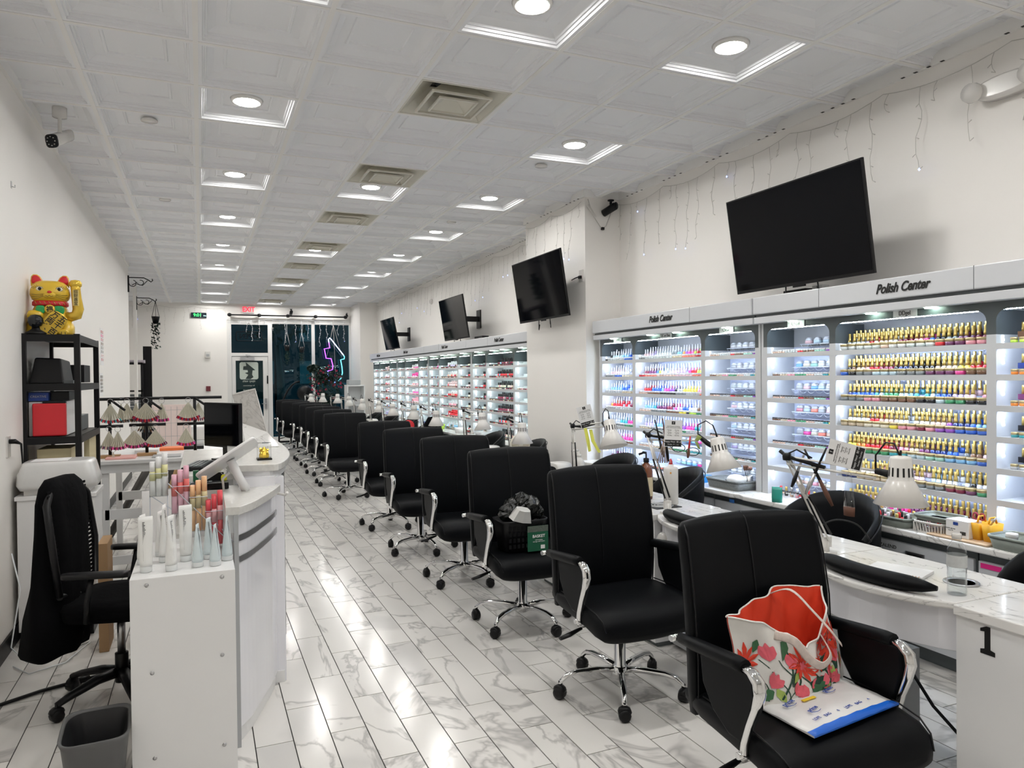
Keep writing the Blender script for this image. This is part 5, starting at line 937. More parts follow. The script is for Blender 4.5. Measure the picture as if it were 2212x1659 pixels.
# ============================================================ TASK CHAIR + JACKET
t = thing('task_chair', 'black office chair with a mesh back behind the white display stand', 'chair', (-.372, 4.0, 0), math.radians(76))
part('back_frame', MB().tube([(-.20, .19, .56), (-.23, .20, .75), (-.22, .23, .98), (-.12, .25, 1.06), (.12, .25, 1.06), (.22, .23, .98), (.23, .20, .75), (.20, .19, .56), (0, .19, .52), (-.20, .19, .56)], .016, 8), BLACK, t)
mb = MB()
for q in range(24): z = .57 + q * .020; mb.box(-.205, .205, .198 + .0 * q + max(0, z - .75) * .12, .202 + max(0, z - .75) * .12, z, z + .012)
part('back_mesh', mb, CLOTH, t)
part('back_support', MB().tube([(0, .10, .44), (0, .24, .46), (0, .23, .60)], .02, 8), BLACK, t)
part('seat_cushion', MB().rings([sering((0, -.03, z), a, b, 28, 4) for z, a, b in ((.43, .20, .20), (.44, .24, .24), (.49, .25, .25), (.515, .235, .235), (.52, .15, .15))]), CLOTH, t)
for s in (-1, 1): part('armrest', MB().tube([(s * .25, .06, .45), (s * .29, .04, .55), (s * .29, .02, .66)], .013, 6).rings([sering((s * .29, y, .675), a, .014, 12, 3, 'xz') for y, a in ((.14, .02), (.12, .034), (-.12, .034), (-.14, .02))]), BLACK, t)
part('gas_lift', MB().lathe([(.03, .08), (.03, .22), (.0291, .221), (.018, .222), (.018, .42)], 14), BLACK, t); part('lift_tube', MB().lathe([(.0185, .222), (.0185, .40)], 14), STEEL, t)
part('tilt_lever', MB().tube([(.02, 0, .40), (.22, .02, .36), (.30, .04, .33)], .010, 6), BLACK, t)
tl = MB().tube([(.02, 0, .13), (.12, 0, .125), (.24, 0, .095), (.30, 0, .075)], [.034, .030, .024, .018], 8, flat=.7)
for q in range(5): l = part('base_leg', tl, BLACK, t, rz=q * 2 * PI / 5 + math.radians(138)); link('caster', cas0, l, (.300, 0, 0), .4 * q)
rj = random.Random(4)
def fold(k, am): return lambda q, u: (q[0] + am * math.sin(9 * math.atan2(q[1] - .27, q[0]) + k), q[1] + am * .8 * math.sin(7 * math.atan2(q[1] - .27, q[0]) + k * 2), q[2])
solo('draped_jacket', MB().rings([sering((x, yy, z), a, b, 48, 2.6, 'xy', fold(z * 3, am)) for z, a, b, yy, x, am in ((.28, .20, .10, .27, -.05, .016), (.30, .22, .105, .27, -.05, .016), (.45, .22, .10, .265, -.04, .014), (.62, .215, .085, .26, -.02, .010), (.85, .215, .065, .25, 0, .007), (.98, .21, .055, .255, 0, .005), (1.05, .18, .045, .26, 0, .003), (1.085, .13, .03, .265, 0, .002), (1.09, .08, .012, .265, 0, 0))]), CLOTH, 'long black jacket draped over the back of the office chair', 'jacket', (-.372, 4.0, 0), math.radians(76))
t = thing('waste_bin', 'grey plastic waste bin with a liner, beside the white display stand', 'bin', (-.375, 3.10, 0), .05)
part('body', MB().rings([sering((0, 0, z), a, b, 28, 5) for z, a, b in ((0, .085, .12), (.24, .11, .155), (.262, .118, .163), (.262, .108, .152), (.24, .103, .148), (.02, .08, .115))]), mat('bin_grey', (.10, .10, .10), .5, noise=.05, nscale=20), t)
part('liner', MB().rings([sering((0, 0, z), a, b, 28, 4, 'xy', wob(3, .003)) for z, a, b in ((.255, .108, .150), (.20, .09, .13), (.05, .06, .10))], cap=False), mat('dark_liner', (.02, .02, .022), .35, noise=.2, nscale=30), t)
rx('cardboard_box', -.30, -.10, 3.82, 3.90, 0, .33, CARD, 'flat brown carton standing behind the white display stand', 'box'); rx('cardboard_box', -.36, -.16, 4.75, 4.95, 0, .26, CARD, 'brown carton on the floor under the reception desk', 'box'); rx('cardboard_box', -.55, -.50, 4.7, 4.95, .0, .62, CARD, 'tall narrow brown carton beside the white side cabinet', 'box')
solo('floor_cable', MB().tube([(-1.02, 4.2, .01), (-.98, 4.1, .01), (-.9, 4.12, .01), (-.75, 4.22, .01), (-.6, 4.28, .01), (-.45, 4.34, .01), (-.25, 4.4, .01)], .009, 6).tube([(-.60, 4.27, .012), (-.55, 4.30, .012)], .018, 6), BLACK, 'thick black cable with a tie on the floor behind the office chair', 'cable')
solo('thin_cable', MB().tube([(-1.02, 5.0, .55), (-.97, 4.95, .35), (-1.0, 4.85, .05), (-.9, 4.7, .008), (-.75, 4.75, .008), (-.62, 4.9, .008), (-.7, 4.6, .008), (-.85, 4.5, .008), (-.95, 4.65, .008)], .004, 5), WIREW, 'thin white cable coiled at the foot of the side cabinet', 'cable')
# ============================================================ DISPLAY STAND + RECEPTION COUNTER
t = thing('display_stand', 'plain white box stand with screw caps carrying lotion tubes, bottom left', 'stand', (-.068, 3.4, 0))
part('body', MB().box(-.187, .183, -.35, .35, .0, .80), WHITE, t, b=.0015)
for (x, z) in ((-.13, .775), (.135, .775), (-.115, .44), (.132, .47), (.135, .115), (-.11, .115)): part('screw_cap', MB().lathe([(.0075, 0), (.0075, .0015), (.001, .002)], 12, (x, -.35, z), M=Matrix.Rotation(PI / 2, 4, 'X')), STEEL, t)
t = thing('reception_counter', 'curved white reception counter with quartz tops and steel strips', 'counter', (.15, 4.6, 0)); o0 = (.15, 4.6)
def sh(pts): return [(x - o0[0], y - o0[1]) for x, y in pts]
def bez(pts, n=14):
    out = []; m_ = len(pts) - 1
    for i in range(n + 1):
        u = i / n * m_; k = min(int(u), m_ - 1); f = u - k; p = [Vector(pts[max(k - 1, 0)]), Vector(pts[k]), Vector(pts[k + 1]), Vector(pts[min(k + 2, m_)])]
        q = .5 * ((2 * p[1]) + (p[2] - p[0]) * f + (2 * p[0] - 5 * p[1] + 4 * p[2] - p[3]) * f * f + (3 * p[1] - p[0] - 3 * p[2] + p[3]) * f ** 3); out.append((q[0], q[1]))
    return out
low = bez([(.13, 3.25), (.19, 3.36), (.255, 3.535), (.31, 3.70), (.345, 3.83)])
lown = low + [(.345, 3.88), (.127, 3.88)]
part('front_panel', MB().poly(sh([(x - .006, y) for x, y in low] + [(.33, 3.88), (.13, 3.88)]), .07, .98), WGLOSS, t)
part('kick_base', MB().poly(sh([(x - .016, y + .01) for x, y in low] + [(.32, 3.86), (.14, 3.86)]), 0, .07), WHITE, t)
part('corner_stile', MB().box(.120 - o0[0], .138 - o0[0], 3.24 - o0[1], 3.262 - o0[1], 0, .98), LGREY, t)
for z in (.875, .785): part('steel_strip', MB().poly(sh(low[1:] + [(.34, 3.84), (.15, 3.4)]), z - .013, z + .013), STEEL, t)
part('low_top', MB().poly(sh([(-.14, 3.77), (.088, 3.77), (.088, 3.245), (.142, 3.232)] + [(x + .018, y - .012) for x, y in low[1:]] + [(.362, 3.90), (-.14, 3.90)]), .98, 1.015), QTZ, t, b=.003)
part('apron_box', MB().box(.09 - o0[0], .135 - o0[0], 3.27 - o0[1], 3.75 - o0[1], .90, .98), WHITE, t)
part('upper_face', MB().box(.165 - o0[0], .335 - o0[0], 3.79 - o0[1], 3.93 - o0[1], 1.015, 1.062), WGLOSS, t)
part('pilaster', MB().box(.335 - o0[0], .385 - o0[0], 3.86 - o0[1], 3.93 - o0[1], 0, 1.05), WGLOSS, t, b=.003); part('pilaster_foot', MB().box(.33 - o0[0], .375 - o0[0], 3.85 - o0[1], 3.92 - o0[1], 0, .06), WHITE, t)
up_ = bez([(.375, 3.93), (.425, 4.25), (.452, 4.6), (.458, 5.1), (.42, 5.8), (.37, 6.4)])
part('rear_front_panel', MB().poly(sh([(x - .012, y) for x, y in up_] + [(.16, 6.4), (.16, 3.93)]), .05, 1.045), WGLOSS, t)
mb = MB()
for i in range(9):
    for j in range(6):
        (xa, ya), (xb, yb_) = up_[i], up_[i + 1]; z = .66 + j * .062
        mb.add([(xa - o0[0] - .010, ya - o0[1] + .004, z), (xb - o0[0] - .010, yb_ - o0[1] - .004, z), (xb - o0[0] - .010, yb_ - o0[1] - .004, z + .056), (xa - o0[0] - .010, ya - o0[1] + .004, z + .056), (xa - o0[0] + .001, ya - o0[1] + .004, z), (xb - o0[0] + .001, yb_ - o0[1] - .004, z), (xb - o0[0] + .001, yb_ - o0[1] - .004, z + .056), (xa - o0[0] + .001, ya - o0[1] + .004, z + .056)], [(0, 1, 2, 3), (4, 5, 6, 7), (0, 4, 7, 3), (1, 5, 6, 2), (3, 7, 6, 2), (0, 1, 5, 4)])
part('black_mosaic_panel', mb, mat('black_gloss', (0, 0, 0)), t)
mb = MB()
for i in range(9):
    for j in range(14): (xa, ya), (xb, yb_) = up_[i], up_[i + 1]; z = .10 + j * .038; mb.tube([(xa - o0[0] - .009, ya - o0[1], z), (xb - o0[0] - .009, yb_ - o0[1], z + .02)], .010, 5)
part('woven_panel', mb, mat('woven_grey', (.30, .30, .29), .5, noise=.1), t)
outer = bez([(.300, 3.82), (.362, 3.835), (.436, 4.12), (.478, 4.49), (.485, 5.1), (.45, 5.8), (.40, 6.42)], 20)
part('high_top', MB().poly(sh([(.163, 3.84)] + outer + [(.20, 6.45), (.16, 5.3), (.13, 4.2)]), 1.085, 1.12), QTZ, t, b=.004)
part('high_top_underlay', MB().poly(sh([(.17, 3.87)] + [(x - .02, y + .015) for x, y in outer[2:]] + [(.21, 6.4), (.17, 5.3), (.14, 4.2)]), 1.045, 1.085), WHITE, t)
for (x, y) in ((.20, 3.86), (.315, 3.85)): part('steel_standoff', MB().lathe([(.012, 1.0), (.012, 1.045)], 10, (x - o0[0], y - o0[1], 0)), STEEL, t)
part('inner_desk', MB().box(-.12 - o0[0], .165 - o0[0], 4.35 - o0[1], 5.9 - o0[1], .985, 1.02), QTZ, t, b=.003); part('desk_body', MB().box(-.08 - o0[0], .16 - o0[0], 4.40 - o0[1], 5.85 - o0[1], 0, .985), WHITE, t)
part('bag_hook', MB().tube([(.31 - o0[0], 3.80 - o0[1], .985), (.375 - o0[0], 3.72 - o0[1], .975), (.385 - o0[0], 3.70 - o0[1], .99)], .007, 6), WENAMEL, t)
# tablet stand, pin pad, monitor...
t = thing('tablet_register', 'white tablet cash register seen from behind on a slanted stand', 'tablet', (.12, 3.66, 1.015))
part('stand_leg', MB().tube([(.075, .03, .0), (.045, .03, .06), (.005, .03, .15)], [.030, .028, .030], 14, flat=.7), WHITE, t, b=0)
Mt = Matrix.Translation((-.005, .02, .155)) @ Matrix.Rotation(math.radians(-33), 4, 'Y') @ Matrix.Rotation(math.radians(-17), 4, 'X')
part('tablet_case', MB().rings([[tuple(Mt @ Vector((x, y, z))) for x, y, _ in sering((0, 0, 0), a, a * .72, 28, 9)] for z, a in ((-.007, .149), (-.004, .152), (.004, .152), (.007, .149))]), WHITE, t); part('screen', MB().rings([[tuple(Mt @ Vector((x, y, z))) for x, y, _ in sering((0, 0, 0), .135, .092, 28, 9)] for z in (.0065, .0085)]), SCREEN, t)
part('cord', MB().tube([(.0, .03, .09), (-.03, .04, .06), (-.025, .05, .0)], .006, 6), WENAMEL, t)
t = thing('card_reader', 'flat black cash terminal in front of the white tablet', 'terminal', (.055, 3.56, 1.0) if 0 else (.045, 3.80, 1.0), 0); t.location = (.06, 3.845, 1.016)
part('body', MB().box(-.10, .10, -.05, .045, 0, .032), BLACK, t, b=.005); mb = MB()
for i in range(6): mb.box(-.09 + i * .02, -.075 + i * .02, -.03, .02, .032, .036)
part('keys', mb, GREY, t)
t.location = (.045, 3.70, 1.016) if 0 else (.02, 3.83, 1.016)
t = thing('key_tag', 'yellow key tag on a ring beside the tablet stand', 'key tag', (.10, 3.86, 1.045)); part('tag', MB().rings([sering((0, y, .012), .014, .020, 12, 3, 'xz') for y in (-.002, .002)]), mat('yellow_tag', (.80, .75, .03), .4, noise=.03), t); part('ring', MB().tube([(.014 * math.cos(q * PI / 6), 0, .046 + .014 * math.sin(q * PI / 6)) for q in range(13)], .0015, 5), STEEL, t)
solo('brochures', MB().box(-.05, .06, -.01, .01, 0, .07).box(-.08, -.055, -.015, .01, 0, .085, 1), [BLACK, mat('dark_green_card', (.01, .10, .04), .5, noise=.05)], 'dark and green leaflets standing under the tablet', 'leaflets', (.04, 3.885, 1.016))
t = thing('computer_monitor', 'black flat computer monitor on the reception desk', 'monitor', (.13, 5.08, 1.02), math.radians(-41) + math.radians(0))
t.rotation_euler = (0, 0, math.radians(-64)); part('screen_case', MB().box(-.205, .205, -.012, .012, .085, .375), BLACK, t, b=.004); part('screen', MB().box(-.195, .195, -.014, -.012, .10, .365), SCREEN, t); part('stand', MB().box(-.025, .025, .012, .03, .01, .2).box(-.09, .09, -.03, .10, 0, .01), BLACK, t)
t.rotation_euler = (0, 0, math.radians(-60))
t = thing('keyboard', 'black keyboard on the reception desk in front of the monitor', 'keyboard', (-.015, 4.72, 1.021), 1.35); part('base', MB().box(-.17, .17, -.06, .06, 0, .022), BLACK, t, b=.006); mb = MB()
for i in range(14):
    for j in range(4): mb.box(-.155 + i * .022, -.137 + i * .022, -.045 + j * .024, -.027 + j * .024, .022, .028)
part('keys', mb, GREY, t, kind='stuff')
t = thing('standing_panel', 'tall leaning marble-pattern panel on the high counter', 'panel', (.36, 5.45, 1.12)); Mp = Matrix.Rotation(math.radians(-14), 4, 'Y')
mb = MB().box(-.075, .075, -.008, .008, 0, .345); mb.v = [tuple(Mp @ Vector(v)) for v in mb.v]; part('panel', mb, marble('panel_stone', (.55, .53, .50), (.40, .38, .36), 5, (.46, .5, .54), .3), t)
mb = MB().box(.076, .084, -.012, .012, 0, .35).box(-.075, .084, -.012, .012, .345, .352); mb.v = [tuple(Mp @ Vector(v)) for v in mb.v]; part('edge_trim', mb, WENAMEL, t)
solo('tilted_lid', MB().add([(-.08, -.35, .0), (.12, -.35, .0), (.10, .35, 0), (-.06, .35, 0), (-.08, -.35, .02), (.12, -.35, .004), (.10, .30, .05), (-.07, .30, .12)], [(0, 1, 5, 4), (1, 2, 6, 5), (2, 3, 7, 6), (3, 0, 4, 7), (4, 5, 6, 7), (3, 2, 1, 0)]), MTOP, 'low sloped marble lid on the high counter behind the gold ornament', 'lid', (.33, 5.1, 1.121))
t = thing('ornament_case', 'small golden figurine in a clear cube on the high counter', 'ornament', (.305, 4.05, 1.121)); part('clear_cube', MB().box(-.034, .034, -.034, .034, .008, .088), ACRY, t); part('base', MB().box(-.037, .037, -.037, .037, 0, .008), BLACK, t)
GP = mat('bright_gold', (.85, .58, .06), .25, .6, noise=.1, nscale=60); mb = MB(); rg = random.Random(6)
mb.lathe([(.001, .008), (.025, .010), (.026, .025), (.018, .045), (.008, .06), (.001, .068)], 10, smooth=False)
for q in range(14): a = q * 1.7; mb.lathe([(.001, -.008), (.009, 0), (.001, .008)], 6, (.018 * math.cos(a), .018 * math.sin(a), .015 + q * .0032), smooth=False)
part('figurine', mb, GP, t)
# packets in acrylic holders
t = thing('tiered_holder', 'clear acrylic four-tier holder with packaged nail tools', 'holder', (-.05, 3.5, .80)); HB = [(-.122, 0, .245, .10), (-.037, -.01, .165, .12), (.035, -.02, .085, .15), (.098, -.03, .02, .15)]
for q, (x, y, z, h_) in enumerate(HB):
    mb = MB(); w_ = .036
    for a_, b_, c_, d_ in ((-w_, w_, -.03, -.028), (-w_, w_, .028, .03), (-w_, -w_ + .002, -.03, .03), (w_ - .002, w_, -.03, .03)): mb.box(x + a_, x + b_, y + c_, y + d_, z, z + h_)
    mb.box(x - w_, x + w_, y - .03, y + .03, z, z + .002); part('bin', mb, ACRY, t)
    mb = MB().tube([(x - w_, y - .03, z + h_), (x + w_, y - .03, z + h_), (x + w_, y + .03, z + h_), (x - w_, y + .03, z + h_), (x - w_, y - .03, z + h_)], .0015, 4); part('bin_rim', mb, mat('acrylic_edge', (1, 1, 1)), t)
part('frame', MB().tube([(-.16, .03, 0), (-.16, .03, .34)], .002, 4).tube([(-.09, .03, 0), (-.09, .03, .24)], .002, 4).tube([(-.16, .03, .245), (.13, -.0, .02)], .002, 4).tube([(-.085, -.03, .30), (.14, -.06, .05)], .002, 4).tube([(.0, -.03, .25), (.18, -.06, .02)], .002, 4), mat('acrylic_edge', (1, 1, 1)), t)
kits = [('white', 'pale yellow', [(.80, .80, .78), (.70, .68, .36)]), ('pink', 'red', [(.80, .45, .55), (.75, .15, .14)]), ('orange', 'tan', [(.82, .48, .25), (.60, .50, .28)]), ('red', 'pink', [(.75, .08, .10), (.80, .40, .42)])]
for q, (x, y, z, h_) in enumerate(HB):
    n1, n2, cc = kits[q]; m1 = mat('kit_%d' % q, cc[0], .3, noise=.04); m2 = mat('kit_b%d' % q, cc[1], .5, noise=.15, nscale=60)
    for j in range(5):
        dx = -.024 + (j % 3) * .024; dy = -.014 + (j // 3) * .026; hh = h_ + .045 + .02 * ((j * 7) % 3)
        k = thing('nail_kit', 'slim %s and %s tool packet, %s in %s holder tier from left' % (n1, n2, nth(j + 1), ORD[q]), 'packet', (-.05 + x + dx, 3.5 + y + dy, .80 + z + .003), group='packaged nail tool kits')
        part('packet', MB().tube([(0, 0, 0), (0, 0, hh * .45)], .0112, 8).tube([(0, 0, hh * .72), (0, 0, hh)], .0112, 8), m1 if q != 0 else PAPER, k); part('tool_bundle', MB().tube([(0, 0, hh * .45), (0, 0, hh * .72)], .0118, 8), m2, k)
solo('paper_board', MB().box(-.07, .07, -.003, .003, 0, .235), PAPER, 'blank white board standing behind the lotion tubes', 'board', (-.185, 3.735, .801))
TUBE = mat('tube_white', (.82, .82, .80), .3, noise=.02, nscale=9); TUBT = mat('tube_pale_blue', (.66, .74, .76), .25, noise=.03); CAPW = glassmat('tube_cap', (.85, .87, .87), .25, .2)
def tube_(x, y, h_, m, lab, rz, w_=.026):
    t = thing('lotion_tube', lab, 'tube', (x, y, .801), rz, 'squeeze tubes standing on the white stand')
    part('cap', MB().lathe([(.021, 0), (.022, .002), (.022, .022), (.019, .024)], 16), mat('frosted_cap', (.72, .74, .74), .3, noise=.02), t)
    part('tube_body', MB().rings([sering((0, 0, z * h_), a, b, 20, 2.2) for z, a, b in ((.11, .0225, .0215), (.2, .0235, .021), (.5, w_ * .93, .015), (.8, w_, .007), (.92, w_, .0022), (1, w_ * .96, .0018))]), m, t)
    mb = MB(); rg = random.Random(int(x * 1000) + 50)
    for q in range(26): z = h_ * (.22 + .70 * q / 26); k = (1 - (z / h_)) ; mb.box(-.012, -.012 + rg.uniform(.004, .012), -.0175 * k - .0045 - .0, -.0175 * k - .0035, z, z + .0022)
    part('print', mb, INK, t)
TUB = [(-.205, 3.16, .215, 'front left corner', 0), (-.225, 3.30, .20, 'left edge, second row', 0), (-.145, 3.30, .235, 'tall one in the second row near the left', 0), (-.115, 3.14, .215, 'front row, second from left', 0), (-.065, 3.28, .23, 'second row, with a red mark near its top', 0), (-.02, 3.16, .17, 'front row centre, bluish', 1), (.022, 3.28, .17, 'second row right of centre, bluish', 1), (.045, 3.15, .165, 'front row, second from right, bluish', 1), (.092, 3.22, .18, 'alone at the right end, bluish', 1), (-.165, 3.42, .19, 'third row at the left', 0)]
for q, (x, y, h_, w_, k) in enumerate(TUB): tube_(x, y, h_, (TUBE, TUBT)[k], '%s squeeze tube on the white stand, %s' % (('white', 'pale')[k], w_), (.2, 1.2, 1.35, 1.15, .35, 1.3, 1.1, 1.3, 1.35, 1.2)[q] , .027 if k == 0 else .021)
# ============================================================ SWATCH CONSOLE
t = thing('console_table', 'long white console table with the nail sample stands', 'table', (-.36, 7.15, 0))
part('tabletop', MB().box(-.42, .60, -.55, .60, .87, .90), WHITE, t, b=.003); part('apron', MB().box(-.40, .58, -.52, -.50, .80, .87), WHITE, t)
for x in (-.38, .54):
    for y in (-.50, .54): part('leg', MB().box(x, x + .05, y, y + .05, 0, .87), WHITE, t)
part('lower_rail', MB().box(-.36, .56, -.50, -.47, .42, .50), WHITE, t); part('lower_rail', MB().box(-.36, .56, -.50, -.47, .05, .12), WHITE, t); part('back_rail', MB().box(-.36, .56, .54, .57, .42, .50), WHITE, t)
part('plastic_roll', MB().rings([sering((-.42, -.57, z), .03, .03, 12, 2.3, 'xy', wob(5, .006)) for z in (.40, .5, .6, .7, .8, .88)]), PLAS, t)
STK = mat('sample_ivory', (.56, .53, .42), .35, noise=.06, nscale=30)
def fan(x, y, z, n, sp_, c, lab, L=.13, rz=0):
    t = thing('sample_fan', lab, 'nail samples', (x, y, z), rz, 'fans of nail samples hanging on the stands')
    part('ring', MB().tube([(.022 * math.cos(q * PI / 6), -.012 * math.sin(q * PI / 6), .022 * math.sin(q * PI / 6) - .014) for q in range(13)], .0018, 5), STEEL, t)
    mb, m2 = MB(), MB()
    for i in range(n):
        a = -sp_ + 2 * sp_ * i / (n - 1); dr = Vector((math.sin(a), -.12 + .06 * (i % 2), -math.cos(a))); p0 = Vector((0, 0, -.03)) + dr * .006
        mb.tube([p0, p0 + dr * L * .5, p0 + dr * L], [.0014, .0031, .0042], 4, flat=.35, up=(0, 1, 0), smooth=False); m2.tube([p0 + dr * L, p0 + dr * (L + .014), p0 + dr * (L + .026)], [.0056, .0062, .003], 4, i % 3, flat=.4, up=(0, 1, 0), smooth=False)
    part('sample_sticks', mb, STK, t); part('painted_tips', m2, [lac(k) for k in c], t)
def stand(x, y, w1, w2, lab):
    t = thing('sample_stand', lab, 'stand', (x, y, .90)); part('base', MB().box(-.075, .075, -.05, .05, 0, .025), WOOD, t, b=.003); part('pole', MB().tube([(0, 0, .025), (0, 0, .49)], .013, 8), BLACK, t)
    part('upper_bar', MB().tube([(-w1[0], 0, .49), (w1[1], 0, .49)], .013, 8), BLACK, t); part('lower_bar', MB().tube([(-w2[0], -.02, .265), (w2[1], -.02, .265)], .013, 8), BLACK, t); part('cross_arm', MB().tube([(0, 0, .49), (.12, -.1, .40)], .011, 6), BLACK, t)
stand(-.43, 6.95, (.20, .18), (.13, .15), 'black pipe stand with two bars of nail samples, middle of the console'); stand(-.05, 6.90, (.24, .22), (.14, .14), 'black pipe stand of nail samples partly behind the monitor'); stand(-.70, 6.88, (.10, .11), (.10, .10), 'black pipe stand of nail samples at the left, behind the rack')
T1, T2, T3 = ('wine', 'red', 'plum'), ('plum', 'wine', 'hotpink'), ('brown', 'black', 'grey')
for (x, y, z, n, s_, c, l) in ((-.69, 6.84, 1.385, 14, .5, ('wine', 'teal', 'red'), 'upper bar of the left stand'), (-.615, 6.88, 1.385, 8, .22, T3, 'right end of the left stand'), (-.70, 6.82, 1.16, 14, .42, ('grey', 'nude', 'plum'), 'lower bar of the left stand'), (-.635, 6.80, 1.155, 12, .4, T2, 'lower right of the left stand'),
                              (-.575, 6.93, 1.385, 14, .48, T3, 'upper left end of the middle stand, dark tips'), (-.51, 6.95, 1.385, 8, .3, T3, 'upper bar of the middle stand, second'), (-.43, 6.88, 1.385, 22, .68, T1, 'large pale fan at the top of the middle stand'), (-.31, 6.93, 1.38, 12, .34, T2, 'upper right end of the middle stand'),
                              (-.52, 6.90, 1.155, 22, .66, T2, 'lower left of the middle stand'), (-.36, 6.90, 1.155, 22, .62, T1, 'lower right of the middle stand'), (-.10, 6.86, 1.385, 18, .60, T1, 'upper bar of the stand behind the monitor'), (-.02, 6.92, 1.38, 9, .4, T1, 'upper right, just above the monitor'), (-.12, 6.86, 1.16, 18, .50, ('red', 'hotpink', 'plum'), 'lower bar of the stand behind the monitor'), (-.67, 6.80, .99 + .0, 8, .2, T1, 'lowest, hanging under the left stand'), (-.43, 6.98, 1.28, 9, .45, T3, 'dark tips behind the middle stand')):
    fan(x, y, z, n, s_, c, 'fan of nail samples, ' + l, L=.125 if z < 1.3 else .135)
for (x0, x1, y0, y1, z0, z1, m, l) in ((-.72, -.50, 6.7, 6.95, .901, .915, mat('pink_folder', (.80, .42, .38), .5, noise=.03), 'pink folder lying on the console table'), (-.54, -.35, 7.15, 7.4, .901, .93, PAPER, 'stack of white paper behind the middle stand'), (-.36, -.15, 7.3, 7.5, .901, .925, mat('orange_box', (.85, .20, .05), .5, noise=.03), 'flat orange box on the console table'), (-.38, -.16, 6.68, 6.9, .901, .91, LGREY, 'grey ring notebook between the two stands'), (-.02, .20, 6.7, 6.95, .901, .93, PAPER, 'heap of white papers beside the reception desk'), (-.15, .02, 7.35, 7.6, .901, .93, BLACK, 'flat black box on the console table')):
    rx('papers' if m in (PAPER, LGREY) else 'flat_box', x0, x1, y0, y1, z0, z1, m, l, 'papers' if m in (PAPER, LGREY) else 'box')
# items behind console
GRID = mat('pink_grid_board', (.80, .66, .62), .5, noise=.02)
t = thing('grid_board', 'pale pink board with a grid of lines behind the sample stands', 'board', (-.30, 8.6, .72)); part('board', MB().box(-.18, .20, -.01, .01, 0, .56), GRID, t); part('leg', MB().box(-.17, -.14, -.01, .01, -.72, 0).box(.15, .18, -.01, .01, -.72, 0), WHITE, t); mb = MB()
for q in range(7): mb.box(-.17 + q * .058, -.167 + q * .058, -.012, -.010, .02, .54)
for q in range(4): mb.box(-.17, .185, -.012, -.010, .08 + q * .14, .083 + q * .14)
part('grid_lines', mb, LGREY, t)
t = thing('pedestal_desk', 'white desk with dark drawers behind the grid board', 'desk', (.12, 9.4, 0)); part('desktop', MB().box(-.55, .45, -.3, .3, .97, 1.0), WHITE, t); part('shelf', MB().box(-.5, .40, -.28, .28, .78, .80), WHITE, t); part('body', MB().box(-.5, .40, -.25, .28, 0, .76), DWOOD, t); part('side', MB().box(-.52, -.49, -.28, .28, 0, .97), WHITE, t); part('side', MB().box(.40, .43, -.28, .28, 0, .97), WHITE, t)
solo('flyer_stack', MB().box(-.08, .08, -.03, .03, 0, .16).box(-.06, .06, -.031, -.03, .03, .12, 1), [PAPER, mat('pink_print', (.8, .3, .4), .5, noise=.2)], 'white and pink leaflets on the far white desk', 'leaflets', (-.20, 9.25, 1.001))
t = thing('easel_frame', 'wooden crossed leg frame under the console table', 'easel', (-.30, 8.0, 0)); part('leg', MB().tube([(-.15, 0, 0), (.12, 0, .78)], .025, 4), WOOD, t); part('wire_bracing', MB().tube([(0, 0, .2), (.2, .1, .5)], .008, 5).tube([(-.05, .1, .35), (.2, .1, .65)], .008, 5), BLACK, t); part('dark_leg', MB().tube([(-.55, .1, 0), (-.15, .1, .75)], .035, 4), DWOOD, t)
t = thing('white_shelf_unit', 'small white open shelf unit by the far right column', 'shelf', (3.30, 17.0, 0)); part('frame', MB().box(-.2, -.18, -.2, .2, 0, 1.38).box(.18, .2, -.2, .2, 0, 1.38).box(-.18, .18, -.2, .2, 1.35, 1.38).box(-.18, .18, -.2, .2, .9, .92).box(-.18, .18, -.2, .2, .45, .47).box(-.18, .18, .19, .2, 0, 1.35), WHITE, t)
rx('grey_machine', 3.14, 3.42, 16.85, 17.15, 1.381, 1.50, LGREY, 'pale grey machine on top of the white shelf unit', 'machine', .02)
# ============================================================ TOTE, MAILER, BASKET
t = thing('tote_bag', 'white tote bag with red flowers and red lining on the nearest chair', 'bag', (1.785, 1.862, .492), math.radians(6))
BAGW = mat('bag_canvas', (.78, .76, .72), .75, noise=.04, nscale=30, bump=.1); BAGR = mat('bag_red_lining', (.72, .045, .01), .7, noise=.06, nscale=20)
def bagf(u, v, s):              # s=-1 front panel (towards camera), +1 rear panel
    x = u * (.262 - .040 * v + .012 * math.sin(v * 7))
    K_ = {-1: ((-1, .27), (-.72, .262), (-.3, .215), (.1, .155), (.42, .165), (.8, .255), (1, .30)), 1: ((-1, .27), (-.6, .262), (-.15, .285), (.3, .312), (1, .30))}[s]
    for (a0, h0), (a1, h1) in zip(K_, K_[1:]):
        if a0 <= u <= a1: f_ = (u - a0) / (a1 - a0); f_ = f_ * f_ * (3 - 2 * f_); hh = h0 + (h1 - h0) * f_
    z = hh * v
    th = (.075 if s < 0 else .045) / .075 * (.075 * (1 - abs(u) ** 2.5) * (1 - .25 * v) + .004 + .035 * v * (1 - u * u)) ; y = s * th + .05 * v - .02
    y += .008 * math.sin(u * 9 + v * 5) * v + .005 * math.sin(u * 17 - v * 8)
    return Vector((x, y, z + .002))
mb = MB(); NU, NV = 28, 18
for s in (-1, 1):
    for off, mi in ((0, 0), (-.0035, 1)):
        vs = [tuple(bagf(-1 + 2 * i / NU, j / NV, s) + Vector((0, s * off, 0))) for j in range(NV + 1) for i in range(NU + 1)]
        mb.add(vs, [(j * (NU + 1) + i, j * (NU + 1) + i + 1, (j + 1) * (NU + 1) + i + 1, (j + 1) * (NU + 1) + i) for j in range(NV) for i in range(NU)], mi, True)
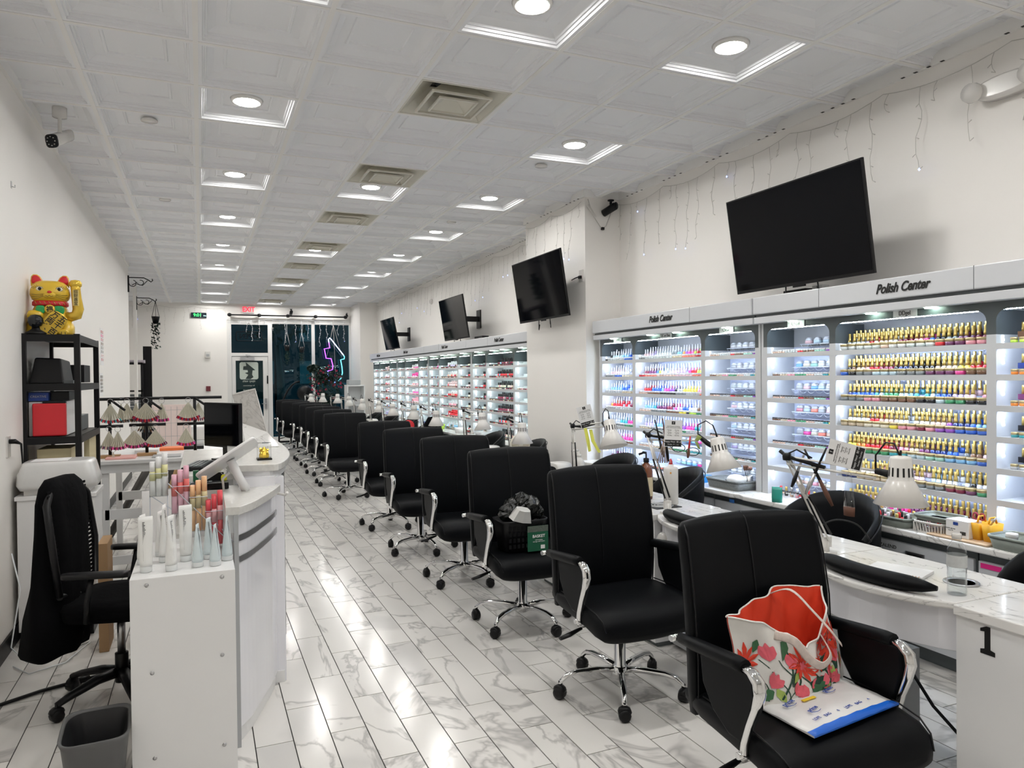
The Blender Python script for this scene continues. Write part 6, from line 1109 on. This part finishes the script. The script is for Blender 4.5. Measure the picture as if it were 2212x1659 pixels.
mb.add([tuple(bagf(-1 + 2 * i / NU, 0, s)) for s in (-1, 1) for i in range(NU + 1)], [(i, i + 1, NU + 2 + i, NU + 1 + i) for i in range(NU)], 0)
part('bag_body', mb, [BAGW, BAGR], t)
mb = MB()
for s in (-1, 1): mb.tube([tuple(bagf(-1 + 2 * i / 40, 1, s)) for i in range(41)], .0035, 5)
part('rim_piping', mb, BAGW, t)
def strap(pts, w_=.014, up=(0, -1, 0)): return MB().tube(bz3(pts), [w_] * 25, 8, flat=.18, up=up)
def bz3(pts, n=24):
    out = []; m_ = len(pts) - 1
    for i in range(n + 1):
        u = i / n * m_; k = min(int(u), m_ - 1); f = u - k; p = [Vector(pts[max(k - 1, 0)]), Vector(pts[k]), Vector(pts[k + 1]), Vector(pts[min(k + 2, m_)])]
        out.append(.5 * ((2 * p[1]) + (p[2] - p[0]) * f + (2 * p[0] - 5 * p[1] + 4 * p[2] - p[3]) * f * f + (3 * p[1] - p[0] - 3 * p[2] + p[3]) * f ** 3))
    return out
part('handle', strap([bagf(-.50, .92, -1) + Vector((0, -.006, 0)), (-.06, -.085, .20), (-.01, -.100, .14), (.05, -.105, .105), (.10, -.10, .13), bagf(.52, .95, -1) + Vector((0, -.006, .0))]), mat('strap_floral', (.70, .60, .54), .7, noise=.25, nscale=60), t)
part('handle', strap([bagf(.10, .98, 1), (.04, .01, .325), (.08, -.05, .26), (.12, -.085, .20), (.16, -.095, .15)], .012, (0, 0, 1)), mat('strap_floral', (1, 1, 1)), t)
FR, FP, FG, FD, FL2 = mat('print_red', (.72, .05, .02), .7, noise=.15), mat('print_pink', (.78, .13, .17), .7, noise=.25, nscale=40), mat('print_green', (.05, .16, .07), .7, noise=.2), mat('print_dark_green', (.015, .06, .035), .7, noise=.2), mat('print_light_green', (.40, .52, .12), .7, noise=.15)
rg = random.Random(12); fm = MB()
def onbag(u, v, e=.0022): p = bagf(u, v, -1); return p + Vector((0, -e, 0))
def decal(pts, mi, e): vs = [tuple(onbag(max(-.98, min(.98, u)), max(.01, min(.99, v)), e)) for u, v in pts]; c = Vector((0, 0, 0)); [c.__iadd__(Vector(p)) for p in vs]; c = tuple(c / len(vs)); fm.add([c] + vs, [(0, i + 1, (i + 1) % len(vs) + 1) for i in range(len(vs))], mi)
def petal(u, v, a, L, w_, mi, e): decal([(u + (L * t_ * math.sin(a) + s_ * w_ * math.cos(a)) / .25, v + (L * t_ * math.cos(a) - s_ * w_ * math.sin(a)) / .22) for t_, s_ in ((0, 0), (.35, .8), (.7, 1), (1, .15), (1, -.15), (.7, -1), (.35, -.8))], mi, e)
for (u0, v0, u1, v1, w_) in ((.55, .05, .62, .6, .006), (.25, .10, .0, .62, .006), (.45, .08, .15, .80, .007), (-.15, .1, -.5, .6, .004), (-.3, .05, -.72, .55, .003), (.65, .12, .45, .62, .005), (-.6, .08, -.78, .40, .003), (.1, .05, .42, .40, .005), (-.35, .08, -.10, .45, .005), (.75, .1, .85, .35, .005), (-.45, .1, -.3, .75, .005), (-.75, .1, -.92, .45, .006), (.15, .05, -.25, .55, .006), (.5, .05, .75, .55, .007)):
    n = 8
    for i in range(n):
        t0, t1 = i / n, (i + 1) / n; bend = lambda q: .10 * math.sin(q * PI)
        a0, b0, a1, b1 = u0 + (u1 - u0) * t0 + bend(t0), v0 + (v1 - v0) * t0, u0 + (u1 - u0) * t1 + bend(t1), v0 + (v1 - v0) * t1
        decal([(a0 - w_ * 3, b0), (a0 + w_ * 3, b0), (a1 + w_ * 3, b1), (a1 - w_ * 3, b1)], 3, .0014)
for (u, v, r_) in ((.66, .62, .066), (-.05, .60, .070), (.52, .88, .048), (-.90, .50, .05), (.30, .62, .040), (.88, .55, .04)):
    for q in range(11): a = q * .571 + rg.uniform(-.15, .15); petal(u, v, a, r_ * rg.uniform(.75, 1.1), r_ * .13, 0, .0028 + .0002 * q)
    for q in range(5): petal(u, v, q * 1.257, r_ * .3, r_ * .10, 1, .0055)
for (u, v, a) in ((-.30, .52, .3), (-.62, .55, -.2), (-.22, .12, .8), (.05, .22, 1.2), (.35, .18, -.4), (-.55, .24, .5), (.52, .12, 1.0), (.72, .30, .1), (-.85, .2, .4), (.22, .10, 2.0), (-.05, .08, -.6), (.62, .16, -.9), (.85, .13, .3), (.42, .26, .9)):
    for da in (-.5, 0, .5): petal(u, v, a + da, .045, .012, 1, .0026 + .0003 * da)
for (u, v, a, L, mi) in ((.02, .32, 1.9, .085, 3), (.02, .32, 2.2, .08, 2), (-.42, .60, .4, .06, 2), (-.15, .50, -2.6, .05, 3), (.48, .35, 2.2, .04, 4), (.78, .22, 1.5, .045, 4), (.28, .05, .9, .035, 4), (-.40, .06, -.5, .035, 4), (-.7, .10, 1.1, .04, 2), (.60, .45, -2.2, .05, 3), (.30, .42, .9, .055, 3), (-.25, .30, .7, .04, 4), (.0, .75, -.6, .035, 2), (-.8, .62, .3, .03, 2)):
    petal(u, v, a, L * 1.25, L * .38, mi, .0022)
part('floral_print', fm, [FR, FP, FG, FD, FL2], t)
t = thing('mailer', 'white plastic mailer with a blue edge lying on the nearest chair seat', 'parcel', (1.80, 1.735, .494), math.radians(7))
mbm = MB(); NX, NY = 16, 10
def mf(i, j): x = -.205 + .41 * i / NX; y = -.14 + .27 * j / NY; return (x + .02 * (j / NY), y, .006 + .012 * math.sin(PI * i / NX) ** .5 * math.sin(PI * j / NY) ** .5 + .0015 * math.sin(i * 2.1 + j * 1.7))
vs = [mf(i, j) for j in range(NY + 1) for i in range(NX + 1)] + [(mf(i, j)[0], mf(i, j)[1], .001) for j in range(NY + 1) for i in range(NX + 1)]; K = (NX + 1) * (NY + 1)
fs = [(j * (NX + 1) + i, j * (NX + 1) + i + 1, (j + 1) * (NX + 1) + i + 1, (j + 1) * (NX + 1) + i) for j in range(NY) for i in range(NX)]
for k_, f in enumerate(fs): mbm.add([], []); 
mbm.v = vs
for k_, f in enumerate(fs): mbm.f.append(f); mbm.m.append(1 if k_ // NX < 1 else 0); mbm.sm.append(True); mbm.f.append(tuple(K + i for i in reversed(f))); mbm.m.append(1 if k_ // NX < 1 else 0); mbm.sm.append(False)
edge = [i for i in range(NX + 1)] + [j * (NX + 1) + NX for j in range(1, NY + 1)] + [NY * (NX + 1) + i for i in range(NX - 1, -1, -1)] + [j * (NX + 1) for j in range(NY - 1, 0, -1)]
for q in range(len(edge)): a_, b_ = edge[q], edge[(q + 1) % len(edge)]; mbm.f.append((a_, K + a_, K + b_, b_)); mbm.m.append(1 if q < NX else 0); mbm.sm.append(False)
MBLU = mat('mailer_blue', (.01, .13, .62), .35, noise=.04); part('envelope', mbm, [mat('mailer_white', (.74, .73, .72), .35, noise=.03, nscale=20), MBLU], t)
PRB = mat('mailer_print', (.02, .07, .35), .5, noise=.05)
for (x, y, s_, w_) in ((-.12, .02, .026, 'prime'), (.0, .055, .026, 'prime'), (.10, .09, .026, 'prime'), (-.09, -.045, .022, 'prime'), (.07, .02, .024, 'prime'), (-.03, .105, .022, 'prime')):
    text('mailer_lettering', w_, s_, PRB, t, face_m((x, y, .0225), (.97, .2, 0), (-.2, .97, 0)), ext=.0003, bold=.0004)
    part('smile_mark', MB().tube([(x - .022 + .011 * q, y - .014 - .006 * math.sin(q * PI / 4), .0225) for q in range(5)], .001, 4), PRB, t)
part('yellow_patch', MB().box(-.07, -.01, .0, .012, .0215, .0228), mat('patch_yellow', (.85, .62, .03), .5, noise=.03), t)
for q in range(6): text('mailer_lettering', '♻' if 0 else ('LDPE', 'BAG', '4')[q % 3], .016, PRB, t, face_m((-.12 + q * .05, -.085, .0165), (.97, .1, 0), (-.1, .97, 0)), ext=.0003)
t = thing('storage_basket', 'black plastic basket with a green label on the third chair', 'basket', (1.77, 4.02, .505))
mb = MB().rings([sering((0, 0, z), a, b, 28, 5) for z, a, b in ((0, .125, .085), (.17, .15, .105), (.185, .155, .11), (.185, .146, .10), (.02, .12, .08))])
for i in range(9):
    for j in range(4): mb.box(-.115 + i * .027, -.10 + i * .027, -.104 + 0 * j, -.100, .025 + j * .036, .047 + j * .036)
part('basket_body', mb, BLACK, t)
LG = mat('label_green', (.01, .10, .05), .4, noise=.05); mb = MB().box(.0, .135, -.1125, -.110, .0, .15, 0).box(.0, .135, -.1135, -.1125, .115, .15, 1); part('label_card', mb, [LG, mat('label_photo', (.10, .12, .10), .5, noise=.6, nscale=80)], t)
text('label_lettering', 'BASKET', .024, PAPER, t, face_m((.072, -.1145, .088), (1, 0, 0), (0, 0, 1)), ext=.0003, bold=.0004); text('label_lettering', 'wall hanging\nstorage with hooks', .010, PAPER, t, face_m((.072, -.1145, .062), (1, 0, 0), (0, 0, 1)), ext=.0002); part('barcode', MB().box(.085, .112, -.1142, -.1128, .012, .034), PAPER, t)
mb = MB(); rg = random.Random(8)
for (cx_, cy_, cz_, a, h) in ((-.07, .0, .22, .065, .055), (.075, .01, .235, .062, .075), (.03, .04, .27, .06, .06), (-.02, .05, .25, .06, .05), (.115, -.02, .215, .035, .04)):
    rs = []
    for q in range(9):
        f = -1 + 2 * q / 8; rr_ = a * math.sqrt(max(.02, 1 - f * f)); rs.append([(cx_ + rr_ * math.cos(2 * PI * k / 15) * rg.uniform(.78, 1.15), cy_ + rr_ * math.sin(2 * PI * k / 15) * rg.uniform(.78, 1.1), cz_ + h * f + rg.uniform(-.008, .008)) for k in range(15)])
    mb.rings(rs, smooth=False)
solo('plastic_bag', mb, mat('bag_black_film', (.006, .007, .0065), .2, noise=.3, nscale=60, bump=.4), 'crumpled black plastic bag bulging out of the basket', 'bag', (1.77, 4.02, .505))
FT = Matrix.Rotation(math.radians(12), 4, 'Y') @ Matrix.Rotation(math.radians(20), 4, 'X')
solo('foil_tray', MB().rings([[tuple(FT @ Vector(p)) for p in sering((0, 0, z), a, b, 8, 3)] for z, a, b in ((-.03, .075, .05), (-.025, .072, .048), (.035, .045, .032), (.037, .042, .03))], smooth=False), mat('foil', (.72, .72, .70), .35, .5, noise=.05, nscale=40), 'silver foil tray inside the black bag on the basket', 'tray', (1.745, 3.935, .725))
# ============================================================ SMALL THINGS ON TABLES AND WORKTOP
t = thing('water_bottle', 'clear plastic water bottle on the nearest marble table', 'bottle', (2.455, 1.735, .76))
wbp = [(.024, 0), (.031, .004), (.032, .015), (.030, .03), (.032, .045), (.030, .058), (.032, .072), (.0305, .085), (.032, .10), (.032, .145), (.030, .16), (.018, .185), (.0135, .192), (.0135, .202)]
part('bottle_wall', MB().lathe(wbp, 24), glassmat('pet_plastic', (.965, .975, .98), .07, .06), t); part('cap', MB().lathe([(.0155, .198), (.0155, .214), (.014, .216)], 20), WENAMEL, t); part('water', MB().lathe([(.022, .003), (.029, .006), (.0295, .125)], 20), glassmat('water', (.96, .98, .985), .05, .02), t)
part('paper_label', MB().rings([sering((0, 0, z), .0325, .0325, 24, 2) for z in (.10, .142)], cap=False), mat('label_faint', (.55, .57, .57), .5, noise=.15, nscale=60), t)
t = thing('notebook', 'white spiral notebook lying behind the black arm cushion', 'notebook', (2.52, 2.02, .761), .35); part('pages', MB().box(-.07, .07, -.105, .105, 0, .012), PAPER, t, b=.001); mb = MB()
for q in range(18): mb.tube([(-.07 + .006 * math.cos(a * PI / 3) - .002, -.095 + q * .011, .006 + .009 * math.sin(a * PI / 3)) for a in range(7)], .001, 4)
part('spiral', mb, mat('copper_wire', (.6, .3, .15), .3, .8, noise=.05), t)
def pump(x, y, z, m, h_, r_, lab, capm):
    t = thing('pump_bottle', lab, 'bottle', (x, y, z)); part('body', MB().lathe([(r_ * .92, 0), (r_, .004), (r_, h_ * .58), (r_ * .75, h_ * .68), (r_ * .36, h_ * .74), (r_ * .36, h_ * .78)], 20), m, t); part('pump_head', MB().lathe([(r_ * .45, h_ * .75), (r_ * .45, h_ * .83), (r_ * .12, h_ * .84), (r_ * .12, h_ * .93)], 12).tube([(0, 0, h_ * .94), (-r_ * .5, 0, h_ * .955), (-r_ * 1.3, 0, h_ * .92)], r_ * .2, 6), capm, t); return t
t = pump(2.60, 3.90, .76, mat('amber', (.16, .045, .015), .12, noise=.1, coat=.4), .31, .040, 'amber pump bottle with a cream label behind the second chair', BLACK); part('paper_label', MB().rings([sering((0, 0, z), .0408, .0408, 20, 2) for z in (.02, .14)], cap=False), mat('cream_label', (.62, .52, .34), .6, noise=.08, nscale=40), t)
pump(2.60, 4.80, .76, WENAMEL, .24, .045, 'large white pump bottle beside the third lamp', WENAMEL); pump(3.60, 5.15, .70, ACRY, .24, .03, 'clear pump bottle with a black head on the worktop under the silver-white bottles', BLACK); pump(2.65, 7.25, .76, ACRY, .24, .04, 'clear pump bottle on the table after the fan', WENAMEL)
t = thing('squeeze_bottle', 'tall plain white bottle with a red tip on the second pedestal', 'bottle', (2.63, 3.68, .76)); part('body', MB().rings([sering((0, 0, z), a, a, 20, 4) for z, a in ((0, .027), (.003, .030), (.165, .030), (.172, .026), (.176, .012), (.186, .012))]), WENAMEL, t); part('red_tip', MB().lathe([(.009, .186), (.008, .20), (.003, .212)], 10), RED, t); part('mark', MB().box(-.026, -.018, -.0305, -.030, .145, .153), mat('orange_mark', (.8, .35, .05), .5, noise=.05), t)
bpy.data.objects['squeeze_bottle'].scale = (1.25, 1.25, 1.3)
t = thing('desk_fan', 'small cream round fan on the fourth table', 'fan', (2.66, 6.02, .76), -.3); part('stand', MB().lathe([(.06, 0), (.06, .012), (.015, .02), (.015, .09)], 16), CREAM, t); part('housing', MB().lathe([(.085, -.02), (.092, 0), (.085, .03), (.08, .03), (.08, -.02)], 24, (0, 0, .17), M=Matrix.Rotation(PI / 2, 4, 'X')), CREAM, t); mb = MB()
for q in range(24): a = q * PI / 12; mb.tube([(.02 * math.cos(a), -.03, .17 + .02 * math.sin(a)), (.083 * math.cos(a), -.022, .17 + .083 * math.sin(a))], .002, 4)
mb.lathe([(.022, 0), (.022, .006), (.001, .007)], 14, (0, -.028, .17), M=Matrix.Rotation(PI / 2, 4, 'X')); part('grille', mb, CREAM, t)
def uvlamp(x, y, lab, rz=0): t = thing('nail_dryer', lab, 'nail dryer', (x, y, .76), rz, 'white nail dryers'); part('hood', MB().rings([sering((0, yy, .05), a, b, 20, 3, 'xz') for yy, a, b in ((-.09, .09, .048), (-.08, .10, .05), (.08, .09, .045), (.095, .07, .03))]), WENAMEL, t); part('opening', MB().rings([sering((0, yy, .04), .075, .033, 16, 3, 'xz') for yy in (-.093, -.091)]), BLACK, t)
uvlamp(2.62, 5.20, 'white nail dryer with a dark opening behind the third chair', -1.2); uvlamp(2.64, 6.75, 'white nail dryer behind the fan', -1); uvlamp(3.60, 7.98, 'pale nail dryer on the far worktop nearest the column', -1.4); bpy.data.objects['nail_dryer.002'].location.z = .70
for q, y in enumerate((8.85, 9.8, 10.9, 12.1, 13.2, 14.3)): uvlamp(2.62, y, 'white nail dryer on a far table, %s from the fan' % nth(q + 2), -1.2)
t = thing('nail_drill', 'black bent tool with a red handle on the pedestal behind the nearest table', 'tool', (2.60, 2.62, .77)); part('cord', MB().tube(bz3([(0, 0, 0), (.06, -.05, .05), (.13, -.10, .09), (.20, -.16, .07), (.24, -.20, -.005)]), .0035, 6), BLACK, t); part('handle', MB().tube([(.0, -.01, .004), (.09, -.04, .004)], [.012, .010], 8), RED, t); part('head', MB().lathe([(.03, -.005), (.03, .01), (.001, .012)], 14, (-.01, 0, 0)), BLACK, t)
pump(2.70, 2.62, .76, ACRY, .10, .011, 'tiny clear dropper bottle on the pedestal behind the nearest table', WENAMEL)
def basket(x0, x1, y0, y1, z, h_, m, lab, slots=True):
    cx_, cy_ = (x0 + x1) / 2, (y0 + y1) / 2; a, b = (x1 - x0) / 2, (y1 - y0) / 2; t = thing('basket', lab, 'basket', (cx_, cy_, z)); mb = MB()
    mb.rings([sering((0, 0, zz), a * k, b * k, 28, 7) for zz, k in ((0, .88), (.006, .9), (.006, .86))]); mb.rings([sering((0, 0, zz), a + k, b + k, 28, 7) for zz, k in ((h_ - .012, -.002), (h_ - .012, .004), (h_, .004), (h_, -.004), (h_ - .012, -.004))], cap=False)
    if slots:
        n = int(b / .009)
        for i in range(n + 1):
            yy = -b * .95 + 1.9 * b * i / n
            for s in (-1, 1): mb.add([(s * a * .89, yy * .93 - .003, .004), (s * a * .89, yy * .93 + .003, .004), (s * a * .99, yy + .003, h_ - .01), (s * a * .99, yy - .003, h_ - .01), (s * a * .87, yy * .93 - .003, .004), (s * a * .87, yy * .93 + .003, .004), (s * a * .97, yy + .003, h_ - .01), (s * a * .97, yy - .003, h_ - .01)], [(0, 1, 2, 3), (4, 7, 6, 5), (0, 4, 5, 1), (0, 3, 7, 4), (1, 5, 6, 2)])
        for i in range(9):
            xx = -a * .95 + 1.9 * a * i / 8
            for s in (-1, 1): mb.box(xx - .003, xx + .003, s * b * .95 - .002, s * b * .95 + .002, .004, h_ - .01)
    else: mb.rings([sering((0, 0, zz), a * k, b * k, 28, 7) for zz, k in ((0, .9), (h_ - .01, 1), (h_ - .01, .97), (.006, .87))])
    part('basket_body', mb, m, t); return t
GBK = mat('grey_green_basket', (.26, .29, .26), .5, noise=.1, nscale=60, bump=.2); DBK = mat('dark_silver_basket', (.16, .17, .17), .4, noise=.4, nscale=90, bump=.3)
basket(3.47, 3.63, 3.09, 3.42, .70, .055, WENAMEL, 'white slotted basket full of polish, left of the grey-green one'); basket(3.475, 3.66, 2.74, 3.06, .70, .055, GBK, 'long grey-green basket of polish bottles at the worktop edge', False); basket(3.50, 3.66, 2.555, 2.72, .70, .06, WENAMEL, 'small white slotted basket right of the grey-green one'); basket(3.51, 3.68, 2.53, 2.73, .762, .03, GBK, 'shallow grey basket stacked on the small white slotted basket', False)
basket(3.47, 3.66, 1.98, 2.31, .70, .065, GBK, 'long grey woven basket of jars at the right frame edge', False); basket(3.52, 3.74, 4.13, 4.50, .70, .07, DBK, 'dark glittery basket of white cloths under the second lamp', False)
kinds = [('black', BCAP), ('white', WCAP), ('silver', STEEL), ('gold', GOLD), ('red', RED)]
def small(kind, x, y, z, i, where):
    n, m = kinds[i % 5]; t = thing('nail_product', 'small %s topped polish, %s %s' % (n, nth(i + 1), where), 'bottle', (x, y, z), group='loose polish bottles on the worktop'); part('body', MB().lathe([(.011, 0), (.012, .003), (.012, .028), (.007, .032)], 8), lac(('red', 'nude', 'clear', 'pink', 'black')[(i * 3) % 5]), t); part('cap', MB().lathe([(.009, .032), (.0085, .062), (.007, .063)], 8), m, t)
for i in range(16): small(0, 3.50 + .035 * (i % 3) + .01, 3.12 + .018 * i, .708, i, 'from right in the white basket')
for i in range(15): small(0, 3.51 + .04 * (i % 3), 2.77 + .018 * i, .708, i, 'from right in the grey-green basket')
for i in range(20): small(0, 3.69 + .02 * (i % 2), 2.50 + .045 * i, .701, i, 'from right along the foot of the gold bay')
rg = random.Random(31)
for i in range(10): small(0, 3.72, 3.46 + .05 * i, .701, i, 'from right under the narrow bay left of gold')
t = thing('carton', 'white printed carton on the beige tray by the yellow caddies', 'box', (3.555, 2.475, .712)); part('box', MB().box(-.05, .05, -.06, .06, 0, .085), PAPER, t, b=.001); part('blue_square', MB().box(-.052, -.0505, -.005, .02, .06, .075), BLUE, t); text('carton_lettering', 'nitrile gloves\nsize M', .010, INK, t, face_m((-.0505, .035, .035), (0, -1, 0), (0, 0, 1)), ext=.0002); mb = MB()
for q in range(6): mb.box(-.052, -.0505, -.045 + q * .005, -.042 + q * .005, .015, .032)
part('barcode', mb, INK, t)
solo('beige_tray', MB().box(-.10, .10, -.16, .16, 0, .010), mat('beige_mat', (.62, .45, .30), .6, noise=.1, nscale=50), 'beige mat under the white carton and yellow caddies', 'tray', (3.57, 2.46, .701), b=.004)
YC = mat('yellow_plastic', (.80, .42, .02), .35, noise=.04)
for q, y in enumerate((2.40, 2.345)): t = thing('tool_caddy', 'yellow plastic caddy of tools, %s of the pair' % ('left', 'right')[q], 'caddy', (3.58, y - .0, .711), group='yellow tool caddies'); part('tub', MB().rings([sering((0, 0, z), a, b, 20, 5) for z, a, b in ((0, .045, .022), (.085, .058, .026), (.085, .053, .023), (.01, .04, .019))]), YC, t); part('handle', MB().tube([(-.03, 0, .085), (-.02, 0, .115), (.02, 0, .115), (.03, 0, .085)], .005, 6), YC, t)
t = thing('scissors', 'dark red handled scissors in the yellow caddy', 'scissors', (3.575, 2.41, .80)); mb = MB()
for s in (-1, 1): mb.tube([(0, s * .017 + .013 * math.cos(q * PI / 6), .022 + .017 * math.sin(q * PI / 6)) for q in range(13)], .0035, 6)
part('handles', mb, mat('dark_red_plastic', (.30, .01, .03), .3, noise=.05), t); part('blades', MB().tube([(0, .006, .005), (0, -.005, -.06)], .003, 4), STEEL, t)
solo('tweezers', MB().tube([(0, 0, 0), (.0, -.03, .05)], .004, 5).tube([(.0, .005, 0), (.0, -.032, .05)], .004, 5), STEEL, 'steel tweezers leaning in the right yellow caddy', 'tweezers', (3.575, 2.355, .78))
for q, (y, r_) in enumerate(((2.24, .025), (2.15, .028), (2.06, .026))): solo('cream_jar', MB().lathe([(r_ * .9, 0), (r_, .003), (r_, .04), (r_ * 1.05, .041), (r_ * 1.05, .06), (r_, .062)], 18), WENAMEL, 'round white jar in the grey woven basket, %s from left' % nth(q + 1), 'jar', (3.56, y, .71), group='white jars in the woven basket')
solo('cloth_bundle', MB().rings([sering((0, y, .05), a, b, 16, 2.2, 'xz', wob(2, .005)) for y, a, b in ((-.08, .02, .01), (-.06, .05, .03), (0, .06, .04), (.05, .05, .03), (.08, .02, .01))]), PAPER, 'white crumpled cloths in the dark glittery basket', 'cloth', (3.62, 4.25, .72))
t = thing('brush_cup', 'steel cup of makeup brushes beside the dark basket', 'cup', (3.60, 4.24, .775)); t.location = (3.66, 4.06, .70) ; t.location = (3.60, 4.60, .70)
t.location = (3.69, 4.20, .70); t['label'] = 'clear cup of brushes standing behind the dark glittery basket'; part('cup', MB().lathe([(.026, 0), (.03, .10), (.028, .10), (.024, .004)], 16), STEEL, t)
for q in range(4): part('brush', MB().tube([(.008 * (q - 1.5), 0, .02), (.018 * (q - 1.5), .01, .14)], .003, 5).tube([(.018 * (q - 1.5), .01, .14), (.02 * (q - 1.5), .01, .175)], [.009, .013], 8, 1), [BLACK, BR], t)
t = thing('supply_box', 'blue box with a yellow label on the worktop, open with white pads', 'box', (3.60, 4.72, .70), .1); part('carton', MB().box(-.07, .07, -.12, .12, 0, .055), mat('sky_blue_card', (.02, .25, .65), .5, noise=.03), t); part('yellow_label', MB().box(-.0715, -.07, -.11, -.03, .02, .05), mat('lemon_label', (.75, .80, .10), .5, noise=.03), t); mb = MB(); rg = random.Random(4)
for q in range(12): mb.lathe([(.001, 0), (.016, .008), (.001, .02)], 7, (rg.uniform(-.05, .05), rg.uniform(-.1, .1), .052))
part('white_pads', mb, PAPER, t)
solo('tea_pouch', MB().rings([sering((0, 0, z), a, b, 16, 4) for z, a, b in ((0, .032, .018), (.03, .033, .018), (.08, .033, .010), (.10, .033, .002))]), mat('teal_foil', (.02, .26, .20), .3, noise=.1), 'upright teal green pouch at the worktop edge', 'pouch', (3.485, 3.70, .70), -1.0)
solo('amber_vial', MB().rings([sering((0, 0, z), .012, .012, 4, 20) for z in (0, .075)]), mat('amber_orange', (.65, .25, .02), .3, noise=.05), 'orange box on the sixth shelf right of the peaked jars', 'box', (3.715, 4.13, .9005))
solo('glass_bowl', MB().lathe([(.03, 0), (.055, .02), (.06, .05), (.045, .075), (.03, .08)], 18), ACRY, 'clear glass globe bowl on the worktop by the column', 'bowl', (3.62, 5.95, .70)); solo('mint_basket', MB().lathe([(.04, 0), (.055, .06), (.05, .06), (.035, .004)], 18), mat('mint_plastic', (.30, .62, .52), .4, noise=.03), 'mint green tub on the worktop by the column', 'tub', (3.58, 5.72, .70)); rx('blue_tray', 3.52, 3.66, 5.40, 5.60, .701, .725, mat('sky_blue_card', (1, 1, 1)), 'small blue tray on the worktop by the column', 'tray')
for q, (y, c, l) in enumerate(((8.9, 'red', 'red'), (9.4, 'silver', 'white'), (10.3, 'white', 'pale'), (11.3, 'lime', 'green'), (12.0, 'navy', 'navy'), (12.9, 'sky', 'sky blue'))): solo('supply_tub', MB().rings([sering((0, 0, z), a, a * 1.5, 18, 4) for z, a in ((0, .06), (.08, .07), (.08, .066), (.01, .055))]), lac(c), '%s tub on the far worktop, %s past the column' % (l, nth(q + 1)), 'tub', (3.57, y, .70), group='tubs on the far worktop')
solo('red_drill_case', MB().lathe([(.001, -.03), (.08, -.03), (.08, .03), (.001, .03)], 18, (0, 0, .07), M=Matrix.Rotation(1.2, 4, 'X')), RED, 'round red case on a far nail table', 'case', (2.75, 10.2, .775))
# remove helper-free duplicates: none
